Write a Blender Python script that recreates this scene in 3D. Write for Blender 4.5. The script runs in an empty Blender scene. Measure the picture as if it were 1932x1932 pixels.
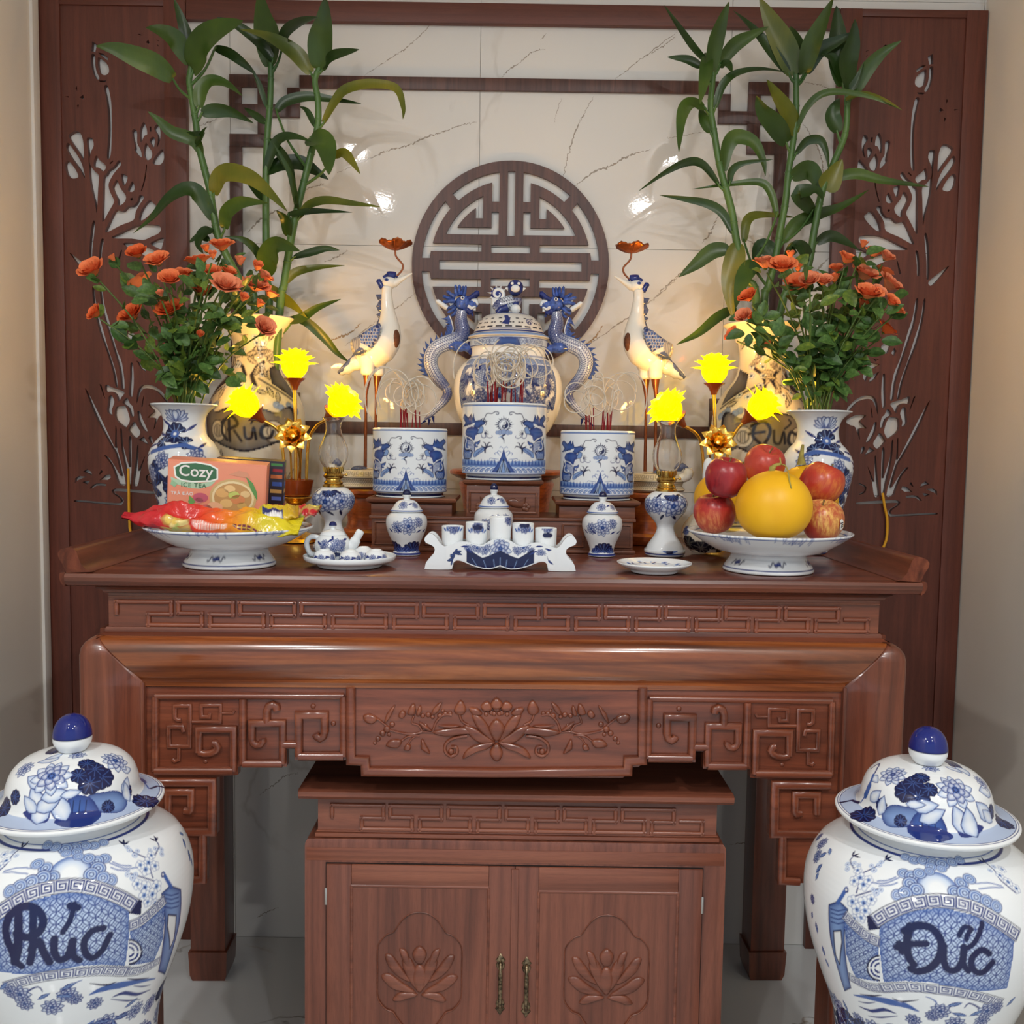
import bpy, bmesh, math, random
import numpy as np
from mathutils import Matrix, Vector
random.seed(7)
PI = math.pi
sin, cos, rad = math.sin, math.cos, math.radians
scene = bpy.context.scene
C = scene.collection

# ------------------------------------------------------------------ camera
F_PX, CEN = 1800.0, 966.0
CAM = Vector((0.017, -2.80, 1.51))
CROT = Matrix.Rotation(PI/2 - rad(4.15), 3, 'X') @ Matrix.Rotation(rad(0.85), 3, 'Z')
cam_data = bpy.data.cameras.new('camera')
cam_data.sensor_width = 36.0
cam_data.lens = 36.0 * F_PX / 1932.0
cam_data.clip_start = 0.05
cam = bpy.data.objects.new('camera', cam_data)
cam.matrix_world = Matrix.Translation(CAM) @ CROT.to_4x4()
C.objects.link(cam)
scene.camera = cam

# ------------------------------------------------------------------ view / world / lights
vs = scene.view_settings
vs.view_transform = 'Standard'
vs.look = 'None'
vs.gamma = 1.0
vs.use_curve_mapping = False
vs.exposure = 0.0
world = bpy.data.worlds.new('room_light')
scene.world = world
world.use_nodes = True
bg = world.node_tree.nodes['Background']
bg.inputs[0].default_value = (0.76, 0.87, 1.0, 1)
bg.inputs[1].default_value = 0.80
CEIL_Z = 3.24
LAMPS = [(-0.95, -2.8), (0.91, -2.8), (-0.96, -4.0), (0.92, -4.0)]
WY, FZ = 0.10, -0.054            # plane of the rear wall, level of the floor
DOWNLIGHT_W = 24.5
def downlight_lamp(x, y):
    ld = bpy.data.lights.new('downlight_glow', 'AREA')
    ld.shape = 'DISK'
    ld.size = 0.11
    ld.energy = DOWNLIGHT_W
    ld.color = (1.0, 0.985, 0.965)
    lo = bpy.data.objects.new('downlight_glow', ld)
    lo.location = (x, y, CEIL_Z - 0.022)
    C.objects.link(lo)
    return lo
for _x, _y in LAMPS:
    downlight_lamp(_x, _y)

def ray(px, py):
    return CROT @ Vector(((px - CEN) / F_PX, -(py - CEN) / F_PX, -1.0))
def W(px, py, y):
    """the point of the plane Y = y that is seen at a photograph pixel"""
    d = ray(px, py)
    return CAM + d * ((y - CAM.y) / d.y)
def Wz(px, py, z):
    d = ray(px, py)
    return CAM + d * ((z - CAM.z) / d.z)

# ------------------------------------------------------------------ object helpers
def tag(o, label=None, cat=None, group=None, kind=None):
    if label: o['label'] = label
    if cat: o['category'] = cat
    if group: o['group'] = group
    if kind: o['kind'] = kind
    return o
def thing(name, label, cat, loc=(0, 0, 0), rz=0.0, group=None):
    o = bpy.data.objects.new(name, None)
    o.empty_display_size = 0.05
    C.objects.link(o)
    o.location = loc
    o.rotation_euler = (0, 0, rz)
    return tag(o, label, cat, group)
def link(name, me, mat, parent=None, loc=None, rot=None, scale=None, smooth=None):
    o = bpy.data.objects.new(name, me)
    C.objects.link(o)
    if mat is not None and len(me.materials) == 0:
        me.materials.append(mat)
    if parent is not None: o.parent = parent
    if loc is not None: o.location = loc
    if rot is not None: o.rotation_euler = rot
    if scale is not None: o.scale = scale
    if smooth is not None: shade(me, smooth)
    return o
def shade(me, ang):
    """smooth shading with sharp edges above an angle in degrees"""
    me.polygons.foreach_set('use_smooth', [True] * len(me.polygons))
    if ang < 180:
        me.set_sharp_from_angle(angle=rad(ang))
    me.update()
def copy_tree(o, loc=None, rz=None, label=None, parent=None):
    c = o.copy()
    C.objects.link(c)
    if parent is not None: c.parent = parent
    if loc is not None: c.location = loc
    if rz is not None: c.rotation_euler = (0, 0, rz)
    if label: c['label'] = label
    for ch in list(o.children):
        copy_tree(ch, parent=c)
    return c

def norm(v):
    l = math.sqrt(sum(a*a for a in v)) or 1.0
    return tuple(a/l for a in v)

class MB:
    """collects simple shapes into one mesh"""
    def __init__(s):
        s.v, s.f, s.m = [], [], []
        s.T = None
        s.mi = 0
    def add(s, vs, fs):
        n = len(s.v)
        if s.T is not None:
            vs = [tuple(s.T @ Vector(p)) for p in vs]
        s.v += [tuple(p) for p in vs]
        s.f += [tuple(i + n for i in q) for q in fs]
        s.m += [s.mi] * len(fs)
        return s
    def box(s, x0, x1, y0, y1, z0, z1, b=0.0):
        if b <= 0:
            vs = [(x, y, z) for x in (x0, x1) for y in (y0, y1) for z in (z0, z1)]
            return s.add(vs, [(0,1,3,2),(4,6,7,5),(0,4,5,1),(2,3,7,6),(0,2,6,4),(1,5,7,3)])
        bm = bmesh.new()
        bmesh.ops.create_cube(bm, size=1)
        for p in bm.verts:
            p.co = Vector(((x0+x1)/2 + p.co.x*(x1-x0), (y0+y1)/2 + p.co.y*(y1-y0), (z0+z1)/2 + p.co.z*(z1-z0)))
        bmesh.ops.bevel(bm, geom=bm.edges[:], offset=b, segments=2, profile=0.6, affect='EDGES', clamp_overlap=True)
        bm.verts.index_update()
        s.add([tuple(p.co) for p in bm.verts], [tuple(p.index for p in f.verts) for f in bm.faces])
        bm.free()
        return s
    def lathe(s, prof, n=32, c=(0, 0, 0), cap=True, a0=0.0, a1=2*PI, sx=1.0, sy=1.0):
        full = abs(a1 - a0 - 2*PI) < 1e-6
        m = n if full else n + 1
        vs, fs = [], []
        for r, z in prof:
            for i in range(m):
                a = a0 + (a1-a0) * i / n
                vs.append((c[0] + r*sin(a)*sx, c[1] - r*cos(a)*sy, c[2] + z))
        for j in range(len(prof) - 1):
            for i in range(n):
                k = (i+1) % m
                fs.append((j*m+i, j*m+k, (j+1)*m+k, (j+1)*m+i))
        if cap and full:
            if prof[0][0] > 1e-6: fs.append(tuple(range(m-1, -1, -1)))
            if prof[-1][0] > 1e-6: fs.append(tuple((len(prof)-1)*m + i for i in range(m)))
        return s.add(vs, fs)
    def tube(s, pts, r, n=8, cap=True, flat=None, up=None):
        """round bar along pts; r one radius or one each; flat = (k_side, k_up) squashes it"""
        P = [Vector(p) for p in pts]
        L = len(P)
        R = [r]*L if isinstance(r, (int, float)) else list(r)
        vs, fs = [], []
        t0 = (P[1]-P[0]).normalized()
        ref = Vector(up) if up else (Vector((0, 0, 1)) if abs(t0.z) < 0.9 else Vector((1, 0, 0)))
        nrm = (ref - t0*ref.dot(t0)).normalized()
        for i in range(L):
            if i == 0: t = t0
            elif i == L-1: t = (P[i]-P[i-1]).normalized()
            else:
                a, b = (P[i]-P[i-1]).normalized(), (P[i+1]-P[i]).normalized()
                t = (a+b)
                t = t.normalized() if t.length > 1e-6 else a
            if up: nrm = Vector(up)
            nrm = (nrm - t*nrm.dot(t))
            nrm = nrm.normalized() if nrm.length > 1e-6 else t.orthogonal().normalized()
            bn = t.cross(nrm)
            k = 1.0
            if 0 < i < L-1:
                cs = t.dot((P[i]-P[i-1]).normalized())
                k = 1.0/max(cs, 0.5) if flat else 1.0
            ks, ku = flat or (1, 1)
            for j in range(n):
                a = 2*PI*j/n
                vs.append(P[i] + (bn*cos(a)*ks*k + nrm*sin(a)*ku)*R[i])
        for i in range(L-1):
            for j in range(n):
                q = (j+1) % n
                fs.append((i*n+j, i*n+q, (i+1)*n+q, (i+1)*n+j))
        if cap:
            fs.append(tuple(range(n-1, -1, -1)))
            fs.append(tuple((L-1)*n + j for j in range(n)))
        return s.add(vs, fs)
    def ball(s, c, rx, ry=None, rz=None, n=16, m=10):
        ry, rz = ry or rx, rz or rx
        vs, fs = [(c[0], c[1], c[2]-rz)], []
        for j in range(1, m):
            t = PI*j/m - PI/2
            for i in range(n):
                a = 2*PI*i/n
                vs.append((c[0]+rx*cos(t)*sin(a), c[1]-ry*cos(t)*cos(a), c[2]+rz*sin(t)))
        vs.append((c[0], c[1], c[2]+rz))
        for i in range(n):
            fs.append((0, 1+(i+1) % n, 1+i))
            fs.append((len(vs)-1, 1+(m-2)*n+i, 1+(m-2)*n+(i+1) % n))
        for j in range(m-2):
            for i in range(n):
                k = (i+1) % n
                fs.append((1+j*n+i, 1+j*n+k, 1+(j+1)*n+k, 1+(j+1)*n+i))
        return s.add(vs, fs)
    def rings(s, loops, cap=True, closed=True):
        """skin through loops of equal length"""
        n = len(loops[0])
        vs, fs = [p for l in loops for p in l], []
        for j in range(len(loops)-1):
            for i in range(n if closed else n-1):
                k = (i+1) % n
                fs.append((j*n+i, j*n+k, (j+1)*n+k, (j+1)*n+i))
        if cap:
            fs.append(tuple(range(n-1, -1, -1)))
            fs.append(tuple((len(loops)-1)*n+i for i in range(n)))
        return s.add(vs, fs)
    def grid(s, pts):
        """pts[j][i] surface"""
        n = len(pts[0])
        vs, fs = [p for l in pts for p in l], []
        for j in range(len(pts)-1):
            for i in range(n-1):
                fs.append((j*n+i, j*n+i+1, (j+1)*n+i+1, (j+1)*n+i))
        return s.add(vs, fs)
    def dome(s, poly, h, y0=0.0, k=(1.0, 0.97, 0.8, 0.45, 0.15), hh=(0, 0.45, 0.8, 0.97, 1.0)):
        """raised carving on a front (XZ) face: poly in (x, z), rising towards -Y"""
        cx = sum(p[0] for p in poly)/len(poly); cz = sum(p[1] for p in poly)/len(poly)
        loops = [[(cx+(x-cx)*a, y0 - h*b, cz+(z-cz)*a) for x, z in poly] for a, b in zip(k, hh)]
        return s.rings(loops)
    def mesh(s, name='mesh'):
        me = bpy.data.meshes.new(name)
        me.from_pydata(s.v, [], s.f)
        if any(s.m): me.polygons.foreach_set('material_index', s.m)
        bm = bmesh.new(); bm.from_mesh(me)
        bmesh.ops.recalc_face_normals(bm, faces=bm.faces[:])
        bm.to_mesh(me); bm.free()
        me.update()
        return me
    def build(s, name, mat, parent=None, smooth=35, **kw):
        me = s.mesh(name)
        return link(name, me, mat, parent, smooth=smooth, **kw)

def fill2d(loops, depth, bevel=0.0, name='board'):
    """board in the XZ plane (front faces -Y, thickness from y=0 back to y=depth) from loops of (x, z); inner loops are holes"""
    cu = bpy.data.curves.new('outline', 'CURVE')
    cu.dimensions = '2D'
    cu.fill_mode = 'BOTH'
    cu.extrude = max(depth/2 - bevel, 0.0)
    cu.bevel_depth = bevel
    cu.bevel_resolution = 1
    if bevel: cu.offset = -bevel
    for lp in loops:
        sp = cu.splines.new('POLY')
        sp.points.add(len(lp)-1)
        sp.points.foreach_set('co', [c for p in lp for c in (p[0], p[1], 0.0, 1.0)])
        sp.use_cyclic_u = True
    ob = bpy.data.objects.new('outline', cu)
    C.objects.link(ob)
    dg = bpy.context.evaluated_depsgraph_get()
    me = bpy.data.meshes.new_from_object(ob.evaluated_get(dg))
    me.name = name
    bpy.data.objects.remove(ob)
    bpy.data.curves.remove(cu)
    me.transform(Matrix.Translation((0, depth/2, 0)) @ Matrix.Rotation(PI/2, 4, 'X'))
    me.update()
    return me

def smooth_line(pts, k=6, closed=False):
    """Catmull-Rom through points (any dimension)"""
    P = [tuple(p) for p in pts]
    n = len(P)
    out = []
    for i in range(n if closed else n-1):
        g = (lambda j: P[j % n]) if closed else (lambda j: P[max(0, min(n-1, j))])
        a, b, c, d = g(i-1), g(i), g(i+1), g(i+2)
        for t in range(k):
            t = t/k
            out.append(tuple(0.5*((2*q) + (-p+r)*t + (2*p-5*q+4*r-s)*t*t + (-p+3*q-3*r+s)*t**3) for p, q, r, s in zip(a, b, c, d)))
    if not closed: out.append(P[-1])
    return out

# ------------------------------------------------------------------ materials
def srgb(*c):
    c = c[0] if len(c) == 1 else c
    return tuple((x/12.92 if x <= 0.04045 else ((x+0.055)/1.055)**2.4) for x in (v/255.0 for v in c))
class NT:
    def __init__(s, name, rough=0.5, spec=0.5, **kw):
        s.m = bpy.data.materials.new(name)
        s.m.use_nodes = True
        s.t = s.m.node_tree
        s.b = s.t.nodes['Principled BSDF']
        s.b.inputs['Roughness'].default_value = rough
        s.b.inputs['Specular IOR Level'].default_value = spec
        for k, v in kw.items():
            s.b.inputs[k.replace('_', ' ')].default_value = v
    def n(s, typ, **kw):
        x = s.t.nodes.new(typ)
        for k, v in kw.items():
            if k.startswith('i_'): x.inputs[k[2:].replace('_', ' ')].default_value = v
            elif k.startswith('n_'): x.inputs[int(k[2:])].default_value = v
            else: setattr(x, k, v)
        return x
    def l(s, a, b): s.t.links.new(a, b)
    def coords(s, scale=(1, 1, 1), rot=(0, 0, 0), loc=(0, 0, 0), out='Object'):
        tc = s.n('ShaderNodeTexCoord'); mp = s.n('ShaderNodeMapping')
        mp.inputs['Scale'].default_value = scale
        mp.inputs['Rotation'].default_value = rot
        mp.inputs['Location'].default_value = loc
        s.l(tc.outputs[out], mp.inputs[0])
        return mp.outputs[0]
    def noise(s, vec, scale, detail=4, rough=0.5, dist=0.0):
        x = s.n('ShaderNodeTexNoise')
        x.inputs['Scale'].default_value = scale
        x.inputs['Detail'].default_value = detail
        x.inputs['Roughness'].default_value = rough
        x.inputs['Distortion'].default_value = dist
        if vec is not None: s.l(vec, x.inputs['Vector'])
        return x.outputs['Fac']
    def ramp(s, fac, stops, interp='LINEAR'):
        x = s.n('ShaderNodeValToRGB')
        r = x.color_ramp
        r.interpolation = interp
        while len(r.elements) < len(stops): r.elements.new(0.5)
        for e, (p, c) in zip(r.elements, stops):
            e.position = p
            e.color = (*c, 1) if len(c) == 3 else c
        s.l(fac, x.inputs[0])
        return x.outputs[0]
    def mix(s, fac, a, b, mode='MIX'):
        x = s.n('ShaderNodeMix', data_type='RGBA', blend_type=mode)
        for sock, v in ((x.inputs[0], fac), (x.inputs[6], a), (x.inputs[7], b)):
            if isinstance(v, (int, float)): sock.default_value = v
            elif isinstance(v, tuple): sock.default_value = (*v, 1) if len(v) == 3 else v
            else: s.l(v, sock)
        return x.outputs[2]
    def math(s, op, a, b=0.0):
        x = s.n('ShaderNodeMath', operation=op)
        for sock, v in ((x.inputs[0], a), (x.inputs[1], b)):
            if isinstance(v, (int, float)): sock.default_value = v
            else: s.l(v, sock)
        return x.outputs[0]
    def color(s, c):
        if isinstance(c, tuple): s.b.inputs['Base Color'].default_value = (*c, 1)
        else: s.l(c, s.b.inputs['Base Color'])
        return s
    def bump(s, h, strength=0.2, dist=0.002):
        x = s.n('ShaderNodeBump')
        x.inputs['Strength'].default_value = strength
        x.inputs['Distance'].default_value = dist
        s.l(h, x.inputs['Height'])
        s.l(x.outputs[0], s.b.inputs['Normal'])
        return s
def plain(name, c, rough=0.5, spec=0.5, var=0.0, scale=30, **kw):
    t = NT(name, rough, spec, **kw)
    if var:
        f = t.noise(t.coords(), scale, 3)
        t.color(t.ramp(f, [(0.3, tuple(x*(1-var) for x in c)), (0.7, tuple(min(1, x*(1+var)) for x in c))]))
    else:
        t.color(c)
    return t.m

def wood(name, dark, mid, light, axis='X', rough=0.32, scale=1.0, coat=0.0, contrast=1.0):
    """lacquered wood with grain running along an axis"""
    t = NT(name, rough, 0.5)
    st = {'X': (0.55, 9, 9), 'Y': (9, 0.55, 9), 'Z': (9, 9, 0.55)}[axis]
    v = t.coords(tuple(a*scale for a in st))
    warp = t.noise(t.coords(tuple(a*scale*0.35 for a in st)), 1.6, 3, 0.5, 0.6)
    fig = t.noise(v, 1.5, 6, 0.62, 1.6)
    lines = t.n('ShaderNodeTexWave', wave_type='BANDS', bands_direction={'X': 'Z', 'Y': 'X', 'Z': 'X'}[axis])
    lines.inputs['Scale'].default_value = 1.1
    lines.inputs['Distortion'].default_value = 9.0
    lines.inputs['Detail'].default_value = 3.0
    lines.inputs['Detail Scale'].default_value = 0.7
    t.l(v, lines.inputs['Vector'])
    c = t.ramp(fig, [(0.28, dark), (0.5, mid), (0.72, light)])
    k = t.ramp(lines.outputs['Fac'], [(0.0, (0.52, 0.46, 0.44)), (0.22, (0.95, 0.94, 0.93)), (1.0, (1.08, 1.06, 1.05))])
    c2 = t.mix(0.75*contrast, c, k, 'MULTIPLY')
    pores = t.noise(t.coords(tuple(a*scale*6 for a in st)), 9, 2, 0.5)
    c3 = t.mix(0.25, c2, t.ramp(pores, [(0.35, (0.55, 0.5, 0.48)), (0.5, (1, 1, 1))]), 'MULTIPLY')
    big = t.ramp(warp, [(0.3, (0.86, 0.84, 0.84)), (0.7, (1.1, 1.1, 1.1))])
    t.color(t.mix(0.7, c3, big, 'MULTIPLY'))
    t.b.inputs['Coat Weight'].default_value = coat
    t.b.inputs['Coat Roughness'].default_value = 0.12
    t.bump(pores, 0.06, 0.0006)
    return t.m

M = {}
ORD = ['first', 'second', 'third', 'fourth', 'fifth', 'sixth', 'seventh', 'eighth', 'ninth', 'tenth', 'eleventh', 'twelfth', 'thirteenth', 'fourteenth', 'fifteenth', 'sixteenth', 'seventeenth', 'eighteenth', 'nineteenth', 'twentieth'] + ['twenty-' + w for w in ('first', 'second', 'third', 'fourth', 'fifth', 'sixth', 'seventh', 'eighth', 'ninth')]
_ta, _tb, _tc = srgb(72, 37, 26), srgb(109, 57, 39), srgb(134, 76, 52)
for _ax in 'XZY':
    M['altar' + _ax] = wood('rosewood_' + _ax.lower(), _ta, _tb, _tc, _ax, 0.42 if _ax == 'Y' else 0.3, 1.0, 0.0 if _ax == 'Y' else 0.3, 0.55)
M['altarY'].node_tree.nodes['Principled BSDF'].inputs['Specular IOR Level'].default_value = 0.25
M['apron'] = wood('figured_rosewood', srgb(78, 38, 20), srgb(134, 72, 36), srgb(176, 106, 54), 'X', 0.2, 1.0, 0.6, 1.25)
M['carve'] = wood('carved_rosewood', srgb(80, 40, 27), srgb(121, 63, 42), srgb(146, 82, 55), 'X', 0.28, 1.2, 0.4, 0.4)
M['panelZ'] = wood('dark_laminate', srgb(76, 38, 28), srgb(94, 48, 36), srgb(108, 57, 43), 'Z', 0.45, 1.5, 0.0, 0.25)
M['panelX'] = wood('dark_laminate_across', srgb(76, 38, 28), srgb(94, 48, 36), srgb(108, 57, 43), 'X', 0.45, 1.5, 0.0, 0.25)
M['medal'] = wood('walnut_laminate', srgb(62, 38, 34), srgb(82, 53, 46), srgb(100, 66, 56), 'Z', 0.4, 2.2, 0.0, 0.4)
M['cabX'] = wood('cabinet_wood', srgb(94, 52, 39), srgb(128, 74, 55), srgb(148, 90, 67), 'X', 0.36, 1.1, 0.2, 0.5)
M['cabZ'] = wood('cabinet_wood_upright', srgb(94, 52, 39), srgb(124, 72, 54), srgb(142, 86, 65), 'Z', 0.36, 1.1, 0.2, 0.5)
M['stand'] = wood('dark_stand_wood', srgb(80, 44, 29), srgb(114, 67, 46), srgb(138, 88, 61), 'X', 0.35, 3, 0.2, 0.5)
M['orange'] = wood('orange_stand_wood', srgb(136, 62, 26), srgb(184, 92, 40), srgb(208, 120, 58), 'X', 0.3, 3, 0.3, 0.5)
M['hollow'] = plain('dark_groove', srgb(48, 22, 16), 0.6)
M['gap'] = plain('dark_gap', srgb(24, 12, 9), 0.8)
# ------------------------------------------------------------------ the room
def marble(name, base, vein, scale=1.0, rough=0.09, loc=(0, 0, 0), bump=0.05, rot=(0, 0.75, 0), amt=0.8):
    t = NT(name, rough, 0.5)
    v = t.coords((scale, scale, scale*0.42), rot, loc)
    v2 = t.coords((scale*1.0, scale, scale*0.55), (0, rot[1] + 0.25, 0), (loc[0] + 4, 1, 2))
    a = t.noise(v, 1.1, 6, 0.5, 0.25)
    gate = t.ramp(t.noise(v2, 2.1, 2, 0.5), [(0.5, (0, 0, 0)), (0.62, (1, 1, 1))])
    thin = t.ramp(t.math('ABSOLUTE', t.math('SUBTRACT', a, 0.5)), [(0.0, (1, 1, 1)), (0.0035, (0.55, 0.55, 0.55)), (0.008, (0, 0, 0))])
    b = t.noise(v, 1.1, 3, 0.5, 0.3)
    cloud = t.ramp(b, [(0.4, base), (0.75, tuple(x*0.93 for x in base))])
    fac = t.math('MULTIPLY', t.math('MULTIPLY', thin, gate), amt)
    gold = t.ramp(t.noise(v2, 5, 2), [(0.5, vein), (0.66, srgb(168, 128, 70))])
    t.color(t.mix(fac, cloud, gold))
    if bump:
        t.bump(t.noise(t.coords((1, 1, 1)), 130, 1, 0.5), bump, 0.0015)
    return t.m
def region(x0, y0, k):
    return lambda p: (x0 + p[0]/k, y0 + p[1]/k)
M['tile'] = marble('glossy_white_marble_tile', srgb(220, 219, 216), srgb(128, 118, 106), 1.25, 0.035, (0.3, 0, 0.9), 0.035, (0, 0.75, 0), 0.25)
M['floor'] = marble('grey_marble_floor_tile', srgb(204, 207, 208), srgb(112, 104, 96), 1.5, 0.12, (1.3, 0.2, 0.4), 0.0, (0.9, 0, 0.6))
M['grout'] = plain('grout', srgb(196, 190, 182), 0.8)
def plaster(name, c1, c2):
    t = NT(name, 0.75, 0.25)
    v = t.coords((1, 1, 0.5))
    t.color(t.ramp(t.noise(v, 1.6, 4, 0.6), [(0.3, c1), (0.72, c2)]))
    t.bump(t.noise(t.coords(), 60, 4, 0.6), 0.12, 0.003)
    return t.m
M['plaster'] = plaster('beige_plaster', srgb(220, 212, 200), srgb(230, 224, 214))
M['white_paint'] = plaster('white_paint', srgb(214, 208, 200), srgb(226, 222, 216))
M['ceil'] = plain('ceiling_paint', srgb(232, 230, 226), 0.8)

KW = (WY - CAM.y)/2.8
def kx_(x): return CAM.x + (x - CAM.x)*KW
XL, XR = kx_(-1.342), kx_(1.339)            # faces of the side walls
wall_back = MB().box(XL-0.3, XR+0.3, 0.012, 0.14, FZ-0.02, CEIL_Z).build('wall_back', M['grout'])
tag(wall_back, kind='structure')
sx = W(905, 250, WY).x; tw = 0.713*KW
sz = W(700, 463, WY).z; th = 0.70*KW
xs = sorted([sx + tw*k for k in range(-3, 4)])
zs = [sz + th*k for k in range(-5, 4)]
xs = [XL-0.25] + [x for x in xs if XL-0.2 < x < XR+0.2] + [XR+0.25]
zs = [FZ] + [z for z in zs if FZ+0.05 < z < CEIL_Z-0.05] + [CEIL_Z-0.01]
g = 0.0006
for i in range(len(xs)-1):
    for j in range(len(zs)-1):
        MB().box(xs[i]+g, xs[i+1]-g, 0.0, 0.012, zs[j]+g, zs[j+1]-g).build('wall_tile', M['tile'], wall_back, smooth=None)
# veins that run through the marble
M['vein'] = NT('marble_vein', 0.05, 0.5).color(srgb(158, 150, 140)).m
M['vein_gold'] = NT('marble_vein_ochre', 0.05, 0.5).color(srgb(170, 142, 104)).m
def vein(pts, reg, w, mat='vein', seed=0):
    rnd = random.Random(seed)
    P = smooth_line([reg(p) for p in pts], 5)
    Q = []
    for a, b in zip(P[:-1], P[1:]):
        for k in range(3):
            t_ = k/3
            Q.append((a[0]+(b[0]-a[0])*t_ + rnd.gauss(0, 0.9), a[1]+(b[1]-a[1])*t_ + rnd.gauss(0, 0.9)))
    Q.append(P[-1])
    n = len(Q); vs, fs = [], []
    for i, (x, y) in enumerate(Q):
        t_ = i/(n-1)
        ww = w*(0.25 + 0.75*sin(PI*t_))*rnd.uniform(0.15, 1.0)*0.5
        a, b = Q[max(0, i-1)], Q[min(n-1, i+1)]
        dx, dy = b[0]-a[0], b[1]-a[1]; l = math.hypot(dx, dy) or 1
        for s_ in (-1, 1):
            q = W(x - s_*dy/l*ww, y + s_*dx/l*ww, WY)
            vs.append((q.x, -0.00015, q.z))
    for i in range(n-1): fs.append((2*i, 2*i+1, 2*i+3, 2*i+2))
    me = bpy.data.meshes.new('marble_vein'); me.from_pydata(vs, [], fs)
    tag(link('marble_vein', me, M[mat], wall_back), kind='stuff')
_z1, _z2, _z3, _z7 = region(0, 0, 2.76), region(600, 0, 2.76), region(1232, 0, 2.76), region(300, 1300, 4.83)
for k, (p, r, w, mt) in enumerate((([(590,125),(500,215),(400,290),(240,395)],_z2,3,'vein'), ([(1190,175),(1160,205)],_z2,2,'vein'), ([(1178,258),(1120,270),(1060,320),(980,375),(950,412)],_z2,3,'vein'), ([(1870,165),(1750,260),(1640,340),(1535,425)],_z2,3,'vein'),
    ([(825,635),(740,655),(640,690),(550,720),(470,755),(350,790),(240,840),(100,900)],_z2,4,'vein'), ([(1435,505),(1380,600),(1330,710),(1300,820),(1275,930)],_z2,3,'vein'), ([(1730,780),(1620,810),(1530,860),(1430,900),(1340,970)],_z2,5,'vein'), ([(1270,510),(1245,580),(1230,640)],_z2,1.5,'vein'),
    ([(225,1680),(170,1730),(100,1760),(55,1775)],_z2,5,'vein_gold'), ([(515,1520),(440,1580),(340,1650),(230,1730),(140,1800)],_z2,3,'vein'), ([(1880,1440),(1780,1530),(1680,1610),(1560,1690),(1450,1770),(1380,1812)],_z2,3,'vein'), ([(1482,1695),(1440,1760),(1390,1795)],_z2,6,'vein_gold'),
    ([(1690,955),(1620,975),(1555,1000)],_z1,4,'vein'), ([(1290,1210),(1360,1140),(1460,1085)],_z1,5,'vein'), ([(1810,1305),(1750,1340),(1690,1365)],_z1,4,'vein'), ([(1130,620),(1080,640),(1030,660)],_z1,2,'vein'),
    ([(780,640),(830,720),(870,800),(888,900),(900,980)],_z3,4,'vein'), ([(345,1110),(300,1210),(255,1265)],_z3,4,'vein'), ([(268,1308),(170,1400),(70,1490),(-10,1570)],_z3,3,'vein'), ([(790,425),(870,445),(955,475)],_z3,3,'vein'), ([(70,720),(180,700),(300,680)],_z3,2,'vein'), ([(120,190),(50,240),(-10,280)],_z3,3,'vein'), ([(470,1240),(520,1265),(560,1262)],_z3,3,'vein'), ([(830,1440),(880,1380),(915,1345)],_z3,4,'vein'),
    ([(1265,765),(1150,790),(1080,850),(1000,905),(915,965)],_z7,3,'vein'), ([(900,2080),(960,2040),(1090,1990)],_z7,3,'vein'), ([(5180,700),(5280,660),(5400,560)],_z7,3,'vein'), ([(5200,1420),(5330,1400),(5420,1380)],_z7,3,'vein'))):
    vein(p, r, w, mt, k)
tag(MB().box(XL-0.12, XL, -3.6, 0.0, FZ, CEIL_Z).build('wall_left', M['plaster']), kind='structure')
tag(MB().box(XR, XR+0.12, -3.6, 0.0, FZ, CEIL_Z).build('wall_right', M['plaster']), kind='structure')
tag(MB().box(XL-1.6, XR+1.6, -7.0, 0.3, CEIL_Z, CEIL_Z+0.1).build('ceiling', M['ceil']), kind='structure')
floor = tag(MB().box(XL-1.6, XR+1.6, -7.0, 0.3, FZ-0.1, FZ-0.008).build('floor', M['grout']), kind='structure')
for i in range(-3, 3):
    for j in range(0, 8):
        x0, y0 = 0.33 + 0.8*i, WY - 0.8*j
        MB().box(x0+g, x0+0.8-g, y0-0.8+g, y0-g, FZ-0.008, FZ).build('floor_tile', M['floor'], floor)
# painted edge strip of the left wall next to the panelling
tag(MB().box(XL-0.002, XL+0.009, -0.066, -0.028, FZ, CEIL_Z-0.001, 0.003).build('trim_2', M['white_paint']), kind='structure')

# downlights in the ceiling (seen as reflections)
M['lens'] = NT('downlight_lens', 0.3, Emission_Color=(1, 0.97, 0.92, 1), Emission_Strength=6.0).color((1, 1, 1)).m
M['white_metal'] = plain('white_enamel', srgb(235, 235, 232), 0.35)
for k, (x, y) in enumerate(LAMPS):
    t = thing('downlight', ['round white ceiling downlight near the altar, left of the middle', 'round white ceiling downlight near the altar, right of the middle',
                            'round white ceiling downlight farther from the altar, left of the middle', 'round white ceiling downlight farther from the altar, right of the middle'][k],
              'ceiling light', (x, y, CEIL_Z), group='ceiling downlights')
    MB().lathe([(0.07, -0.001), (0.092, -0.001), (0.092, -0.012), (0.082, -0.016), (0.07, -0.012)], 32, cap=False).build('rim', M['white_metal'], t)
    MB().lathe([(0.0, -0.006), (0.07, -0.006)], 32, cap=False).build('lens', M['lens'], t)

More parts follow.
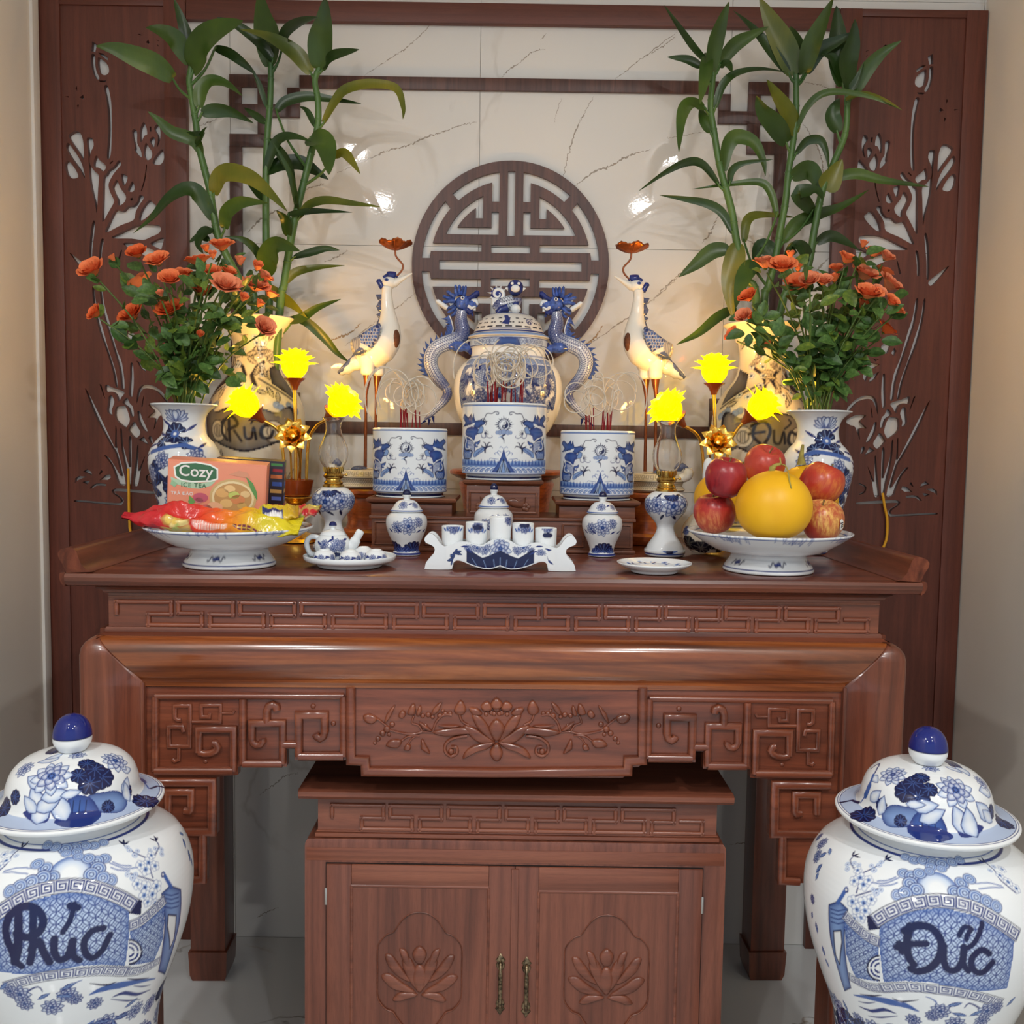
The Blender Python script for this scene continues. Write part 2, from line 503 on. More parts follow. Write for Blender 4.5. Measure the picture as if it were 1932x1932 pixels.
# ------------------------------------------------------------------ lotus panels of dark wood, cut through to the tiles
PY = -0.018
def region(x0, y0, k):
    return lambda p: (x0 + p[0]/k, y0 + p[1]/k)
RA, RB, RC, RD = region(80, 60, 6.44), region(80, 330, 6.44), region(80, 620, 6.44), region(80, 800, 6.44)
CUT = []
def cut(reg, *polys, soft=True):
    for q in polys:
        pts = [reg(p) for p in q]
        CUT.append([(W(x, y, PY+WY).x, W(x, y, PY+WY).z) for x, y in pts])
cut(RA, [(600,115),(660,150),(640,245),(590,235)], [(590,275),(635,285),(640,400),(655,480),(690,560),(660,575),(615,500),(593,400)],
    [(675,250),(720,255),(795,310),(790,345),(720,290)], [(670,310),(720,330),(770,375),(800,420),(805,490),(760,525),(710,505),(678,450)],
    [(680,588),(778,588),(760,608),(700,610)], [(745,665),(790,655),(825,800),(838,950),(840,1250),(825,1500),(780,1525),(798,1250),(795,1000),(775,820)],
    [(445,795),(495,760),(500,818)], [(400,680),(415,655),(420,720)], [(420,890),(440,880),(432,940)], [(270,782),(320,780),(318,797)],
    [(1255,125),(1285,90),(1303,150)], [(1150,25),(1180,20),(1212,45)], [(1375,95),(1410,100),(1412,110)], [(1385,145),(1410,165),(1404,172)],
    [(1085,1200),(1145,1205),(1150,1350),(1190,1430),(1205,1525),(1150,1480),(1115,1430),(1120,1390)],
    [(1225,1095),(1255,1140),(1268,1200),(1268,1250),(1235,1262),(1195,1345),(1180,1250),(1190,1160)], [(1298,1150),(1318,1148),(1322,1210),(1305,1212)],
    [(1355,1170),(1390,1120),(1418,1145),(1432,1220),(1425,1320),(1390,1405),(1402,1300),(1390,1235)], [(1300,1310),(1330,1275),(1360,1290),(1360,1360),(1348,1405),(1315,1355)],
    [(1255,1345),(1290,1400),(1330,1460),(1322,1530),(1275,1558),(1240,1520),(1228,1440)], [(1450,1425),(1472,1480),(1472,1550),(1440,1605),(1390,1615),(1335,1590),(1370,1510)],
    [(1258,1620),(1268,1630),(1255,1760),(1230,1860),(1205,1930),(1196,1925),(1225,1820),(1242,1740)],
    [(320,1280),(345,1230),(400,1203),(450,1220),(480,1280),(498,1380),(497,1550),(440,1460)], [(285,1400),(310,1345),(360,1410),(430,1510),(485,1630),(515,1780),(440,1650),(340,1510)],
    [(275,1590),(310,1565),(380,1640),(435,1750),(400,1778),(350,1775),(305,1735),(280,1670)],
    [(535,1300),(570,1283),(605,1295),(620,1380),(590,1450),(570,1540),(580,1620),(635,1695),(682,1745),(675,1900),(665,2100),(657,2204),(635,2080),(600,1939),(570,1769),(555,1500)],
    [(655,1500),(690,1555),(765,1620),(760,1670),(725,1695),(700,1660),(665,1645),(630,1645),(618,1600),(632,1535)], [(813,1595),(850,1560),(860,1572),(822,1608)],
    [(920,1560),(948,1585),(950,1620),(880,1700),(830,1780),(803,1850),(815,1935),(865,2040),(860,2085),(800,2190),(730,2310),(725,2200),(730,2000),(738,1770),(775,1730),(800,1680),(860,1640)],
    [(955,1725),(1000,1735),(1032,1760),(1020,1820),(985,1870),(962,1800)], [(1090,1815),(1115,1870),(1112,1925),(1080,1945),(1035,1925),(1060,1860)])
cut(RB, [(905,60),(940,150),(1010,250),(1000,320),(950,365),(915,360),(912,290),(880,230),(850,150),(870,90)], [(1063,287),(1090,275),(1095,300),(1075,315)],
    [(1185,240),(1230,260),(1220,300),(1170,370),(1130,450),(1105,545),(950,610),(765,700),(800,590),(880,430),(930,430),(980,435),(1040,380),(1100,375),(1150,320),(1165,270)],
    [(1300,305),(1350,345),(1378,385),(1300,480),(1220,545),(1172,540),(1190,450),(1240,360)], [(835,765),(950,700),(1170,605),(1380,605),(1425,625),(1435,670),(1400,715),(1320,750),(1220,790),(1080,772)],
    [(1465,760),(1470,800),(1445,890),(1430,900),(1310,835),(1380,785)], [(975,835),(1050,822),(1200,850),(1340,910),(1470,1000),(1310,1035),(1260,990),(1140,930),(1060,890)],
    [(615,555),(637,600),(605,900),(595,1110),(565,1080),(570,850),(590,650)], [(710,785),(742,785),(720,950),(715,1070),(685,1065),(690,900)], [(955,905),(965,915),(930,1070),(905,1050)],
    [(330,955),(360,965),(480,1060),(575,1150),(535,1195),(440,1100)],
    [(600,1380),(625,1370),(660,1620),(740,1900),(800,2120),(880,2360),(915,2565),(885,2565),(850,2380),(770,2120),(690,1900),(625,1620)],
    [(690,1370),(720,1370),(745,1540),(768,1640),(815,1800),(900,2120),(965,2290),(998,2580),(955,2582),(935,2380),(870,2140),(750,1750),(715,1600)])
cut(RC, [(1065,430),(1095,425),(1108,600),(1100,760),(1080,840),(1050,790),(1060,600)], [(1010,50),(1050,30),(1125,80),(1090,160),(1050,165),(1025,120)], [(935,130),(965,90),(1000,160),(965,195)],
    [(1165,90),(1235,95),(1200,145)], [(1140,230),(1180,245),(1220,230),(1190,265)], [(1130,300),(1270,270),(1290,330),(1240,370),(1180,330)], [(1135,385),(1200,420),(1255,490),(1255,525),(1190,480)],
    [(1250,380),(1330,390),(1335,470),(1305,520),(1280,460)], [(1140,910),(1150,780),(1190,700),(1250,680),(1330,690),(1420,740),(1490,810),(1545,895),(1500,890),(1440,820),(1380,760),(1290,725),(1220,735),(1180,800),(1158,870)],
    [(1290,920),(1400,925),(1480,960),(1530,1010),(1470,1050),(1410,1075),(1350,1235),(1360,1090),(1275,1085),(1300,1050),(1350,1000),(1310,960)], [(1235,795),(1215,955),(1200,945),(1220,840)],
    [(690,670),(715,690),(760,850),(745,830)], [(765,680),(860,720),(992,770),(960,830),(920,885),(890,800),(840,765),(765,765)], [(805,820),(840,812),(870,880),(860,930),(840,990),(845,1050),(785,1010),(795,900)],
    [(1025,840),(1060,910),(1095,950),(1110,1060),(1070,1060),(1040,960),(970,900)], [(885,960),(950,940),(1010,950),(1060,1100),(1030,1180),(995,1195),(885,1095)],
    [(1150,1010),(1180,1010),(1210,1090),(1275,1240),(1230,1235),(1170,1130)], [(1110,1130),(1150,1190),(1188,1260),(1160,1315),(1110,1320),(1050,1250),(1040,1220)],
    [(1230,1310),(1290,1415),(1165,1350)], [(1300,1300),(1330,1320),(1340,1390),(1310,1390),(1285,1330)],
    [(515,730),(560,790),(690,1050),(865,1420),(880,1400),(885,1190),(900,1230),(905,1430),(950,1620),(1010,1890),(925,1890),(890,1800),(830,1650),(750,1545),(800,1560),(870,1660),(940,1780),(948,1765),(890,1530),(830,1420),(700,1180),(600,960)],
    [(945,1225),(965,1240),(980,1420),(1045,1660),(1052,1640),(1045,1350),(1080,1350),(1075,1880),(1040,1890),(1010,1720),(960,1480)],
    [(1150,1430),(1165,1430),(1160,1700),(1170,1710),(1250,1535),(1190,1730),(1155,1905),(1095,1895),(1120,1700),(1135,1560)])
cut(RD, [(490,580),(540,545),(590,580),(605,630),(550,600)], [(680,620),(710,560),(735,575),(705,610)], [(390,720),(395,660),(440,630),(530,640),(430,680)], [(690,680),(760,620),(820,610),(830,650),(790,680)],
    [(480,705),(540,690),(575,690),(540,735)], [(575,780),(630,730),(700,720),(770,730),(760,755),(660,750),(600,785)],
    [(860,795),(940,785),(1340,820),(1345,850),(1150,838),(900,818),(872,828),(905,855),(965,895),(985,940),(960,980),(920,990),(520,955),(390,945),(390,928),(520,930),(880,960),(950,945),(930,900),(860,850),(840,812)],
    [(1345,590),(1270,620),(1255,660),(1280,710),(1340,735),(1340,720),(1290,695),(1275,660),(1290,630),(1345,605)])
ZT = W(900, 45, PY+WY).z                      # underside of the header
ZH = W(900, 6, PY+WY).z                       # top of the header
xa, xb, xc, xd = kx_(-1.338), kx_(-1.278), kx_(-0.985), kx_(-0.923)
def rounded(poly, k=3):
    return smooth_line(poly, k, True) if len(poly) > 5 else poly
def lotus_panel(side, label):
    sgn = 1 if side == 0 else -1
    X = lambda x: sgn*x - (0.004 if sgn < 0 else 0)
    t = thing('lotus_screen', label, 'wall panel', (0, 0, 0), group='carved lotus wall panels')
    o = [(xb, FZ+0.02), (xc, FZ+0.02), (xc, ZH-0.02), (xb, ZH-0.02)]
    loops = [[(X(x), z) for x, z in o]] + [[(X(x), z) for x, z in rounded(c)] for c in CUT if min(p[0] for p in c) > xb+0.001 and max(p[0] for p in c) < xc-0.001]
    big = [[(X(x), z) for x, z in rounded(c)] for c in CUT if not (min(p[0] for p in c) > xb+0.001 and max(p[0] for p in c) < xc-0.001)]
    for q in big:                             # pull cuts that run under the frame back inside the board
        loops.append([(min(max(x, min(X(xb), X(xc))+0.002), max(X(xb), X(xc))-0.002), z) for x, z in q])
    me = fill2d(loops, 0.015, 0, 'lotus_board')
    link('lotus_board', me, M['panelZ'], t, loc=(0, -0.0165, 0))
    for a, b in ((xa, xb), (xc, xd)):
        MB().box(min(X(a), X(b)), max(X(a), X(b)), -0.024, -0.0005, FZ, ZH-0.001, 0.002).build('stile', M['panelZ'], t)
    MB().box(min(X(xb), X(xc)), max(X(xb), X(xc)), -0.022, -0.0005, ZH-0.022, ZH-0.001, 0.001).build('top_rail', M['panelX'], t)
    MB().box(min(X(xb), X(xc)), max(X(xb), X(xc)), -0.022, -0.0005, FZ, FZ+0.021, 0.001).build('bottom_rail', M['panelX'], t)
    return t
lotus_panel(0, 'dark wood wall panel with cut-out lotus flowers beside the left wall')
lotus_panel(1, 'dark wood wall panel with cut-out lotus flowers beside the right wall')
tag(MB().box(xd+0.001, -xd-0.005, -0.022, -0.0005, ZT, ZH, 0.002).build('trim_1', M['panelX']), kind='structure')

# ------------------------------------------------------------------ fret frame of dark strips on the tiles
t = thing('fret_frame', 'dark wood strip frame with square fretwork corners on the marble wall', 'wall frame')
FY = -0.012
def wpt(px, py): p = W(px, py, FY+WY); return (p.x, p.z)
top = [wpt(553, 153), wpt(553, 208), wpt(443.5, 208), wpt(443.5, 152), wpt(497, 152), wpt(497, 264), wpt(445, 264)]
zb = W(700, 807, FY+WY).z; zt_ = top[0][1]
x0 = -0.010
bars, hw = [], 0.018
def lr(seg):
    (ax, az), (bx, bz) = seg
    for s_ in (1, -1):
        for up in (1, -1):
            yield [(x0 + s_*(x-x0), z if up > 0 else zb + (zt_-z)) for x, z in ((ax, az), (bx, bz))]
# square the points up
tx = [p[0] for p in top]; tz = [p[1] for p in top]
X1, X2, X3 = tx[0], (tx[2]+tx[3])/2, (tx[4]+tx[5])/2
Z1, Z2, Z3 = zt_, (tz[1]+tz[2])/2, (tz[5]+tz[6])/2
P = [(X1, Z1), (X1, Z2), (X2, Z2), (X2, Z1), (X3, Z1), (X3, Z3), (X2, Z3)]
eps = 0.0
for a, b in zip(P[:-1], P[1:]):
    for q in lr((a, b)):
        (ax, az), (bx, bz) = q
        if abs(ax-bx) > abs(az-bz): xx = (min(ax, bx)-hw, max(ax, bx)+hw, az-hw, az+hw)
        else: xx = (ax-hw, ax+hw, min(az, bz)+hw, max(az, bz)-hw)
        MB().box(xx[0], xx[1], FY+eps, -0.0004, xx[2], xx[3], 0.0012).build('fret_strip', M['medal'], t)
    eps += 0.00025
for z in (Z1, zb):
    MB().box(X1+hw, 2*x0-X1-hw, FY, -0.0004, z-hw, z+hw, 0.0012).build('fret_strip', M['medal'], t)
for s_ in (1, -1):
    xx = x0 + s_*(X2-x0)
    MB().box(xx-hw, xx+hw, FY, -0.0004, zb+(Z1-Z3)+hw, Z3-hw, 0.0012).build('fret_strip', M['medal'], t)

# ------------------------------------------------------------------ round longevity medallion
def arc(r, a, b, n=14):
    """points on radius r from the angle of a to the angle of b"""
    t0, t1 = math.atan2(a[1], a[0]), math.atan2(b[1], b[0])
    if t1 - t0 > PI: t1 -= 2*PI
    if t0 - t1 > PI: t1 += 2*PI
    return [(r*cos(t0+(t1-t0)*i/n), r*sin(t0+(t1-t0)*i/n)) for i in range(n+1)]
holes = []
quad = [
    [(-108, 549), (-175, 549)] + arc(733, (-175, 712), (-481, 555)) + arc(813, (-538, 612), (-108, 806)),
    arc(735, (-552, 487), (-706, 188)) + [(-266, 185), (-266, 118), (-728, 118), (-737, 57)] + arc(813, (-811, 57), (-600, 548)),
    [(-256, 405), (-322, 405)] + arc(588, (-322, 492), (-488, 329)) + [(-178, 329), (-178, 463), (-112, 463), (-112, 265)] + arc(650, (-594, 265), (-256, 597)),
]
for q in quad:
    for a in (1, -1):
        for b in (1, -1):
            holes.append([(x*a, y*b) for x, y in q])
for b in (1, -1):
    holes.append([(-33, 257*b), (33, 257*b), (33, 812*b), (-33, 812*b)])
    holes.append([(-178, 109*b), (178, 109*b), (178, 176*b), (-178, 176*b)])
holes.append([(-652, -40), (652, -40), (652, 40), (-652, 40)])
c = W(963, 501.5, -0.014+WY)
kx, kz = 0.2835*KW/901, 0.2955*KW/901
loops = [[(901*cos(2*PI*i/96), 901*sin(2*PI*i/96)) for i in range(96)]] + holes
me = fill2d([[(x*kx, y*kz) for x, y in l] for l in loops], 0.014, 0, 'medallion')
md = link('longevity_medallion', me, M['medal'], None, loc=(c.x, -0.0145, c.z))
tag(md, 'round brown wood medallion with pierced longevity symbol on the marble wall', 'wall medallion')

for o in bpy.data.objects:                    # everything on the rear wall stands on its plane
    if o.parent is None and (o.name in ('wall_back', 'wall_left', 'wall_right', 'trim_1', 'trim_2', 'longevity_medallion') or o.name.startswith(('lotus_screen', 'fret_frame'))):
        o.location.y += WY
# ------------------------------------------------------------------ altar table
TT = 1.235                       # height of the table top
AY, AX, AYAW = -0.85, -0.008, rad(1.6)
AM = Matrix.Translation((AX, AY, 0)) @ Matrix.Rotation(AYAW, 4, 'Z')
AMI = AM.inverted()
def AT(px, py, off=0.0):
    """local (x, z) on the altar's front plane, off metres behind it"""
    d = ray(px, py)
    nrm = (AM.to_3x3() @ Vector((0, 1, 0)))
    p0 = AM @ Vector((0, off, 0))
    p = CAM + d * ((p0 - CAM).dot(nrm) / d.dot(nrm))
    q = AMI @ p
    return (q.x, q.z)
altar = thing('altar_table', 'large carved reddish wooden altar table with fret frieze and scroll ends', 'altar table', (AX, AY, 0), AYAW)
HW = 0.897                       # half width of the top
DEP = 0.90
zf = lambda py, off=0.0: AT(930, py, off)[1]
TOPZ = TT
TT_ = TT - 0.0012
# top board with a rounded front edge
zb_ = TT_ - 0.030
prof = [(0.012, TT_), (0.004, TT_-0.003), (0.0, TT_-0.010), (0.001, TT_-0.018), (0.008, TT_-0.027), (0.018, zb_)]
m = MB()
xl = HW - 0.012
loops = [[(x, y, z) for y, z in prof] + [(x, DEP, zb_), (x, DEP, TT_)] for x in (-xl, xl)]
m.rings(loops)
m.build('table_top', M['altarX'], altar, 30)
# scroll ends
sec = [(107,1051),(112,1044),(120,1040.5),(129,1039.5),(137,1041),(142,1047),(146,1058),(151,1071),(160,1081),(172,1086),(124,1088),(117,1072),(109,1060)]
loc0 = AT(150, 1087)
for s_ in (-1, 1):
    pts = []
    for px, py in sec:
        x, z = AT(px, py)
        pts.append((s_*(-x) , TT_ + (z-loc0[1])*1.0 - 0.0005))
    m = MB()
    n_ = 6
    m.rings([[(x, y, z) for x, z in pts] for y in (0.004, 0.010, 0.3, 0.6, DEP-0.01)])
    m.build('scroll_end', M['altarY'], altar, 50)
    xo = s_*(HW-0.012)
    m = MB()   # rounded end of the board under the scroll
    m.rings([[(xo + s_*a, y, z) for a, z in [(0, TT_-0.001), (0.010, TT_-0.002), (0.013, TT_-0.012), (0.008, TT_-0.024), (0, zb_)]] for y in (0.006, DEP)])
    m.build('end_moulding', M['altarY'], altar, 50)
# frieze, a recessed waist with beads
FO = 0.042
zt0, zf0 = zb_ + 0.0005, zf(1208, FO)
xw = -AT(205, 1150, FO)[0]
waist = MB().box(-xw, xw, FO, DEP-0.06, zf0-0.006, zt0, 0.0)
waist.build('waist', M['altarX'], altar, None)
def hmould(name, x, prof, mat, dep=DEP-0.06, par=None):
    """moulding running round front and both sides; prof = (y offset outwards, z)"""
    m = MB()
    loops = []
    for cx, cy, ox, oy in ((-x, dep, -1, 0), (-x, 0, -1, -1), (x, 0, 1, -1), (x, dep, 1, 0)):
        loops.append([(cx + ox*o, cy + oy*o, z) for o, z in prof])
    m.rings(loops, cap=False)
    o = m.build(name, mat, par or altar, 30)
    return o
o = hmould('upper_bead', xw, [(-0.002, zt0), (0.018, zt0), (0.020, zt0-0.004), (0.010, zt0-0.010), (0.007, zt0-0.016), (0.002, zt0-0.018), (-0.002, zt0-0.018)], M['altarX'])
o.location.y = FO
o = hmould('lower_bead', xw, [(-0.002, zf0+0.022), (0.004, zf0+0.022), (0.006, zf0+0.017), (0.006, zf0+0.013), (0.014, zf0+0.008), (0.022, zf0+0.0), (0.022, zf0-0.004), (-0.002, zf0-0.004)], M['altarX'])
o.location.y = FO
# fret key mouldings of the frieze
def key_mesh(per, hgt, r):
    """one period of the running key, as a raised bead"""
    k = per/321.0
    q = [(0, 487), (0, 435), (283, 435), (283, 495), (165, 495), (165, 548), (441, 548), (441, 490), (324, 490)]
    kz = hgt/113.0
    m = MB()
    P = [(x*k, 0.0, -(z-491)*kz) for x, z in q]
    for a, b in zip(P[:-1], P[1:]):
        d = Vector(b)-Vector(a); d.normalize()
        a2 = Vector(a)-d*r*0.98; b2 = Vector(b)+d*r*0.98
        a2.y -= r*0.5; b2.y -= r*0.5
        m.tube([a2, b2], r, 10, True, (1.0, 0.8), (0, -1, 0))
    return m.mesh('key')
zk = (zf(1140, FO) + zf(1186, FO))/2
hk = abs(zf(1140, FO) - zf(1186, FO)) * 0.93
per = (AT(1675-60, 1150, FO)[0] - AT(205+40, 1150, FO)[0]) / (1372/114.6)
km = key_mesh(per, hk, 0.0047)
x = -xw + 0.017
ki = 0
while x + per*1.38 < xw + 0.02:
    link('fret_key', km, M['carve'], altar, loc=(x, FO-0.0004, zk), smooth=40)
    x += per
m = MB()
for dz in (zk + hk/2 + 0.010, zk - hk/2 - 0.010):
    m.box(-xw, xw, FO-0.0025, FO+0.004, dz-0.0022, dz+0.0022, 0.0008)
m.build('fret_border', M['altarX'], altar, 35)

# front apron: a deep convex rail between mitred legs
za, zb2 = zf(1209), zf(1292)
xo = 0.862                        # outer face of the legs
xi = -AT(268, 1292)[0]
def apron_prof(n=14):
    pts = [(0.050, za)]
    for i in range(n+1):
        a = PI/2*i/n
        pts.append((0.030 - 0.030*sin(a), za - 0.001 - (1-cos(a))*0.036))
    pts += [(0.0005, zb2+0.030), (0.004, zb2+0.012), (0.010, zb2+0.004), (0.004, zb2), (0.006, zb2-0.010), (0.014, zb2-0.014), (0.050, zb2-0.014)]
    return pts
ap = apron_prof()
m = MB()
def cx(z):   # mitre line: narrower towards the bottom
    t_ = (za - z)/(za - zb2)
    return (xo-0.036) + (xi - (xo-0.036))*min(max(t_, 0), 1)
m.rings([[(-cx(z), y, z) for y, z in ap], [(-0.4, y, z) for y, z in ap], [(0.4, y, z) for y, z in ap], [(cx(z), y, z) for y, z in ap]])
m.build('front_rail', M['apron'], altar, 40)
# front legs, square section with a rounded shoulder and a bead on the inner edge
def leg_section(z, s_):
    t_ = max(0.0, min(1.0, (za - z)/0.040))
    outer = xo - 0.040*(1-math.sqrt(max(0, 1-(1-t_)**2)))
    inner = cx(z)
    r = 0.014
    yb = 0.030*(1-math.sqrt(max(0, 1-(1-min(1, (za-z)/0.036))**2)))
    P = [(inner, yb+0.004), (inner+0.006, yb)]
    for i in range(5):
        a = PI/2*i/4
        P.append((outer-r+r*sin(a), yb + r - r*cos(a)))
    P += [(outer, 0.105), (inner, 0.105)]
    return [(s_*x, y, z) for x, y in P]
for s_ in (-1, 1):
    zs_ = [za-0.0005, za-0.002, za-0.006, za-0.014, za-0.024, za-0.04, za-0.06, zb2, zb2-0.012, 0.8, 0.4, FZ+0.095]
    MB().rings([leg_section(z, s_) for z in zs_]).build('front_leg', M['altarZ'], altar, 40)
    MB().box(min(s_*(xi-0.004), s_*(xo+0.004)), max(s_*(xi-0.004), s_*(xo+0.004)), -0.004, 0.109, FZ, FZ+0.0945, 0.008).build('foot', M['altarZ'], altar, 40)
    m = MB()   # bead along the inner edge of the leg
    m.box(s_*xi - 0.004, s_*xi + 0.004, -0.001, 0.02, FZ+0.10, zb2-0.0005, 0.003)
    m.build('leg_bead', M['altarZ'], altar, 40)
    # rear legs and side rails
    m = MB()
    y0 = DEP - 0.18
    ox0, ox1 = sorted((s_*(xo-0.10), s_*(xo)))
    m.box(ox0, ox1, y0, y0+0.10, FZ+0.09, za-0.001, 0.004)
    m.build('rear_leg', M['altarZ'], altar, 40)
    m = MB()
    m.rings([[(s_*(xo-0.05)+ a*w, y0+0.05+b*w, z) for a, b in ((-1,-1),(1,-1),(1,1),(-1,1))] for z, w in ((FZ, 0.046), (FZ+0.02, 0.052), (FZ+0.0895, 0.055))])
    m.build('foot', M['altarZ'], altar, 25)
    m = MB().box(*sorted((s_*(xo-0.045), s_*(xo-0.004))), 0.106, y0-0.001, zb2-0.13, za-0.001, 0.004)
    m.build('side_rail', M['altarY'], altar, 40)
MB().box(-xo+0.12, xo-0.12, DEP-0.08, DEP-0.055, zb2-0.02, za-0.004).build('rear_rail', M['altarX'], altar, 40)
MB().box(-xo+0.05, xo-0.05, 0.052, DEP-0.082, za-0.012, za-0.002).build('under_board', M['altarX'], altar, None)

# carved aprons below the front rail
CO = 0.012                        # carved boards sit a little behind the rail's face
def R7(p): return AT(300 + p[0]/4.83, 1300 + p[1]/4.83, CO)
def R2(p): return AT(600 + p[0]/2.76, 1060 + p[1]/2.76, CO)
def R4(p): return AT(0 + p[0]/3.208, 1330 + p[1]/3.208, CO)
k7, k2, k4 = 1.95/1800/4.83, 1.95/1800/2.76, 1.93/1800/3.208
def bars(m, pts, r, R, k, flat=1.0, n=12):
    """half-round carved bar with mitred corners"""
    Q = [R(p) for p in pts]
    m.tube([(x, -r*k*0.55, z) for x, z in Q], r*k, n, True, (1.0, flat), (0, -1, 0))
def ndots(m, R, k, *ds):
    for x, y, r in ds:
        q = R((x, y))
        m.ball((q[0], 0.0, q[1]), r*k, r*k*0.8, r*k, 10, 6)
top_z = zb2 - 0.012
def side_apron(s_):
    S = lambda p: (s_*p[0], p[1])
    R = lambda p: S(R7(p)); Rd = lambda p: S(R4(p))
    out_px = [(449,1462),(449,1446),(541,1446),(541,1413),(556,1413),(556,1434),(657,1434)]
    pts = [AT(x, y, CO) for x, y in out_px]
    xr = AT(660, 1400, CO)[0]
    xleft = -xi - 0.001
    low = [AT(x, y, CO) for x, y in [(389,1664),(389,1577),(409,1574),(409,1466)]]
    poly = [(-xi-0.001, low[0][1])] + low + pts + [(xr-0.0005, pts[-1][1]), (xr-0.0005, top_z), (xleft, top_z)]
    me = fill2d([[S(p) for p in poly]], 0.022, 0, 'carved_apron')
    ap_ = link('carved_apron', me, M['carve'], altar, loc=(0, CO, 0))
    specs = [
        ('border_moulding', R, k7, [([(-28,62),(1685,62)],22),([(-28,62),(-28,740)],24),([(-28,738),(682,738)],30),([(682,740),(682,362),(368,362),(368,570)],25),
            ([(768,85),(768,672)],26),([(768,672),(1128,672)],28),([(1128,672),(1128,308),(850,308),(850,460)],25),([(1276,605),(1276,232),(1512,232),(1512,395)],27),
            ([(1276,605),(1684,605)],30),([(1684,605),(1684,62)],26),([(1130,500),(1276,500)],26)]),
        ('scroll_curl', R, k7, [([(368,570),(420,585),(480,578),(525,555),(540,525),(520,492),(495,487)],24),([(850,455),(862,490),(892,508),(930,500),(950,470),(945,448)],23),
            ([(985,300),(985,200),(1003,155),(1040,140),(1070,155),(1075,190)],26),([(1512,390),(1500,428),(1470,446),(1440,430),(1428,405)],25)]),
        ('small_fret', R, k7, [([(205,280),(175,280),(148,262),(148,150),(285,150),(285,520),(95,520),(92,340),(215,340),(228,385)],17),([(185,522),(185,640),(145,655),(125,635)],15),
            ([(305,297),(562,297),(562,145),(388,145),(388,252),(462,252),(468,215)],15),([(575,218),(675,218),(690,190)],11)]),
        ('lower_bracket_moulding', Rd, k4, [([(945,462),(1288,462),(1288,762),(1000,762)],20),([(1118,636),(1150,640),(1160,625),(1160,522),(1022,522),(1022,640)],17),([(1232,765),(1232,1050),(1120,1056)],19)]),
    ]
    for nm, RR, kk, ls in specs:
        for p, r in ls:
            m = MB()
            bars(m, p, r*(1.18 if nm == 'small_fret' else 1.38), RR, kk, 0.9)
            m.build(nm, M['carve'], ap_, 60)
    for d in ((425,658,22),(1405,155,26),(1590,312,26)):
        m = MB()
        ndots(m, R, k7, d)
        m.build('carved_bead', M['carve'], ap_, 60)
for s_ in (1, -1): side_apron(s_)

# centre apron with the carved lotus
cpts = [(155,640),(155,1040),(180,1058),(237,1063),(240,1098),(262,1117)]
half = [R2(p) for p in cpts]
mx = (R2((945, 900)))[0]
bottom = half + [(-p[0], p[1]) for p in reversed(half)]
bottom[0] = (bottom[0][0], top_z); bottom[-1] = (bottom[-1][0], top_z)
me = fill2d([bottom], 0.024, 0, 'lotus_apron')
lot = link('lotus_apron', me, M['carve'], altar, loc=(0, CO-0.001, 0))
MXZ = 945.0
def both(p): return (p, [(2*MXZ - x, y) for x, y in p])
sx_ = lambda p: (R2(p)[0] - mx, R2(p)[1])
m = MB()
fr = [(187,650),(187,1030),(262,1032),(264,1088),(945,1094)]
for q in both(fr): bars(m, q, 25, sx_, k2, 0.9)
m.build('frame_moulding', M['carve'], lot, 60)
petals = [[(815,788),(858,798),(898,845),(935,932),(880,900),(835,850)], [(800,758),(845,760),(872,792),(822,796)], [(862,748),(898,722),(925,765),(880,778)],
          [(770,850),(825,858),(885,898),(935,937),(862,942),(808,908)], [(605,886),(690,862),(780,858),(835,890),(760,897),(680,908)],
          [(768,1024),(790,975),(850,945),(938,932),(905,968),(842,988)], [(758,716),(786,760),(776,790),(745,796),(722,770)], [(250,800),(285,788),(327,812),(302,842),(262,832)],
          [(480,792),(498,746),(520,738),(522,792)], [(525,792),(546,744),(557,770),(542,802)], [(432,800),(455,768),(475,790),(455,815)], [(362,842),(373,790),(418,742),(396,802)],
          [(603,796),(625,750),(662,728),(640,782)], [(368,957),(398,922),(452,928),(432,967)], [(556,918),(552,972),(600,998),(578,950)], [(462,975),(478,945),(500,955),(492,980)],
          [(540,830),(580,850),(612,882),(570,870)], [(640,850),(700,845),(760,852),(700,862)]]
mid = [[(903,858),(945,812),(987,858),(976,903),(945,932),(914,903)], [(912,738),(945,702),(978,738),(962,762),(928,762)], [(945,938),(977,985),(967,1024),(945,1036),(923,1024),(908,985)]]
for q in petals:
    for e in both(q):
        MB().dome([sx_(p) for p in smooth_line(e, 3, True)], 0.008, 0.0).build('carved_petal', M['carve'], lot, 60)
for q in mid:
    MB().dome([sx_(p) for p in smooth_line(q, 3, True)], 0.010, 0.0).build('carved_petal', M['carve'], lot, 60)
strk = [([(792,905),(725,915),(682,945),(678,985),(706,1010),(738,995),(735,965),(708,962)],9),([(752,795),(765,828),(800,850)],7),([(325,815),(368,850),(395,875),(500,897),(560,884),(612,886)],6),
        ([(452,930),(490,905),(545,905)],6),([(612,884),(632,830),(672,795),(712,798)],7),([(560,884),(540,850),(505,838),(515,800)],6),([(480,960),(500,925),(520,910)],5)]
for p, r in strk:
    for e in both(smooth_line(p, 4)):
        m = MB()
        bars(m, e, r, sx_, k2, 1.0, 6)
        m.build('carved_stem', M['carve'], lot, 60)
m = MB()
sp = [(375,870,20),(402,845,16),(352,892,17),(328,920,15),(312,942,11),(385,898,12),(560,800,14),(590,795,16),(612,806,13),(650,800,16),(678,790,15),(702,788,14),(665,775,11),(940,765,16),(918,785,14),(890,792,13),(905,768,12),(932,790,13),(575,852,12),(708,985,17)]
for d in sp:
    ndots(m, sx_, k2, d, (2*MXZ-d[0], d[1], d[2]))
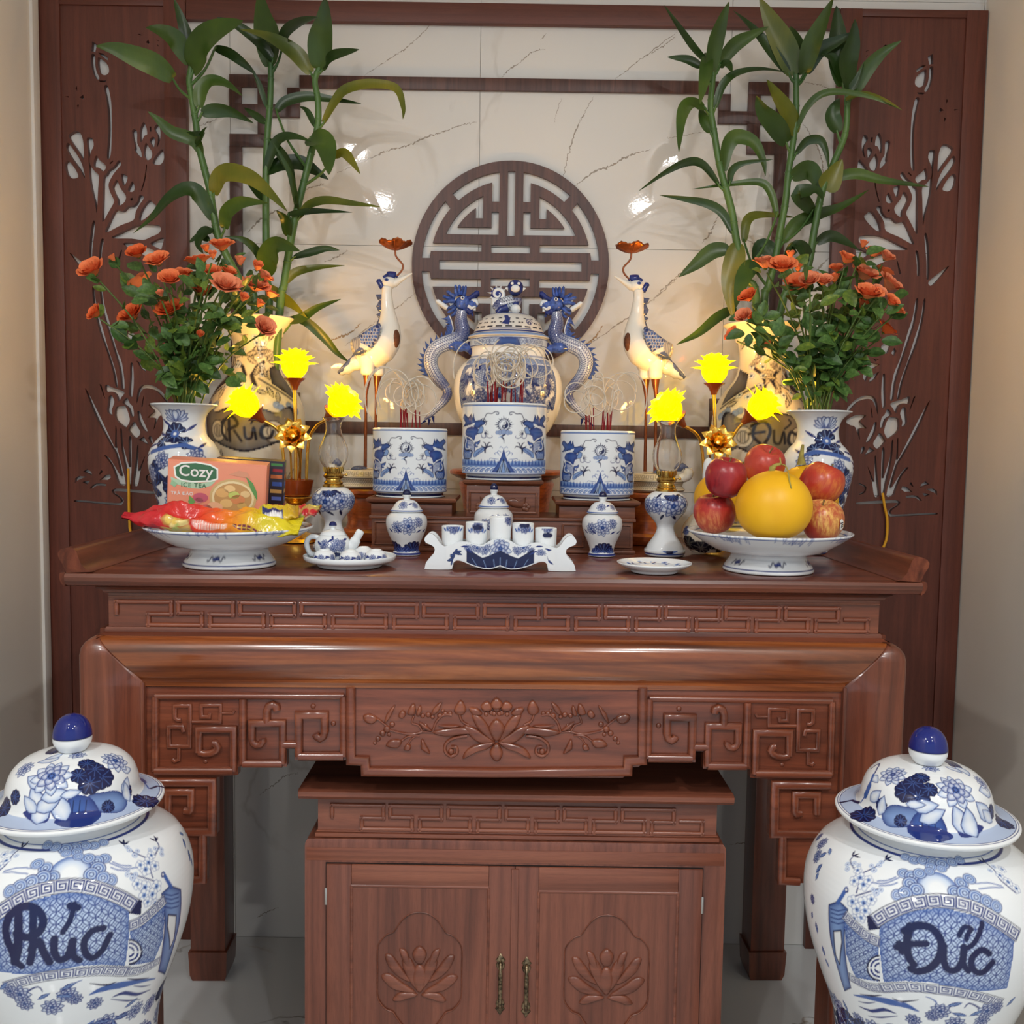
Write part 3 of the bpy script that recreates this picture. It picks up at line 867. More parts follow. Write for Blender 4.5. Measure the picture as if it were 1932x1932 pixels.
tag(m.build('carved_berries', M['carve'], lot, 60), kind='stuff')
# ------------------------------------------------------------------ low cabinet under the altar
CYF = -0.775                      # front face of the cabinet body
def CT(px, py, off=0.0):
    p = W(px, py, CYF + off)
    return (p.x, p.z)
cab = thing('low_cabinet', 'low brown two-door wooden cabinet with carved lotus doors under the altar', 'cabinet', (0, 0, 0))
a, b = CT(562, 1490, -0.02), CT(1386, 1503, -0.02)
czt = (a[1]+b[1])/2; cxm = (a[0]+b[0])/2; chw = (b[0]-a[0])/2
CDEP = 0.52
yf, yb = CYF, CYF + CDEP
zth = czt - 0.022
m = MB()
prof = [(-0.012, czt), (-0.020, czt-0.004), (-0.020, czt-0.014), (-0.012, zth)]
m.rings([[(cxm + sx*(chw+(-0.020-o if False else 0)), yf + o, z) for o, z in prof] + [(cxm + sx*chw, yb, zth), (cxm + sx*chw, yb, czt)] for sx in (-1, 1)])
m.build('cabinet_top', M['cabX'], cab, 30)
wl, wr = CT(600, 1540, 0.014), CT(1352, 1552, 0.014)
zwb = (CT(600, 1572, 0.014)[1] + CT(1352, 1586, 0.014)[1])/2
MB().box(wl[0], wr[0], yf+0.014, yb-0.014, zwb-0.012, zth-0.0005).build('waist', M['cabX'], cab, None)
m = MB()
for z0, z1, o in ((zth-0.008, zth-0.001, 0.005), (zwb-0.004, zwb+0.005, 0.006), (zwb+0.006, zwb+0.010, 0.003)):
    m.box(wl[0]-o, wr[0]+o, yf+0.014-o, yf+0.05, z0, z1, 0.0015)
m.build('waist_bead', M['cabX'], cab, 35)
zk2 = (CT(900, 1521, 0.014)[1] + CT(900, 1567, 0.014)[1])/2
hk2 = abs(CT(900, 1521, 0.014)[1] - CT(900, 1567, 0.014)[1])*0.95
per2 = (wr[0]-wl[0])/6.87
km2 = key_mesh(per2, hk2, 0.0044)
for i in range(6):
    x = wl[0] + per2*(i + 0.245)
    link('fret_key', km2, M['cabX'], cab, loc=(x, yf+0.0136, zk2), smooth=40)
# body with a sloped shoulder
bl, br = CT(575, 1640), CT(1369, 1640)
zs0 = zwb - 0.006
zs1 = CT(930, 1592)[1]
cxb, bw = (bl[0]+br[0])/2, (br[0]-bl[0])/2
m = MB()
L = lambda w, y, z: [(cxb-w, y, z), (cxb+w, y, z), (cxb+w, yb, z), (cxb-w, yb, z)]
m.rings([L(bw-0.020, yf+0.012, zs0), L(bw-0.006, yf+0.004, zs1+0.004), L(bw-0.001, yf+0.001, zs1-0.003), L(bw, yf, zs1-0.012), L(bw, yf, FZ+0.05)])
m.build('carcass', M['cabZ'], cab, 25)
for s_ in (-1, 1):
    for yy in (yf+0.01, yb-0.07):
        x = cxb + s_*(bw-0.035)
        MB().box(x-0.03, x+0.03, yy, yy+0.06, FZ, FZ+0.0495, 0.004).build('foot', M['cabZ'], cab, 35)
MB().box(cxb-bw+0.004, cxb+bw-0.004, yf-0.0012, yf+0.002, CT(930, 1630)[1]+0.003, zs1-0.014, 0.0006).build('front_rail', M['cabX'], cab, 35)
# doors: a dark reveal, then rails, stiles and a carved panel each
dl, dr = CT(616, 1626), CT(1326, 1640)
dzt = (CT(616, 1626)[1] + CT(1326, 1640)[1])/2
dzb = FZ+0.085
dm = CT(971, 1700)[0]
MB().box(dl[0]-0.0015, dr[0]+0.0015, yf-0.0006, yf+0.003, dzb-0.0015, dzt+0.0015).build('door_reveal', M['gap'], cab, None)
M['brass_old'] = NT('aged_brass', 0.38, 0.5, Metallic=0.9)
_t = M['brass_old']; _t.color(_t.ramp(_t.noise(_t.coords(), 160, 3), [(0.35, srgb(58, 50, 40)), (0.6, srgb(150, 132, 104))])); M['brass_old'] = _t.m
M['hinge'] = plain('steel_hinge', srgb(190, 188, 182), 0.35, Metallic=1.0)
def cartouche(cx_, cz_, w, h):
    """pointed, lobed outline"""
    P = []
    q = [(0, 1.0), (0.22, 0.97), (0.40, 0.88), (0.55, 0.74), (0.63, 0.66), (0.78, 0.62), (0.92, 0.52), (1.0, 0.38), (1.0, 0.0), (1.0, -0.38), (0.92, -0.52), (0.78, -0.62), (0.63, -0.66), (0.55, -0.74), (0.40, -0.88), (0.22, -0.97), (0, -1.0)]
    P = q + [(-x, z) for x, z in reversed(q[1:-1])]
    return [(cx_+x*w, cz_+z*h) for x, z in smooth_line(P, 3, True)]
def RL(p):   # zoom of the cabinet (540,1430) at 2.195
    return CT(540 + p[0]/2.195, 1430 + p[1]/2.195, -0.006)
def lotus_door(x0, x1, px_c, left):
    hinge_x = x0 if left else x1
    d = bpy.data.objects.new('door', None); C.objects.link(d); d.parent = cab
    d.empty_display_size = 0.02
    y0 = yf - 0.007
    if left: i0, i1 = CT(663, 1700, -0.006)[0], CT(922, 1700, -0.006)[0]
    else: i0, i1 = CT(1016, 1700, -0.006)[0], CT(1279, 1700, -0.006)[0]
    iz1 = CT(790, 1673, -0.006)[1] if left else CT(1146, 1684, -0.006)[1]
    iz0 = dzb + (dzt - iz1)
    g_ = 0.0008
    MB().box(x0+g_, i0, y0, yf-0.0007, dzb, dzt-g_, 0.001).build('stile', M['cabZ'], d, 35)
    MB().box(i1, x1-g_, y0, yf-0.0007, dzb, dzt-g_, 0.001).build('stile', M['cabZ'], d, 35)
    MB().box(i0+0.0003, i1-0.0003, y0, yf-0.0007, iz1, dzt-g_, 0.001).build('rail', M['cabX'], d, 35)
    MB().box(i0+0.0003, i1-0.0003, y0, yf-0.0007, dzb, iz0, 0.001).build('rail', M['cabX'], d, 35)
    m = MB()   # sloping bead inside the frame
    for (ax, az, bx, bz) in ((i0, iz1, i1, iz1), (i0, iz0, i1, iz0), (i0, iz0, i0, iz1), (i1, iz0, i1, iz1)):
        m.tube([(ax, y0+0.003, az), (bx, y0+0.003, bz)], 0.0042, 8)
    m.build('panel_bead', M['cabX'], d, 60)
    pcx = (i0+i1)/2
    cz = RL((555, 890))[1]
    ch = RL((555, 655))[1] - RL((555, 1100+55))[1]
    cw = (RL((730, 850))[0] - RL((380, 850))[0])/2
    cart = cartouche(pcx, cz, cw, ch/2)
    me = fill2d([[(i0+0.001, iz0+0.001), (i1-0.001, iz0+0.001), (i1-0.001, iz1-0.001), (i0+0.001, iz1-0.001)], cart], 0.005, 0, 'panel')
    me.transform(Matrix.Translation((0, yf-0.0058, 0)))
    p = link('panel', me, M['cabZ'], d)
    MB().box(pcx-cw-0.004, pcx+cw+0.004, yf-0.0025, yf-0.0007, cz-ch/2-0.004, cz+ch/2+0.004).build('recessed_ground', M['cabZ'], p, None)
    m = MB()
    m.tube([(x, yf-0.0056, z) for x, z in cart + cart[:1]], 0.0016, 6)
    m.build('cartouche_edge', M['cabX'], p, 60)
    # carved lotus
    hx = 555 if left else 555
    half = [[(410,820),(440,818),(480,870),(520,930),(470,910),(430,870)], [(395,905),(430,895),(480,930),(540,975),(460,965),(420,940)], [(442,1005),(470,975),(520,972),(548,985),(500,1000),(470,1010)],
            [(470,795),(500,800),(520,850),(540,900),(500,870)], [(480,845),(515,830),(540,880),(545,960),(510,920)]]
    mid = [[(555,855),(585,890),(580,940),(555,975),(530,940),(525,890)], [(525,810),(555,780),(585,810),(570,850),(540,850)]]
    q0 = RL((555, 900))
    def at(pp, flip):
        x, z = RL(pp)
        dx = (x - q0[0]) * (-1 if flip else 1)
        return (pcx + dx, z)
    for h in half:
        for fl in (0, 1):
            MB().dome([at(pp, fl) for pp in smooth_line(h, 3, True)], 0.0065, yf-0.0024).build('carved_petal', M['cabX'], p, 60)
    for h in mid:
        MB().dome([at(pp, 0) for pp in smooth_line(h, 3, True)], 0.0078, yf-0.0024).build('carved_petal', M['cabX'], p, 60)
    # pull handle
    hx_ = (CT(944, 1850, -0.006) if left else CT(993, 1855, -0.006))
    zt1, zb1 = (CT(944, 1797, -0.006)[1], CT(944, 1915, -0.006)[1]) if left else (CT(993, 1803, -0.006)[1], CT(993, 1920, -0.006)[1])
    m = MB()
    X = hx_[0]
    for zc, s_ in ((zt1, 1), (zb1, -1)):
        leafp = [(0, 0.0), (0.006, -0.010), (0.011, -0.016), (0.007, -0.020), (0.010, -0.026), (0.008, -0.034), (0.004, -0.040), (-0.004, -0.040), (-0.008, -0.034), (-0.010, -0.026), (-0.007, -0.020), (-0.011, -0.016), (-0.006, -0.010)]
        m.dome([(X+x, zc + s_*z) for x, z in leafp], 0.003, y0-0.0003)
        m.ball((X, y0-0.007, zc - s_*0.024), 0.005, 0.006, 0.007, 10, 6)
    m.tube(smooth_line([(X, y0-0.008, zt1-0.022), (X, y0-0.014, zt1-0.034), (X, y0-0.016, (zt1+zb1)/2), (X, y0-0.014, zb1+0.034), (X, y0-0.008, zb1+0.022)], 5), [0.0036]*6+[0.005]*9+[0.0036]*6, 10)
    m.build('handle', M['brass_old'], d, 60)
    hz = CT(616, 1688)[1] if left else CT(1326, 1705)[1]
    MB().box(hinge_x-0.0025, hinge_x+0.0025, yf-0.0085, yf-0.006, hz-0.019, hz+0.019, 0.0005).build('hinge', M['hinge'], d, 35)
lotus_door(dl[0], dm, 0, True)
lotus_door(dm, dr[0], 0, False)
MB().box(dm-0.0075, dm+0.0075, yf-0.0115, yf-0.0072, dzb, dzt-0.004, 0.001).build('centre_strip', M['cabZ'], cab, 35)
# ------------------------------------------------------------------ glazed pots with brush-painted decoration (colour attribute)
WHITE, CREAM = (226, 231, 234), (226, 216, 196)
B0, B1, B2, B3, B4 = (20, 27, 70), (34, 50, 116), (64, 96, 164), (126, 156, 204), (180, 199, 225)
def lin(c): return np.array(srgb(*c))
class Canvas:
    """colour grid over a surface; u across, v along (metres)"""
    def __init__(s, u, v, base, rs=None):
        s.u, s.v = np.asarray(u, float), np.asarray(v, float)
        s.col = np.empty((len(s.v), len(s.u), 3)); s.col[:] = lin(base)
        s.rs = rs if rs is not None else np.ones(len(s.v))      # real width of one u unit
        s.du = np.abs(np.diff(s.u)).min(); s.dv = np.abs(np.diff(s.v)).mean()
    def box(s, P, pad):
        k = float(np.interp(np.mean([p[1] for p in P]), s.v, s.rs)) or 1.0
        us = [p[0] for p in P]; vs_ = [p[1] for p in P]
        i0, i1 = np.searchsorted(s.u, [min(us)-pad/k, max(us)+pad/k]); j0, j1 = np.searchsorted(s.v, [min(vs_)-pad, max(vs_)+pad])
        i0, j0, i1, j1 = max(0, i0-1), max(0, j0-1), i1+1, j1+1
        return i0, i1, j0, j1, k
    def put(s, sl, a, c):
        a = np.clip(a, 0, 1)[..., None]
        s.col[sl] = s.col[sl]*(1-a) + (lin(c) if not isinstance(c, np.ndarray) else c)*a
    def dist(s, P, w, sl, k, closed=False):
        """(distance to the line minus its half width)"""
        U = s.u[sl[1]][None, :]*k; V = s.v[sl[0]][:, None]
        d = np.full((V.shape[0], U.shape[1]), 1e9)
        Q = list(P) + ([P[0]] if closed else [])
        Wd = w if isinstance(w, (list, tuple)) else [w]*len(Q)
        for (a, b, wa, wb) in zip(Q[:-1], Q[1:], Wd[:-1], Wd[1:]):
            ax, ay, bx, by = a[0]*k, a[1], b[0]*k, b[1]
            dx, dy = bx-ax, by-ay
            L = dx*dx+dy*dy
            t = np.clip(((U-ax)*dx+(V-ay)*dy)/(L if L > 1e-14 else 1), 0, 1)
            d = np.minimum(d, np.hypot(U-ax-t*dx, V-ay-t*dy) - (wa+(wb-wa)*t)/2)
        return d
    def stroke(s, P, w, c=B1, a=1.0, soft=None, closed=False):
        if len(P) < 2: return
        wm = max(w) if isinstance(w, (list, tuple)) else w
        i0, i1, j0, j1, k = s.box(P, wm*0.6 + 2*s.dv)
        if i1-i0 < 2 or j1-j0 < 2: return
        sl = (slice(j0, j1), slice(i0, i1))
        d = s.dist(P, w, sl, k, closed)
        aa = soft or s.dv*1.1
        s.put(sl, a*np.clip(0.5 - d/aa, 0, 1), c)
    def inside(s, P, sl):
        U = s.u[sl[1]][None, :]; V = s.v[sl[0]][:, None]
        m = np.zeros((V.shape[0], U.shape[1]), bool)
        n = len(P)
        for i in range(n):
            x0, y0 = P[i]; x1, y1 = P[(i+1) % n]
            if y0 == y1: continue
            cr = ((y0 > V) != (y1 > V)) & (U < (x1-x0)*(V-y0)/(y1-y0) + x0)
            m ^= cr
        return m
    def poly(s, P, c, a=1.0, edge=None, ew=0.0, wash=None, ws=0.0, line=None, lw=0.0):
        """filled shape; wash = second colour fading in from the rim over ws; line = outline"""
        i0, i1, j0, j1, k = s.box(P, lw + 2*s.dv)
        if i1-i0 < 2 or j1-j0 < 2: return
        sl = (slice(j0, j1), slice(i0, i1))
        m = s.inside(P, sl).astype(float)
        d = s.dist(P, 0.0, sl, k, True)
        cov = np.clip(m*1.0 + (1-m)*np.clip(0.5 - d/(s.dv*1.1), 0, 0.5), 0, 1)
        s.put(sl, a*cov, c)
        if wash is not None: s.put(sl, m*np.exp(-d/ws), wash)
        if line is not None: s.put(sl, np.clip(0.5 - (d - lw/2)/(s.dv*1.1), 0, 1), line)
    def disc(s, x, y, r, c=B1, a=1.0, soft=None, ring=None):
        k = float(np.interp(y, s.v, s.rs)) or 1.0
        i0, i1 = np.searchsorted(s.u, [x-(r*1.3+2*s.dv)/k, x+(r*1.3+2*s.dv)/k]); j0, j1 = np.searchsorted(s.v, [y-r*1.3-2*s.dv, y+r*1.3+2*s.dv])
        if i1-i0 < 1 or j1-j0 < 1: return
        sl = (slice(j0, j1), slice(i0, i1))
        d = np.hypot((s.u[sl[1]][None, :]-x)*k, s.v[sl[0]][:, None]-y)
        e = np.abs(d-r)-ring/2 if ring else d-r
        s.put(sl, a*np.clip(0.5 - e/(soft or s.dv*1.1), 0, 1), c)
    def band(s, v0, v1, c, a=1.0):
        j = (s.v >= v0) & (s.v <= v1)
        s.col[j] = s.col[j]*(1-a) + lin(c)*a
    # ---- motifs
    def petal(s, x, y, ang, L, Wd, fill=WHITE, wash=B2, ws=0.3, line=B1, lw=None):
        k = float(np.interp(y, s.v, s.rs)) or 1.0
        q = [(0, 0), (0.25, 0.30), (0.55, 0.5), (0.8, 0.42), (0.95, 0.18), (1.03, 0), (0.95, -0.18), (0.8, -0.42), (0.55, -0.5), (0.25, -0.30)]
        ca, sa = cos(ang), sin(ang)
        P = [(x + (a*L*ca - b*Wd*sa)/k, y + a*L*sa + b*Wd*ca) for a, b in q]
        s.poly(P, fill, 1.0, wash=wash, ws=Wd*ws, line=line, lw=lw if lw is not None else max(s.dv*0.9, L*0.035))
    def peony(s, x, y, r, rot=0.0, tone=B2):
        k = float(np.interp(y, s.v, s.rs)) or 1.0
        for ring, (n, rr, wd) in enumerate(((9, 1.0, 0.5), (7, 0.74, 0.46), (5, 0.48, 0.40))):
            for i in range(n):
                a = rot + ring*0.4 + 2*PI*i/n
                s.petal(x, y, a, r*rr, r*wd, WHITE, (B3, tone, tone)[ring], 0.22 + 0.1*ring)
        s.disc(x, y, r*0.22, B2)
        for i in range(7):
            a = 2*PI*i/7
            s.disc(x + r*0.13*cos(a)/k, y + r*0.13*sin(a), r*0.045, B0)
    def lotus(s, x, y, r, tone=B3):
        """side view, opening upwards"""
        for a, L, wd in ((0.25, 0.9, 0.30), (PI-0.25, 0.9, 0.30), (0.62, 1.0, 0.36), (PI-0.62, 1.0, 0.36), (0.95, 1.05, 0.4), (PI-0.95, 1.05, 0.4), (1.28, 1.0, 0.42), (PI-1.28, 1.0, 0.42), (PI/2, 0.9, 0.46)):
            s.petal(x, y, a, r*L, r*wd, WHITE, tone, 0.28)
    def leaf(s, x, y, ang, L, Wd, c=B1, vein=B3):
        k = float(np.interp(y, s.v, s.rs)) or 1.0
        q = [(0, 0), (0.2, 0.28), (0.45, 0.46), (0.7, 0.38), (0.9, 0.15), (1, 0), (0.9, -0.12), (0.7, -0.32), (0.45, -0.44), (0.2, -0.3)]
        ca, sa = cos(ang), sin(ang)
        f = lambda a, b: (x + (a*L*ca - b*Wd*sa)/k, y + a*L*sa + b*Wd*ca)
        s.poly([f(a, b) for a, b in q], c)
        if vein:
            s.stroke([f(0.05, 0), f(0.9, 0)], max(s.dv*0.7, L*0.03), vein, 0.8)
            for t in (0.25, 0.45, 0.65):
                for sg in (1, -1): s.stroke([f(t, 0), f(t+0.16, 0.3*sg)], max(s.dv*0.6, L*0.02), vein, 0.7)
    def pad(s, x, y, r, a0=0.0, a1=2*PI, c=B0, vein=B2, n=9):
        k = float(np.interp(y, s.v, s.rs)) or 1.0
        P = [(x, y)] if a1-a0 < 6 else []
        N = n*6
        for i in range(N+1):
            a = a0 + (a1-a0)*i/N
            rr = r*(0.9 + 0.12*abs(sin(PI*n*i/N)))
            P.append((x + rr*cos(a)/k, y + rr*sin(a)))
        s.poly(P, c)
        for i in range(n):
            a = a0 + (a1-a0)*(i+0.5)/n
            s.stroke([(x + r*0.12*cos(a)/k, y + r*0.12*sin(a)), (x + r*0.85*cos(a)/k, y + r*0.85*sin(a))], max(s.dv*0.6, r*0.04), vein, 0.9)
    def blossom(s, x, y, r, rot=0.3):
        k = float(np.interp(y, s.v, s.rs)) or 1.0
        for i in range(5):
            a = rot + 2*PI*i/5
            px, py = x + r*0.6*cos(a)/k, y + r*0.6*sin(a)
            s.disc(px, py, r*0.5, B2); s.disc(px, py, r*0.42, WHITE)
        s.disc(x, y, r*0.42, B3); s.disc(x, y, r*0.2, B1)
    def cloud(s, x, y, r, rot=PI/2, n=4):
        """overlapping scallop"""
        k = float(np.interp(y, s.v, s.rs)) or 1.0
        for i, (f, c) in enumerate(((1.0, B1), (0.86, B4), (0.7, B2), (0.52, B4), (0.34, B1), (0.2, B4))):
            s.disc(x, y, r*f, c)
    def curl(s, x, y, r, turns=1.6, a0=0.0, sg=1, w=None, c=B1):
        k = float(np.interp(y, s.v, s.rs)) or 1.0
        P = []
        for i in range(int(turns*14)+1):
            t = i/(turns*14)
            a = a0 + sg*t*turns*2*PI
            P.append((x + r*(1-0.85*t)*cos(a)/k, y + r*(1-0.85*t)*sin(a)))
        s.stroke(P, w or r*0.16, c)
    def key_band(s, P, h, n, c=B1, ground=WHITE):
        """square-spiral border along a line P (smooth), h high, n units"""
        P = smooth_line(P, 8)
        L = [0.0]
        for a, b in zip(P[:-1], P[1:]): L.append(L[-1] + math.hypot(b[0]-a[0], b[1]-a[1]))
        def f(t, o):
            d = t*L[-1]
            i = min(max(int(np.searchsorted(L, d))-1, 0), len(P)-2)
            q = (d-L[i])/max(L[i+1]-L[i], 1e-9)
            a, b = P[i], P[i+1]
            tx, ty = b[0]-a[0], b[1]-a[1]; l = math.hypot(tx, ty) or 1
            k = float(np.interp(a[1], s.v, s.rs)) or 1.0
            return (a[0]+(b[0]-a[0])*q - ty/l*o/k, a[1]+(b[1]-a[1])*q + tx/l*o)
        m = 40
        s.poly([f(i/m, h/2) for i in range(m+1)] + [f(1-i/m, -h/2) for i in range(m+1)], ground, line=B0, lw=h*0.07)
        for i in range(n):
            t0, t1 = i/n, (i+1)/n
            g = lambda a, b: f(t0 + (t1-t0)*a, h*b)
            s.stroke([g(0.08, 0.36), g(0.08, -0.36), g(0.92, -0.36), g(0.92, 0.30), g(0.28, 0.30), g(0.28, -0.14), g(0.70, -0.14), g(0.70, 0.10), g(0.48, 0.10)], h*0.125, c)
    def lattice(s, P, step, c=B1, wash=B3):
        """coin lattice inside a shape"""
        i0, i1, j0, j1, k = s.box(P, 0)
        sl = (slice(j0, j1), slice(i0, i1))
        m = s.inside(P, sl).astype(float)
        U = s.u[sl[1]][None, :]*k; V = s.v[sl[0]][:, None]
        s.put(sl, m*0.95, (186, 206, 232))
        for ox, oy in ((0, 0), (0.5, 0.5)):
            a = np.mod(U/step+ox, 1)-0.5; b = np.mod(V/step+oy, 1)-0.5
            d = np.abs(np.hypot(a, b)-0.5)*step
            s.put(sl, m*np.clip(1 - d/(step*0.055 + s.dv*0.5), 0, 1), c)
            s.put(sl, m*np.clip(1 - (np.hypot(a, b)*step)/(step*0.12), 0, 1), B1)
        d = s.dist(P, 0.0, sl, k, True)
        s.put(sl, m*np.exp(-d/(step*0.55))*0.8, B2)

GLAZE_MATS = {}
def glaze(name, rough=0.06, coat=0.0):
    if name in GLAZE_MATS: return GLAZE_MATS[name]
    t = NT(name, rough, 0.5)
    at = t.n('ShaderNodeAttribute', attribute_name='paint')
    t.l(at.outputs['Color'], t.b.inputs['Base Color'])
    t.b.inputs['Coat Weight'].default_value = coat
    GLAZE_MATS[name] = t.m
    return t.m

def resample(prof, n):
    P = np.array(prof, float)
    d = np.concatenate([[0], np.cumsum(np.hypot(*np.diff(P, axis=0).T))])
    t = np.linspace(0, d[-1], n)
    return np.interp(t, d, P[:, 0]), np.interp(t, d, P[:, 1]), t

class Pot:
    """turned pot, grid of rows along the profile and columns round the axis; theta 0 faces -Y"""
    def __init__(s, prof, nu=120, nv=90, half=100, ref=None, base=WHITE, loc=(0, 0, 0), back=14, k=5, face=0.0):
        prof = smooth_line(prof, k) if k else prof
        s.r, s.z, s.v = resample(prof, nv)
        s.r = np.maximum(s.r, 0.0); s.z = np.maximum(s.z, 0.0004)
        s.R = ref or float(max(s.r))
        h = rad(half)
        t = np.linspace(-1, 1, nu)
        front = h*(0.65*t + 0.35*t**3)                       # finer in the middle
        bk = np.linspace(h, 2*PI-h, back+2)[1:-1]
        s.th = np.concatenate([front, bk]); s.nf = nu
        s.c = Canvas(front*s.R, s.v, base, np.maximum(s.r/s.R, 0.02))
        s.loc, s.face = Vector(loc), face
        s.base = base
    def at(s, px, py):
        """surface (u, v) seen at a photograph pixel"""
        d = ray(px, py); o = CAM - s.loc
        tm = -(o.x*d.x + o.y*d.y)/(d.x**2 + d.y**2)
        ts = np.linspace(tm - 1.6*s.R/math.hypot(d.x, d.y), tm + 0.3*s.R, 260)
        X, Y, Z = o.x+d.x*ts, o.y+d.y*ts, o.z+d.z*ts
        rr = np.hypot(X, Y)
        order = np.argsort(s.z)
        rz = np.interp(Z, s.z[order], s.r[order], left=0, right=0)
        hit = np.nonzero(rr <= rz)[0]
        i = hit[0] if len(hit) else int(np.argmin(rr - rz))
        th = math.atan2(X[i], -Y[i]) - s.face
        v = float(np.interp(Z[i], s.z[order], s.v[order]))
        return (th*s.R, v)
    def uv(s, deg, z):
        order = np.argsort(s.z)
        return (rad(deg)*s.R, float(np.interp(z, s.z[order], s.v[order])))
    def mesh(s, name='pot', tint_back=True):
        nv, n = len(s.v), len(s.th)
        th = s.th + s.face
        co = np.empty((nv, n, 3))
        co[..., 0] = s.r[:, None]*np.sin(th); co[..., 1] = -s.r[:, None]*np.cos(th); co[..., 2] = s.z[:, None]
        col = np.ones((nv, n, 4)); 
        col[:, :s.nf, :3] = s.c.col
        # the far side repeats the painted front, coarsely
        for q in range(s.nf, n):
            f = (q - s.nf + 1)/(n - s.nf + 1)
            a, b = s.c.col[:, -1], s.c.col[:, 0]
            col[:, q, :3] = a*(1-f) + b*f
        i = np.arange(n); j = np.arange(nv-1)
        a = (j[:, None]*n + i[None, :]); b = (j[:, None]*n + ((i+1) % n)[None, :])
        f = np.stack([a, b, b+n, a+n], -1).reshape(-1, 4)
        me = bpy.data.meshes.new(name)
        me.vertices.add(nv*n); me.vertices.foreach_set('co', co.reshape(-1))
        me.loops.add(f.size); me.loops.foreach_set('vertex_index', f.reshape(-1).astype(np.int32))
        me.polygons.add(len(f)); me.polygons.foreach_set('loop_start', np.arange(0, f.size, 4, dtype=np.int32))
        me.polygons.foreach_set('loop_total', np.full(len(f), 4, np.int32))
        me.update(calc_edges=True)
        me.polygons.foreach_set('use_smooth', [True]*len(f))
        at = me.color_attributes.new('paint', 'FLOAT_COLOR', 'POINT')
        at.data.foreach_set('color', col.reshape(-1).astype(np.float32))
        me.validate()
        return me
    def build(s, name, parent=None, mat=None, loc=None):
        return link(name, s.mesh(name), mat or glaze('blue_white_glaze'), parent, loc=loc)

def painted_grid(name, F, u, v, canvas, mat, parent=None):
    """surface F(u, v) -> xyz carrying a canvas"""
    pts = np.array([[F(a, b) for a in u] for b in v])
    nv, n = len(v), len(u)
    i = np.arange(n-1); j = np.arange(nv-1)
    a = j[:, None]*n + i[None, :]
    f = np.stack([a, a+1, a+1+n, a+n], -1).reshape(-1, 4)
    me = bpy.data.meshes.new(name)
    me.from_pydata([tuple(p) for p in pts.reshape(-1, 3)], [], [tuple(q) for q in f])
    me.polygons.foreach_set('use_smooth', [True]*len(f))
    at = me.color_attributes.new('paint', 'FLOAT_COLOR', 'POINT')
    col = np.ones((nv, n, 4)); col[..., :3] = canvas.col
    at.data.foreach_set('color', col.reshape(-1).astype(np.float32))
    me.update()
    return link(name, me, mat, parent)
# ------------------------------------------------------------------ the two tall lidded jars in front
JY = -1.20
def big_jar(axis_px, reg, kz, label, group, art, lid_art, mirror):
    dp = -24 if mirror else 0
    base = W(axis_px, 1690+dp, JY)
    zz = lambda py: W(axis_px, py+dp, JY).z
    zb = zz(2120)
    X = base.x
    body_prof = [(r*0.98, z) for r, z in [(0.0, 0.004), (0.120, 0.0), (0.140, 0.004), (0.145, 0.02), (0.138, zz(2060)-zb), (0.133, zz(1995)-zb), (0.137, zz(1940)-zb), (0.148, zz(1892)-zb), (0.167, zz(1840)-zb),
                 (0.185, zz(1785)-zb), (0.1955, zz(1735)-zb), (0.199, zz(1690)-zb), (0.195, zz(1650)-zb), (0.179, zz(1612)-zb), (0.156, zz(1590)-zb), (0.128, zz(1576)-zb), (0.110, zz(1566)-zb), (0.106, zz(1556)-zb), (0.106, zz(1540)-zb)]]
    t = thing('lidded_jar', label, 'jar', (X, JY, zb), group=group)
    p = Pot(body_prof, 420, 430, 92, 0.19, WHITE, (X, JY, zb), 16, 4, math.atan2(CAM.x-X, -(CAM.y-JY))*-1.0 if False else math.atan2(X-CAM.x, (JY-CAM.y))*-1.0)
    A = lambda q: p.at(*reg(q))
    art(p, A)
    p.build('body', t)
    # lid with a broad flange and an egg-shaped knob
    zr = zz(1541)-zb
    lp = [(0.104, zr-0.003), (0.125, zr-0.001), (0.142, zr+0.001), (0.1465, zr+0.005), (0.1455, zr+0.010), (0.130, zr+0.013), (0.114, zr+0.018), (0.107, zr+0.030), (0.104, zr+0.046), (0.096, zr+0.066), (0.080, zr+0.082), (0.058, zr+0.091), (0.034, zr+0.094), (0.020, zr+0.095), (0.0, zr+0.095)]
    l = Pot(lp, 400, 190, 100, 0.12, WHITE, (X, JY, zb), 16, 4, p.face)
    lid_art(l, lambda q: l.at(*reg(q)))
    lid = l.build('lid', t)
    kz0 = zr + 0.0955
    kp = [(0.022, 0.0), (0.026, 0.006), (0.0305, 0.014), (0.0315, 0.024), (0.0305, 0.034), (0.027, 0.045), (0.020, 0.055), (0.010, 0.061), (0.0, 0.0625)]
    kn = Pot(kp, 40, 40, 100, None, WHITE, (X, JY, zb+kz0), 20, 4)
    kn.c.col[kn.z > 0.0245] = lin(B0); kn.c.col[(kn.z > 0.0265)] = lin((26, 38, 112))
    kn.build('knob', lid, loc=(0, 0, kz0))
    # turned wooden stand below
    s = thing('jar_stand', 'round turned wooden stand under the jar with the word ' + ('Phúc' if mirror else 'Đức'), 'stand', (X, JY, FZ), group='jar stands')
    s['h'] = zb - FZ
    return t, X, zb
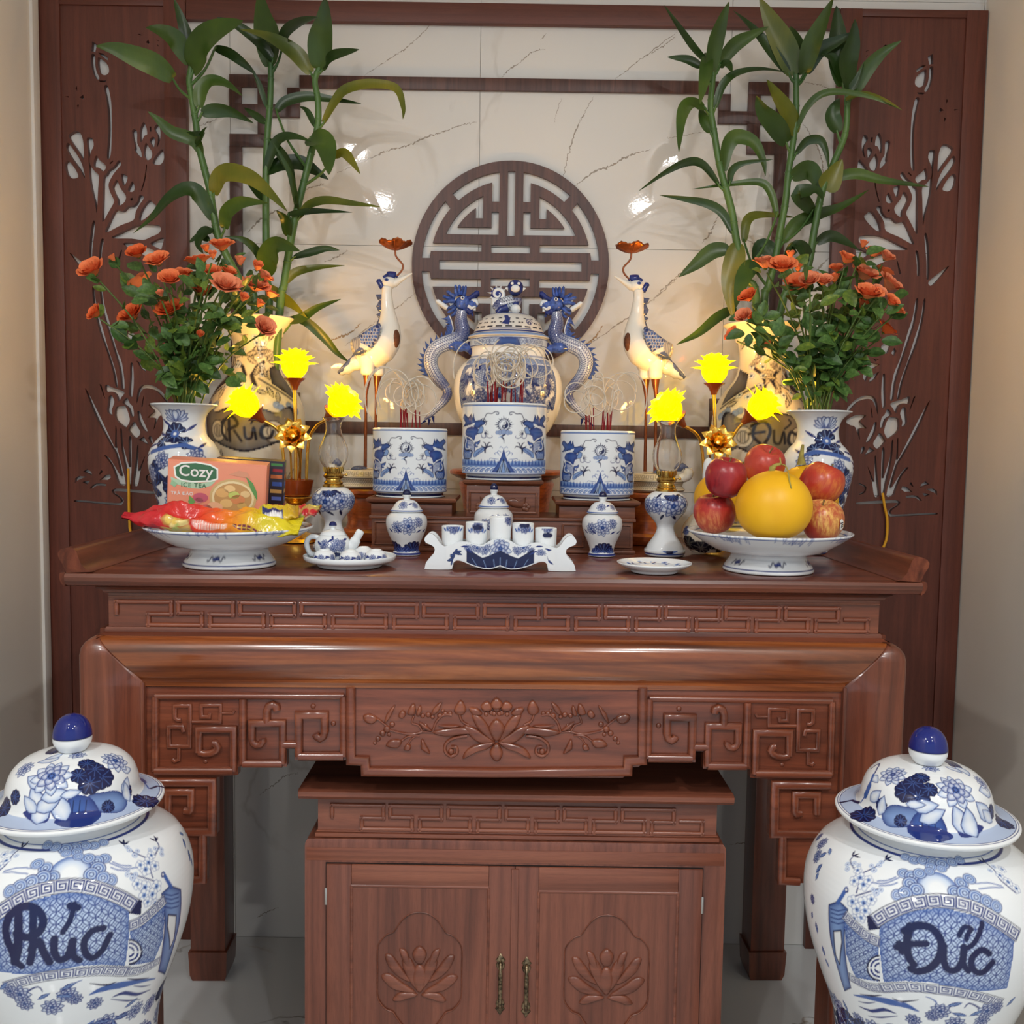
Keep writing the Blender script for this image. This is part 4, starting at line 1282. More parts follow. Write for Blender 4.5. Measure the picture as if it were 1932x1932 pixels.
def jar_art(p, A, M_, txt, kz):
    """M_ maps drawing coordinates of the right-hand jar"""
    c = p.c
    S = lambda pts: [A(q) for q in M_(pts)]
    S1 = lambda q: A(M_([q])[0])
    pxm = 1.6/1800/kz
    V = lambda z: float(np.interp(z, p.z[np.argsort(p.z)], p.v[np.argsort(p.z)]))
    # rings under the neck
    zt = p.z[-1]
    c.band(V(zt-0.032), V(zt-0.0295), B1); c.band(V(zt-0.026), V(zt-0.0248), B2)
    # side flowers
    for (x, y, r) in ((330,800,48),(300,880,46),(270,1150,30),(310,760,34)):
        u, v = S1((x, y)); c.peony(u, v, r*pxm)
    for (x, y, a, L) in ((360,860,-2.2,70),(330,930,-1.9,80),(310,980,-1.7,60),(380,830,-0.6,60),(290,1290,-1.5,80),(270,1230,-2.0,60),(330,1440,-1.4,70),(350,1520,-1.2,60)):
        u, v = S1((x, y)); c.leaf(u, v, a, L*pxm, L*pxm*0.5)
    # clouds below the neck and round the sun
    for (x, y, r) in ((850,885,30),(905,905,34),(960,905,36),(1020,915,36),(1080,925,40),(1140,915,34),(1190,905,30),(1010,945,34),(1075,955,30)):
        u, v = S1((x, y)); c.cloud(u, v, r*pxm)
    u, v = S1((1050, 1085)); c.disc(u, v, 118*pxm, B2); c.disc(u, v, 100*pxm, B4, soft=40*pxm); c.disc(u, v, 70*pxm, WHITE, soft=60*pxm)
    for (x, y, r) in ((840,985,36),(890,1000,40),(940,985,38),(1000,975,30),(880,1050,44),(920,1090,44),(800,1125,36),(850,1110,40),(1200,1045,40),(1250,1020,38),(1160,1105,42),(1220,1110,46),(1290,1135,44),(1360,1165,42),(1420,1195,38)):
        u, v = S1((x, y)); c.cloud(u, v, r*pxm)
    for q in ([(640,1045),(720,1050),(810,1015)], [(690,1065),(760,1060),(800,1045)], [(680,1035),(740,1030),(790,1010)], [(1290,1050),(1360,1045),(1450,1065)], [(1310,1085),(1390,1075),(1460,1075)]):
        c.stroke(S(smooth_line(q, 4)), 9*pxm, B2, 0.8)
    # plum branches
    for q in ([(545,1110),(560,1050),(540,980),(508,915),(525,880)], [(585,985),(660,950),(725,905)], [(540,1130),(600,1110),(680,1085)], [(1345,915),(1400,965),(1450,1035),(1540,1110)]):
        c.stroke(S(smooth_line(q, 4)), 8*pxm, B1)
    for (x, y, r) in ((570,1015,34),(588,1058,36),(532,1035,30),(555,968,26),(620,1030,28),(520,1165,36),(592,1172,38),(548,1215,36),(640,1150,30),(598,1222,34),(575,1265,28),(530,1270,24),(1440,1000,26),(1490,1040,30),(1450,960,24),(1540,1080,28)):
        u, v = S1((x, y)); c.blossom(u, v, r*pxm)
    for (x, y, r) in ((490,960,16),(492,930,15),(530,925,15),(560,935,14),(655,968,17),(690,935,16),(705,915,14),(640,940,14),(670,1110,17),(700,1090,14),(650,1090,14),(1400,945,14),(1380,970,14)):
        u, v = S1((x, y)); c.disc(u, v, r*pxm, B3); c.disc(u, v, r*pxm*0.7, WHITE); c.disc(u, v, r*pxm*0.35, B2)
    for (x, y, a) in ((520,880,1.0),(520,880,2.0),(530,880,0.3),(725,900,0.2),(725,900,1.0),(725,900,1.7),(1345,920,2.2),(1345,920,1.3)):
        u, v = S1((x, y)); c.leaf(u, v, a, 48*pxm, 14*pxm, B0, None)
    # scroll: side roll, lattice fields, borders
    c.poly(S([(372,1185),(440,1160),(492,1212),(470,1400),(485,1560),(510,1705),(470,1725),(420,1560),(382,1400)]), B3, wash=B1, ws=22*pxm, line=B0, lw=5*pxm)
    for yy in (1210, 1235, 1262, 1290): c.stroke(S([(385,yy),(430,yy+14),(475,yy+4)]), 7*pxm, B1)
    c.poly(S([(400,1350),(450,1345),(455,1420),(440,1560),(415,1500)]), WHITE, line=B0, lw=10*pxm)
    c.stroke(S([(480,1085),(455,1130),(430,1170)]), 26*pxm, B2); c.stroke(S([(485,1088),(485,1096)]), 26*pxm, B1); c.disc(*S1((483,1090)), 7*pxm, WHITE)
    c.lattice(S([(475,1290),(560,1370),(685,1432),(692,1665),(540,1640),(484,1500)]), 56*pxm)
    main = [(690,1312),(800,1247),(900,1218),(1000,1207),(1130,1212),(1290,1252),(1430,1332),(1530,1405),(1515,1550),(1485,1705),(1300,1722),(1150,1695),(1000,1668),(850,1660),(715,1668),(692,1480)]
    c.lattice(S(main), 68*pxm)
    c.poly(S([(612,1255),(650,1240),(700,1300),(690,1335),(620,1345)]), B0)
    c.key_band(S([(470,1245),(540,1318),(620,1385),(690,1418)]), 62*pxm, 4)
    c.key_band(S([(655,1288),(740,1235),(870,1182),(1000,1158),(1130,1164),(1285,1205),(1425,1285),(1555,1375)]), 76*pxm, 11)
    c.key_band(S([(500,1632),(560,1670),(640,1702),(760,1706)]), 56*pxm, 4)
    c.key_band(S([(700,1705),(860,1700),(1020,1712),(1180,1732),(1330,1765),(1450,1800)]), 62*pxm, 9)
    # half coin
    u, v = S1((690, 1580))
    for r, cc in ((82, B0), (70, WHITE), (60, B1), (48, WHITE), (34, B1), (22, WHITE)):
        c.poly([q for q in S([(690 - r*cos(a), 1580 - r*sin(a)) for a in [(-PI/2 + PI*i/16) for i in range(17)]])], cc)
    c.stroke(S([(620,1580),(690,1580)]), 10*pxm, WHITE)
    # lettering
    for q, w in txt:
        c.stroke([A(e) for e in smooth_line(q, 5)], w*pxm, B0)
    # fishes, waves and flowers near the foot
    for q, w, cc in (([(530,1750),(640,1770),(740,1790),(850,1815),(930,1850)], [8,30,48,40,10], B2), ([(570,1745),(640,1755),(700,1750)], [4,14,4], B0), ([(560,1820),(640,1850),(720,1840),(790,1865)], [4,22,26,6], B1), ([(560,1790),(610,1800),(660,1795)], [4,10,4], B1),
                     ([(770,1770),(830,1790),(930,1780)], [4,14,4], B0), ([(620,1880),(700,1890),(800,1880)], [4,12,4], B1), ([(980,1760),(1040,1790),(1060,1850)], [6,10,4], B2), ([(1220,1830),(1250,1800),(1310,1830),(1330,1860)], [6,10,12,6], B1)):
        c.stroke(S(smooth_line(q, 3)), [a*pxm for a in np.interp(np.linspace(0, 1, (len(q)-1)*3+1), np.linspace(0, 1, len(w)), w)], cc)
    for (x, y, r) in ((1070,1850,56),(1020,1880,40),(1360,1850,64),(1420,1830,44),(1330,1910,50),(560,1900,46),(900,1905,44),(1160,1930,60)):
        u, v = S1((x, y)); c.peony(u, v, r*pxm)
    for (x, y, a, L) in ((1110,1820,0.4,90),(1140,1860,-0.2,90),(480,1840,-1.2,120),(460,1780,-1.4,90),(500,1930,-1.3,120),(1250,1880,0.5,80),(1480,1820,0.8,80),(720,1935,0.3,90)):
        u, v = S1((x, y)); c.leaf(u, v, a, L*pxm, L*pxm*0.36, B1)
    rq = random.Random(3)
    for d in range(-84, 90, 12):
        for z in (0.10, 0.145, 0.185, 0.225):
            u, v = p.uv(d + rq.uniform(-5, 5), z + rq.uniform(-0.012, 0.012))
            k_ = rq.random()
            if k_ < 0.45: c.peony(u, v, rq.uniform(0.016, 0.026), rq.uniform(0, 6))
            elif k_ < 0.8:
                for a in (0, 0.8, -0.8): c.leaf(u, v, a + rq.uniform(0, 6), 0.036, 0.014, rq.choice((B1, B2)))
            else: c.pad(u, v, 0.02, 0.3, 5.8)
    for z in (0.03, 0.045): c.band(V(z), V(z+0.004), B1)
def lid_paint(l, A, M_, kz):
    c = l.c
    S = lambda pts: [A(q) for q in M_(pts)]
    S1 = lambda q: A(M_([q])[0])
    pxm = 1.58/1800/kz
    zr = l.z.min()
    V = lambda z: float(np.interp(z, l.z[np.argsort(l.z)], l.v[np.argsort(l.z)]))
    # wash on the flange, rings at its rim
    j = (l.r > 0.113) & (l.r < 0.139) & (l.z > zr+0.010)
    c.col[j] = c.col[j]*0.35 + lin(B3)*0.65
    j = (l.r > 0.1415) & (l.r < 0.1432) & (l.z > zr+0.008); c.col[j] = lin(B1)
    j = (l.r > 0.1385) & (l.r < 0.1392) & (l.z > zr+0.008); c.col[j] = lin(B1)
    # banks of blue at the foot of the dome
    for q, cc in (([(700,620),(760,560),(860,570),(940,590),(930,680),(840,700),(740,690)], B3), ([(930,600),(1030,590),(1080,640),(1110,740),(1000,770),(880,740),(870,690)], B2), ([(860,690),(1000,690),(1100,720),(1150,760),(1060,790),(920,770)], B1), ([(1180,700),(1280,680),(1340,700),(1290,750),(1200,760)], B1)):
        c.poly(S(smooth_line(q, 3, True)), cc, wash=B1, ws=30*pxm)
    for x in (950, 990, 1030): c.stroke(S([(x,620),(x+8,700)]), 5*pxm, B0)
    for (x, y, r, a0) in ((860,470,78,0),(930,510,70,1.0),(900,420,60,0.5),(950,385,52,0),(590,625,84,0),(1455,672,70,0),(1150,310,50,0),(820,660,40,0),(1000,460,50,0),(1390,600,46,0),(700,560,44,0)):
        u, v = S1((x, y)); c.pad(u, v, r*pxm, a0, a0+2*PI)
    for (x, y, a, L, w) in ((1150,560,-1.2,150,80),(1230,570,-1.5,150,84),(1290,540,-0.9,130,76),(1100,590,-2.6,130,70),(1060,560,-2.9,120,66),(1310,470,-0.3,110,66),(1330,590,-0.8,100,56),(700,470,-2.2,90,56),(720,500,-1.6,100,50),(680,420,2.9,70,40),(1250,380,0.7,110,60),(1200,360,1.2,90,56),(980,560,-3.0,90,40)):
        u, v = S1((x, y)); c.petal(u, v, a, L*pxm*1.25, w*pxm*1.3, WHITE, B3, 0.2)
    for (x, y, r) in ((1165,465,118),(775,368,88),(1330,420,60),(1010,330,50)):
        u, v = S1((x, y)); c.peony(u, v, r*pxm)
    c.stroke(S(smooth_line([(650,370),(625,440),(600,500),(570,545)], 4)), [24*pxm]*4+[44*pxm]*5+[12*pxm]*4, B2)
    c.stroke(S(smooth_line([(660,360),(690,300),(640,330)], 3)), 12*pxm, B1)
    c.stroke(S([(450,545),(520,530),(560,545)]), 22*pxm, B0)
    for x in range(-14, 15):     # far part of the dome
        pass
reg_r = lambda q: (1452 + q[0]/3.319, 1350 + q[1]/3.319)
reg_l = lambda q: (0 + q[0]/3.208, 1330 + q[1]/3.208)
duc = [([(880,1320),(862,1400),(868,1500),(900,1555)], 46), ([(845,1350),(930,1312),(1020,1335),(1072,1410),(1068,1500),(1010,1575),(930,1600),(885,1585)], 44), ([(795,1452),(860,1432),(980,1428)], 38), ([(815,1430),(830,1475)], 44),
       ([(1090,1440),(1090,1530),(1115,1588),(1165,1592),(1205,1540),(1218,1450)], 40), ([(1215,1450),(1212,1550),(1245,1600)], 36), ([(1215,1465),(1270,1435),(1310,1370),(1330,1300)], 30),
       ([(1375,1490),(1330,1468),(1280,1500),(1260,1555),(1295,1605),(1345,1600),(1395,1545)], 38), ([(1188,1375),(1215,1325),(1262,1335),(1235,1375),(1232,1400)], 28)]
phuc = [([(58,1275),(36,1350),(52,1440),(80,1470)], 46), ([(50,1285),(120,1225),(210,1228),(262,1300),(235,1375),(165,1405),(100,1385)], 44), ([(112,1240),(112,1380),(108,1480),(90,1555)], 50), ([(202,1240),(200,1400),(195,1500),(180,1560)], 42), ([(190,1480),(235,1430),(262,1490),(300,1555)], 44), ([(60,1450),(90,1540),(130,1580)], 40),
        ([(330,1415),(328,1490),(360,1540),(410,1520),(440,1430)], 42), ([(440,1425),(440,1510),(480,1545)], 40), ([(625,1350),(560,1365),(512,1425),(515,1495),(560,1530),(620,1480),(665,1390)], 38), ([(380,1375),(425,1300),(450,1205)], 30), ([(425,1215),(470,1225)], 40)]
ident = lambda pts: list(pts)
# the left jar carries the same scene mirrored
mirL = lambda pts: [(1460 - q[0]*0.985, q[1]*0.955 - 15) for q in pts]
t, X, zb = big_jar(1738, reg_r, 3.319, 'tall blue and white lidded porcelain jar showing the word Đức, beside the right wall', 'tall lidded jars', lambda p, A: jar_art(p, A, ident, duc, 3.319), lambda l, A: lid_paint(l, A, ident, 3.319), False)
t2, X2, zb2_ = big_jar(142, reg_l, 3.208, 'tall blue and white lidded porcelain jar showing the word Phúc, beside the left wall', 'tall lidded jars', lambda p, A: jar_art(p, A, mirL, phuc, 3.208), lambda l, A: lid_paint(l, A, mirL, 3.208), True)
for s in [o for o in bpy.data.objects if o.name.startswith('jar_stand')]:
    h = s['h'] - 0.0002
    MB().lathe([(0.0, h), (0.165, h), (0.170, h-0.006), (0.168, h-0.02), (0.150, h-0.03), (0.145, h-0.05), (0.0, h-0.05)], 40, cap=False).build('top_disc', M['altarX'], s, 40)
    MB().lathe([(0.0, h-0.051), (0.12, h-0.051), (0.135, h-0.07), (0.14, h-0.10), (0.12, h-0.14), (0.11, h-0.17), (0.13, 0.05), (0.0, 0.05)] if h > 0.25 else [(0.0, h-0.051), (0.12, h-0.051), (0.13, 0.05), (0.0, 0.05)], 40, cap=False).build('drum', M['altarZ'], s, 40)
    MB().lathe([(0.0, 0.0495), (0.15, 0.0495), (0.158, 0.035), (0.155, 0.0), (0.0, 0.0)], 40, cap=False).build('base_ring', M['altarX'], s, 40)
# ------------------------------------------------------------------ porcelain on the table
def depth(y): return y - CAM.y
def on_table(px, py, r):
    """centre of a round foot of radius r whose front edge is seen at (px, py)"""
    p = Wz(px, py, TT)
    y = p.y + r
    return Vector((W(px, py, y).x, y, TT))
def pprof(ax, y, pts, z0=TT):
    k = depth(y)/F_PX
    return [(hw*k, W(ax, py, y).z - z0) for hw, py in pts]
GL = glaze('blue_white_glaze')

def footed_dish(ax, py, label, art_seed):
    c = on_table(ax, py, 0.098)
    t = thing('footed_dish', label, 'dish', tuple(c), group='footed offering dishes')
    hr = W(ax, py-84, c.y).z - TT
    prof = [(0.0, 0.016), (0.085, 0.012), (0.094, 0.0), (0.0985, 0.001), (0.0985, 0.007), (0.094, 0.014), (0.086, 0.026), (0.082, 0.035), (0.088, 0.040), (0.115, 0.046), (0.145, hr*0.72), (0.168, hr*0.9), (0.179, hr), (0.177, hr+0.003), (0.170, hr), (0.145, hr-0.012), (0.100, hr-0.022), (0.0, hr-0.026)]
    p = Pot(prof, 200, 150, 100, 0.14, WHITE, tuple(c), 24, 3)
    q = p.c
    rr = p.r; zz = p.z
    outer = np.arange(len(rr)) < int(len(rr)*0.62)
    def ring(z0, z1, col, rmin=0): 
        j = outer & (zz > z0) & (zz < z1) & (rr > rmin); q.col[j] = lin(col)
    ring(0.008, 0.0095, B1, 0.09); ring(0.0115, 0.0125, B2, 0.09); ring(0.0405, 0.0425, B1, 0.08)
    ring(hr*0.945, hr*0.965, B2, 0.15)
    j = (~outer) & (rr < 0.165) & (rr > 0.163); q.col[j] = lin(B2)
    for x0 in (-62, -2, 60):       # brushed dragons on the foot
        P = [p.uv(x0 + dx*1.3, 0.0225 + 0.005*sin(dx*1.0)) for dx in np.linspace(-9, 9, 40)]
        q.stroke(P, 0.0026, B0)
        for dx in (-3, -1, 1, 3):
            u, v = p.uv(x0+dx, 0.022); q.disc(u, v, 0.0026, B1)
            q.stroke([p.uv(x0+dx, 0.020), p.uv(x0+dx+1.5, 0.027)], 0.0012, B1)
    for x0 in (-42, 2, 46):       # thin cloud scroll under the rim
        zc = hr*0.80
        q.stroke([p.uv(x0-13+i*0.9, zc + 0.0022*sin(i*0.9)) for i in range(30)], 0.0011, B2)
        for i in range(5):
            u, v = p.uv(x0-4+i*2.2, zc); q.disc(u, v, 0.0045, B2, ring=0.0012)
    p.build('dish_body', t, GL)
    return t, c, hr
dish_r, CR, HR = footed_dish(1448, 1087, 'footed white porcelain dish heaped with apples and melons', 1)
dish_l, CL, HL = footed_dish(434, 1077, 'footed white porcelain dish holding the tea box and snack packets', 2)

# small flat plate
c = on_table(1234, 1085, 0.045)
t = thing('small_plate', 'small white plate with blue flowers in front of the oil lamp', 'plate', tuple(c))
p = Pot([(0.0, 0.004), (0.042, 0.003), (0.046, 0.0), (0.050, 0.002), (0.052, 0.007), (0.068, 0.012), (0.079, 0.019), (0.0805, 0.0215), (0.079, 0.0225), (0.066, 0.017), (0.050, 0.0125), (0.0, 0.011)], 140, 120, 179, 0.06, WHITE, tuple(c), 3, 3)
q = p.c
up = np.arange(len(p.r)) > int(len(p.r)*0.56)
def tv(r): 
    i = int(len(p.r)*0.56); return float(np.interp(-r, -p.r[i:], p.v[i:]))
for a in range(-170, 180, 34):
    u = rad(a)*p.R
    q.leaf(u, tv(0.062), 1.1, 0.016, 0.006, B1, None); q.leaf(u+0.008, tv(0.055), 2.2, 0.018, 0.006, B2, None)
    q.disc(u+0.014, tv(0.060), 0.006, B3); q.disc(u+0.014, tv(0.060), 0.003, B1)
q.stroke([(rad(-60)*p.R, tv(0.05)), (rad(-20)*p.R, tv(0.058))], 0.004, (206, 140, 110))
p.build('plate_body', t, GL)

# three lidded jars
def lidded(ax, y_, z0, z1, hw, label, flower_deg, fan):
    """z0 base height, knob top pixel z1"""
    k = depth(y_)/F_PX
    X = W(ax, 1000, y_).x
    t = thing('small_lidded_jar', label, 'jar', (X, y_, z0), group='small lidded jars')
    H = W(ax, z1, y_).z - z0
    R = hw*k
    P = [(0.0, 0.004), (0.60, 0.0), (0.68, 0.002), (0.69, 0.02), (0.62, 0.055), (0.60, 0.10), (0.70, 0.20), (0.87, 0.32), (0.98, 0.43), (1.0, 0.51), (0.95, 0.58), (0.78, 0.635), (0.68, 0.655), (0.66, 0.67)]
    pr = [(r*R, z*H) for r, z in P]
    p = Pot(pr, 150, 130, 100, R, WHITE, (X, y_, z0), 12, 4)
    q = p.c
    q.band(0.0, p.uv(0, 0.05*H)[1], B1) if False else None
    j = (p.z > 0.012*H) & (p.z < 0.045*H); q.col[j] = lin(B1)
    for d in flower_deg:
        u, v = p.uv(d, 0.46*H); q.peony(u, v, R*0.46)
        u, v = p.uv(d-34, 0.44*H); q.peony(u, v, R*0.30)
        u, v = p.uv(d+30, 0.52*H); q.peony(u, v, R*0.26)
        for a in (-50, -20, 25, 48):
            u, v = p.uv(d+a, 0.36*H); q.leaf(u, v, 2.4 if a < 0 else 0.5, R*0.3, R*0.1, B1, None)
    for d in fan:
        u, v = p.uv(d, 0.06*H); q.pad(u, v, R*0.55, 0.1, PI-0.1, B0, B2, 7)
        for dd in (-40, 42): 
            u, v = p.uv(d+dd, 0.05*H); q.pad(u, v, R*0.3, 0.1, PI-0.1, B1, B3, 5)
    p.build('body', t, GL)
    z = 0.665*H
    lp = [(0.62, 0.0), (0.76, -0.004), (0.79, 0.008), (0.775, 0.02), (0.70, 0.045), (0.62, 0.085), (0.53, 0.125), (0.40, 0.158), (0.24, 0.175), (0.16, 0.182), (0.17, 0.205), (0.205, 0.235), (0.205, 0.245), (0.185, 0.25)]
    l = Pot([(r*R, z + h*H) for r, h in lp], 110, 70, 100, R*0.6, WHITE, (X, y_, z0), 12, 3)
    j = (l.z > z+0.012*H) & (l.z < z+0.026*H) & (l.r > 0.70*R); l.c.col[j] = lin(B2)
    u, v = l.uv(-12, z+0.105*H); l.c.peony(u, v, R*0.24); 
    u, v = l.uv(14, z+0.11*H); l.c.leaf(u, v, 0.4, R*0.24, R*0.09, B1, None); u, v = l.uv(50, z+0.1*H); l.c.peony(u, v, R*0.18)
    lid = l.build('lid', t, GL)
    kp = [(0.19, 0.2505), (0.20, 0.262), (0.195, 0.285), (0.15, 0.315), (0.07, 0.333), (0.0, 0.337)]
    kn = Pot([(r*R, z + h*H) for r, h in kp], 24, 16, 100, None, B0, (X, y_, z0), 12, 3)
    kn.build('knob', lid, GL)
    return t
cL = on_table(767, 1049, 0.030); cR_ = on_table(1136, 1051, 0.030)
lidded(767, cL.y, TT, 923, 39, 'small lidded porcelain jar beside the teapot, white with blue peonies', (12,), (38, -60))
lidded(1136, cR_.y, TT, 927, 38, 'small lidded porcelain jar with a dark fan leaf, beside the small plate', (-4,), (4,))
lidded(931, cL.y+0.03, TT, 912, 37, 'small lidded porcelain jar behind the row of tea cups', (10,), (0,))

# wine bottle behind the fruit dish
yb_ = -0.39
X = W(1334, 960, yb_).x
t = thing('wine_bottle', 'porcelain bottle with dark painted belly half hidden behind the fruit dish', 'bottle', (X, yb_, TT))
p = Pot(pprof(1334, yb_, [(0, 1038), (26, 1040), (30, 1038), (40, 1028), (47, 1010), (44, 992), (33, 976), (20, 962), (13, 945), (11, 925), (11, 915), (13, 908)]), 120, 100, 110, 0.06, CREAM, (X, yb_, TT), 12, 3)
q = p.c
for i, (d, z) in enumerate(((-60, 0.03), (-25, 0.02), (10, 0.035), (45, 0.02), (80, 0.03))):
    u, v = p.uv(d, z); q.pad(u, v, 0.022, 0, 6.3, (22, 22, 34), (120, 110, 100), 8)
for d in (-80, -40, 0, 40): 
    u, v = p.uv(d, 0.055); q.leaf(u, v, 0.5, 0.02, 0.008, (40, 44, 60), None); u, v = p.uv(d+15, 0.062); q.peony(u, v, 0.012)
p.build('belly', t, GL)
s_ = Pot(pprof(1334, yb_, [(9, 908), (10.5, 904), (10, 886), (10, 885), (9.6, 878), (7, 868), (0, 863)]), 24, 20, 100, None, WHITE, (X, yb_, TT), 8, 3)
s_.build('stopper', t, GL)

# oil lamps
M['brass'] = plain('polished_brass', srgb(196, 160, 84), 0.24, 0.5, 0.15, 60, Metallic=1.0)
_g = NT('clear_glass', 0.0, 0.5, Transmission_Weight=1.0, IOR=1.45); _g.color((1, 1, 1)); M['glass'] = _g.m
def oil_lamp(ax, y_, pts, zc0, zc1, zg1, label, deg):
    X = W(ax, 1000, y_).x
    t = thing('oil_lamp', label, 'oil lamp', (X, y_, TT), group='porcelain oil lamps')
    pp = pprof(ax, y_, pts); pp = [(r, max(z, 0.001 if i > 1 else 0.0) if i > 1 else 0.002*(i == 0)) for i, (r, z) in enumerate(pp)]
    p = Pot(pp, 150, 130, 100, 0.05, WHITE, (X, y_, TT), 12, 4)
    q = p.c; H = p.z.max()
    j = (p.z > 0.006) & (p.z < 0.0085); q.col[j] = lin(B1)
    for d, z, r in ((deg-44, 0.80, 0.024), (deg+46, 0.80, 0.026), (deg+2, 0.79, 0.033), (deg-80, 0.78, 0.022), (deg+88, 0.78, 0.022)):
        u, v = p.uv(d, z*H); q.peony(u, v, r)
    for d, z, a in ((deg-24, 0.66, -2.2), (deg+4, 0.64, -0.7), (deg+44, 0.66, -1.0), (deg-50, 0.9, 1.0), (deg+10, 0.93, 0.4), (deg+50, 0.9, 2.4)):
        u, v = p.uv(d, z*H); q.leaf(u, v, a, 0.024, 0.008, B0, None)
    u, v = p.uv(deg*0.5+4, 0.95*H); q.pad(u, v, 0.018, PI, 2*PI, B0, B2, 7)
    u, v = p.uv(5, 0.075*H); q.poly([(u-0.03, v-0.008), (u-0.02, v+0.002), (u, v+0.012), (u+0.02, v+0.004), (u+0.03, v-0.008)], B3, wash=B2, ws=0.01); q.disc(u, v+0.004, 0.009, B0)
    p.build('reservoir', t, GL)
    k = depth(y_)/F_PX
    zz = lambda py: W(ax, py, y_).z - TT
    z0, z1 = H, zz(zc1)
    h = z1 - z0
    MB().lathe([(0.0, z0+0.0003), (20*k, z0+0.0003), (20*k, z0+0.10*h), (17*k, z0+0.16*h), (18.5*k, z0+0.24*h), (15*k, z0+0.32*h), (14*k, z0+0.42*h), (18*k, z0+0.50*h), (19*k, z0+0.60*h), (16*k, z0+0.70*h), (17*k, z0+0.78*h), (18*k, z0+0.97*h), (16*k, z0+h), (0, z0+h)], 28, cap=False).build('burner', M['brass'], t, 50)
    m = MB(); m.tube([(15*k, 0, z0+0.62*h), (24*k, -0.004, z0+0.64*h)], 0.0014, 6); m.ball((25*k, -0.004, z0+0.64*h), 0.0035, 0.0015, 0.0035, 10, 6)
    m.build('wick_wheel', M['brass'], t, 50)
    m = MB(); n_ = 18
    for i in range(n_):
        a = 2*PI*i/n_
        m.tube([(17.5*k*sin(a), -17.5*k*cos(a), z0+0.80*h), (18.5*k*sin(a), -18.5*k*cos(a), z0+1.02*h)], 0.0016, 5)
    tag(m.build('gallery_prongs', M['brass'], t, 50), kind='stuff')
    zg0 = z1 - 0.004; zt = zz(zg1); g_ = zt - zg0
    o = [(15*k, 0), (17*k, 0.03), (24*k, 0.14), (27.5*k, 0.28), (26.5*k, 0.42), (21*k, 0.56), (16*k, 0.70), (14.5*k, 0.80), (15.5*k, 0.90), (20*k, 0.985), (21.5*k, 1.0)]
    o = smooth_line([(r, zg0 + z*g_) for r, z in o], 4)
    inn = [(r-0.0010, z) for r, z in reversed(o)]
    MB().lathe(o + inn + o[:1], 40, cap=False).build('glass_chimney', M['glass'], t, 80)
    return t
yl = on_table(1253, 1052, 0.045).y
pts = [(0, 1036), (34, 1036), (38, 1035), (38, 1042), (33, 1028), (22, 1012), (16.5, 1000), (17, 990), (25, 979), (36, 966), (40, 953), (38.5, 942), (30, 932), (21, 927)]
oil_lamp(1255, yl, [(a, b) for a, b in pts], 927, 889, 794, 'small oil lamp with glass chimney and blue flowered reservoir, near the fruit dish', 10)
oil_lamp(629, yl, [(a, b-8) for a, b in pts], 919, 882, 788, 'small oil lamp with glass chimney and blue flowered reservoir, behind the teapot', -14)

# tea tray, teapot and upturned cups
c = on_table(660, 1076, 0.066)
tray = thing('tea_tray', 'round white porcelain tray carrying the teapot and upturned cups', 'tray', tuple(c))
MB().lathe(smooth_line([(0.0, 0.004), (0.062, 0.004), (0.066, 0.0), (0.070, 0.002), (0.074, 0.008), (0.092, 0.012), (0.099, 0.017), (0.1005, 0.024), (0.099, 0.0255), (0.096, 0.024), (0.092, 0.0165), (0.06, 0.014), (0.0, 0.014)], 3), 64, cap=False).build('tray_body', plain('white_glaze', srgb(224, 230, 234), 0.07), tray, 70)
M['white_glaze'] = bpy.data.materials['white_glaze']
zt_ = TT + 0.0143
def cup_down(x, y, label, r=0.0245, h=0.026):
    t = thing('tea_cup', label, 'cup', (x, y, zt_), group='upturned cups on the tea tray')
    p = Pot([(r, 0.0), (r+0.0006, 0.001), (r*0.99, h*0.35), (r*0.88, h*0.7), (r*0.66, h*0.93), (r*0.5, h), (r*0.48, h+0.002), (r*0.40, h+0.002), (r*0.38, h-0.001), (0, h-0.001)], 60, 44, 110, None, WHITE, (x, y, zt_), 8, 3)
    for d in (-8, 60, -75):
        u, v = p.uv(d, h*0.42); p.c.peony(u, v, 0.0085); u, v = p.uv(d+20, h*0.42); p.c.leaf(u, v, 0.4, 0.012, 0.005, B1, None); u, v = p.uv(d-20, h*0.45); p.c.leaf(u, v, 2.7, 0.012, 0.005, B1, None)
    p.build('cup_body', t, GL)
def tx(px, y): return W(px, 1045, y).x
cup_down(tx(612, c.y-0.050), c.y-0.050, 'upturned tea cup at the front of the tray, under the teapot handle')
cup_down(tx(661, c.y-0.062), c.y-0.062, 'upturned tea cup at the front middle of the tea tray')
cup_down(tx(709, c.y-0.036), c.y-0.036, 'upturned tea cup nearest the small lidded jar on the tea tray')
cup_down(tx(686, c.y+0.010), c.y+0.010, 'upturned tea cup under the teapot spout, behind the others')
ty = c.y + 0.012
X = tx(628, ty)
pot = thing('teapot', 'small white porcelain teapot with blue flowers on the tray', 'teapot', (X, ty, zt_))
k = depth(ty)/F_PX
p = Pot([(0.0, 0.002), (0.022, 0.0), (0.026, 0.002), (0.034, 0.012), (0.0395, 0.026), (0.0385, 0.038), (0.031, 0.050), (0.024, 0.056)], 110, 80, 110, None, WHITE, (X, ty, zt_), 10, 4)
for d, z, r in ((-18, 0.036, 0.011), (-22, 0.028, 0.007), (24, 0.036, 0.014), (12, 0.026, 0.010), (38, 0.028, 0.010), (44, 0.038, 0.008)):
    u, v = p.uv(d, z); p.c.peony(u, v, r)
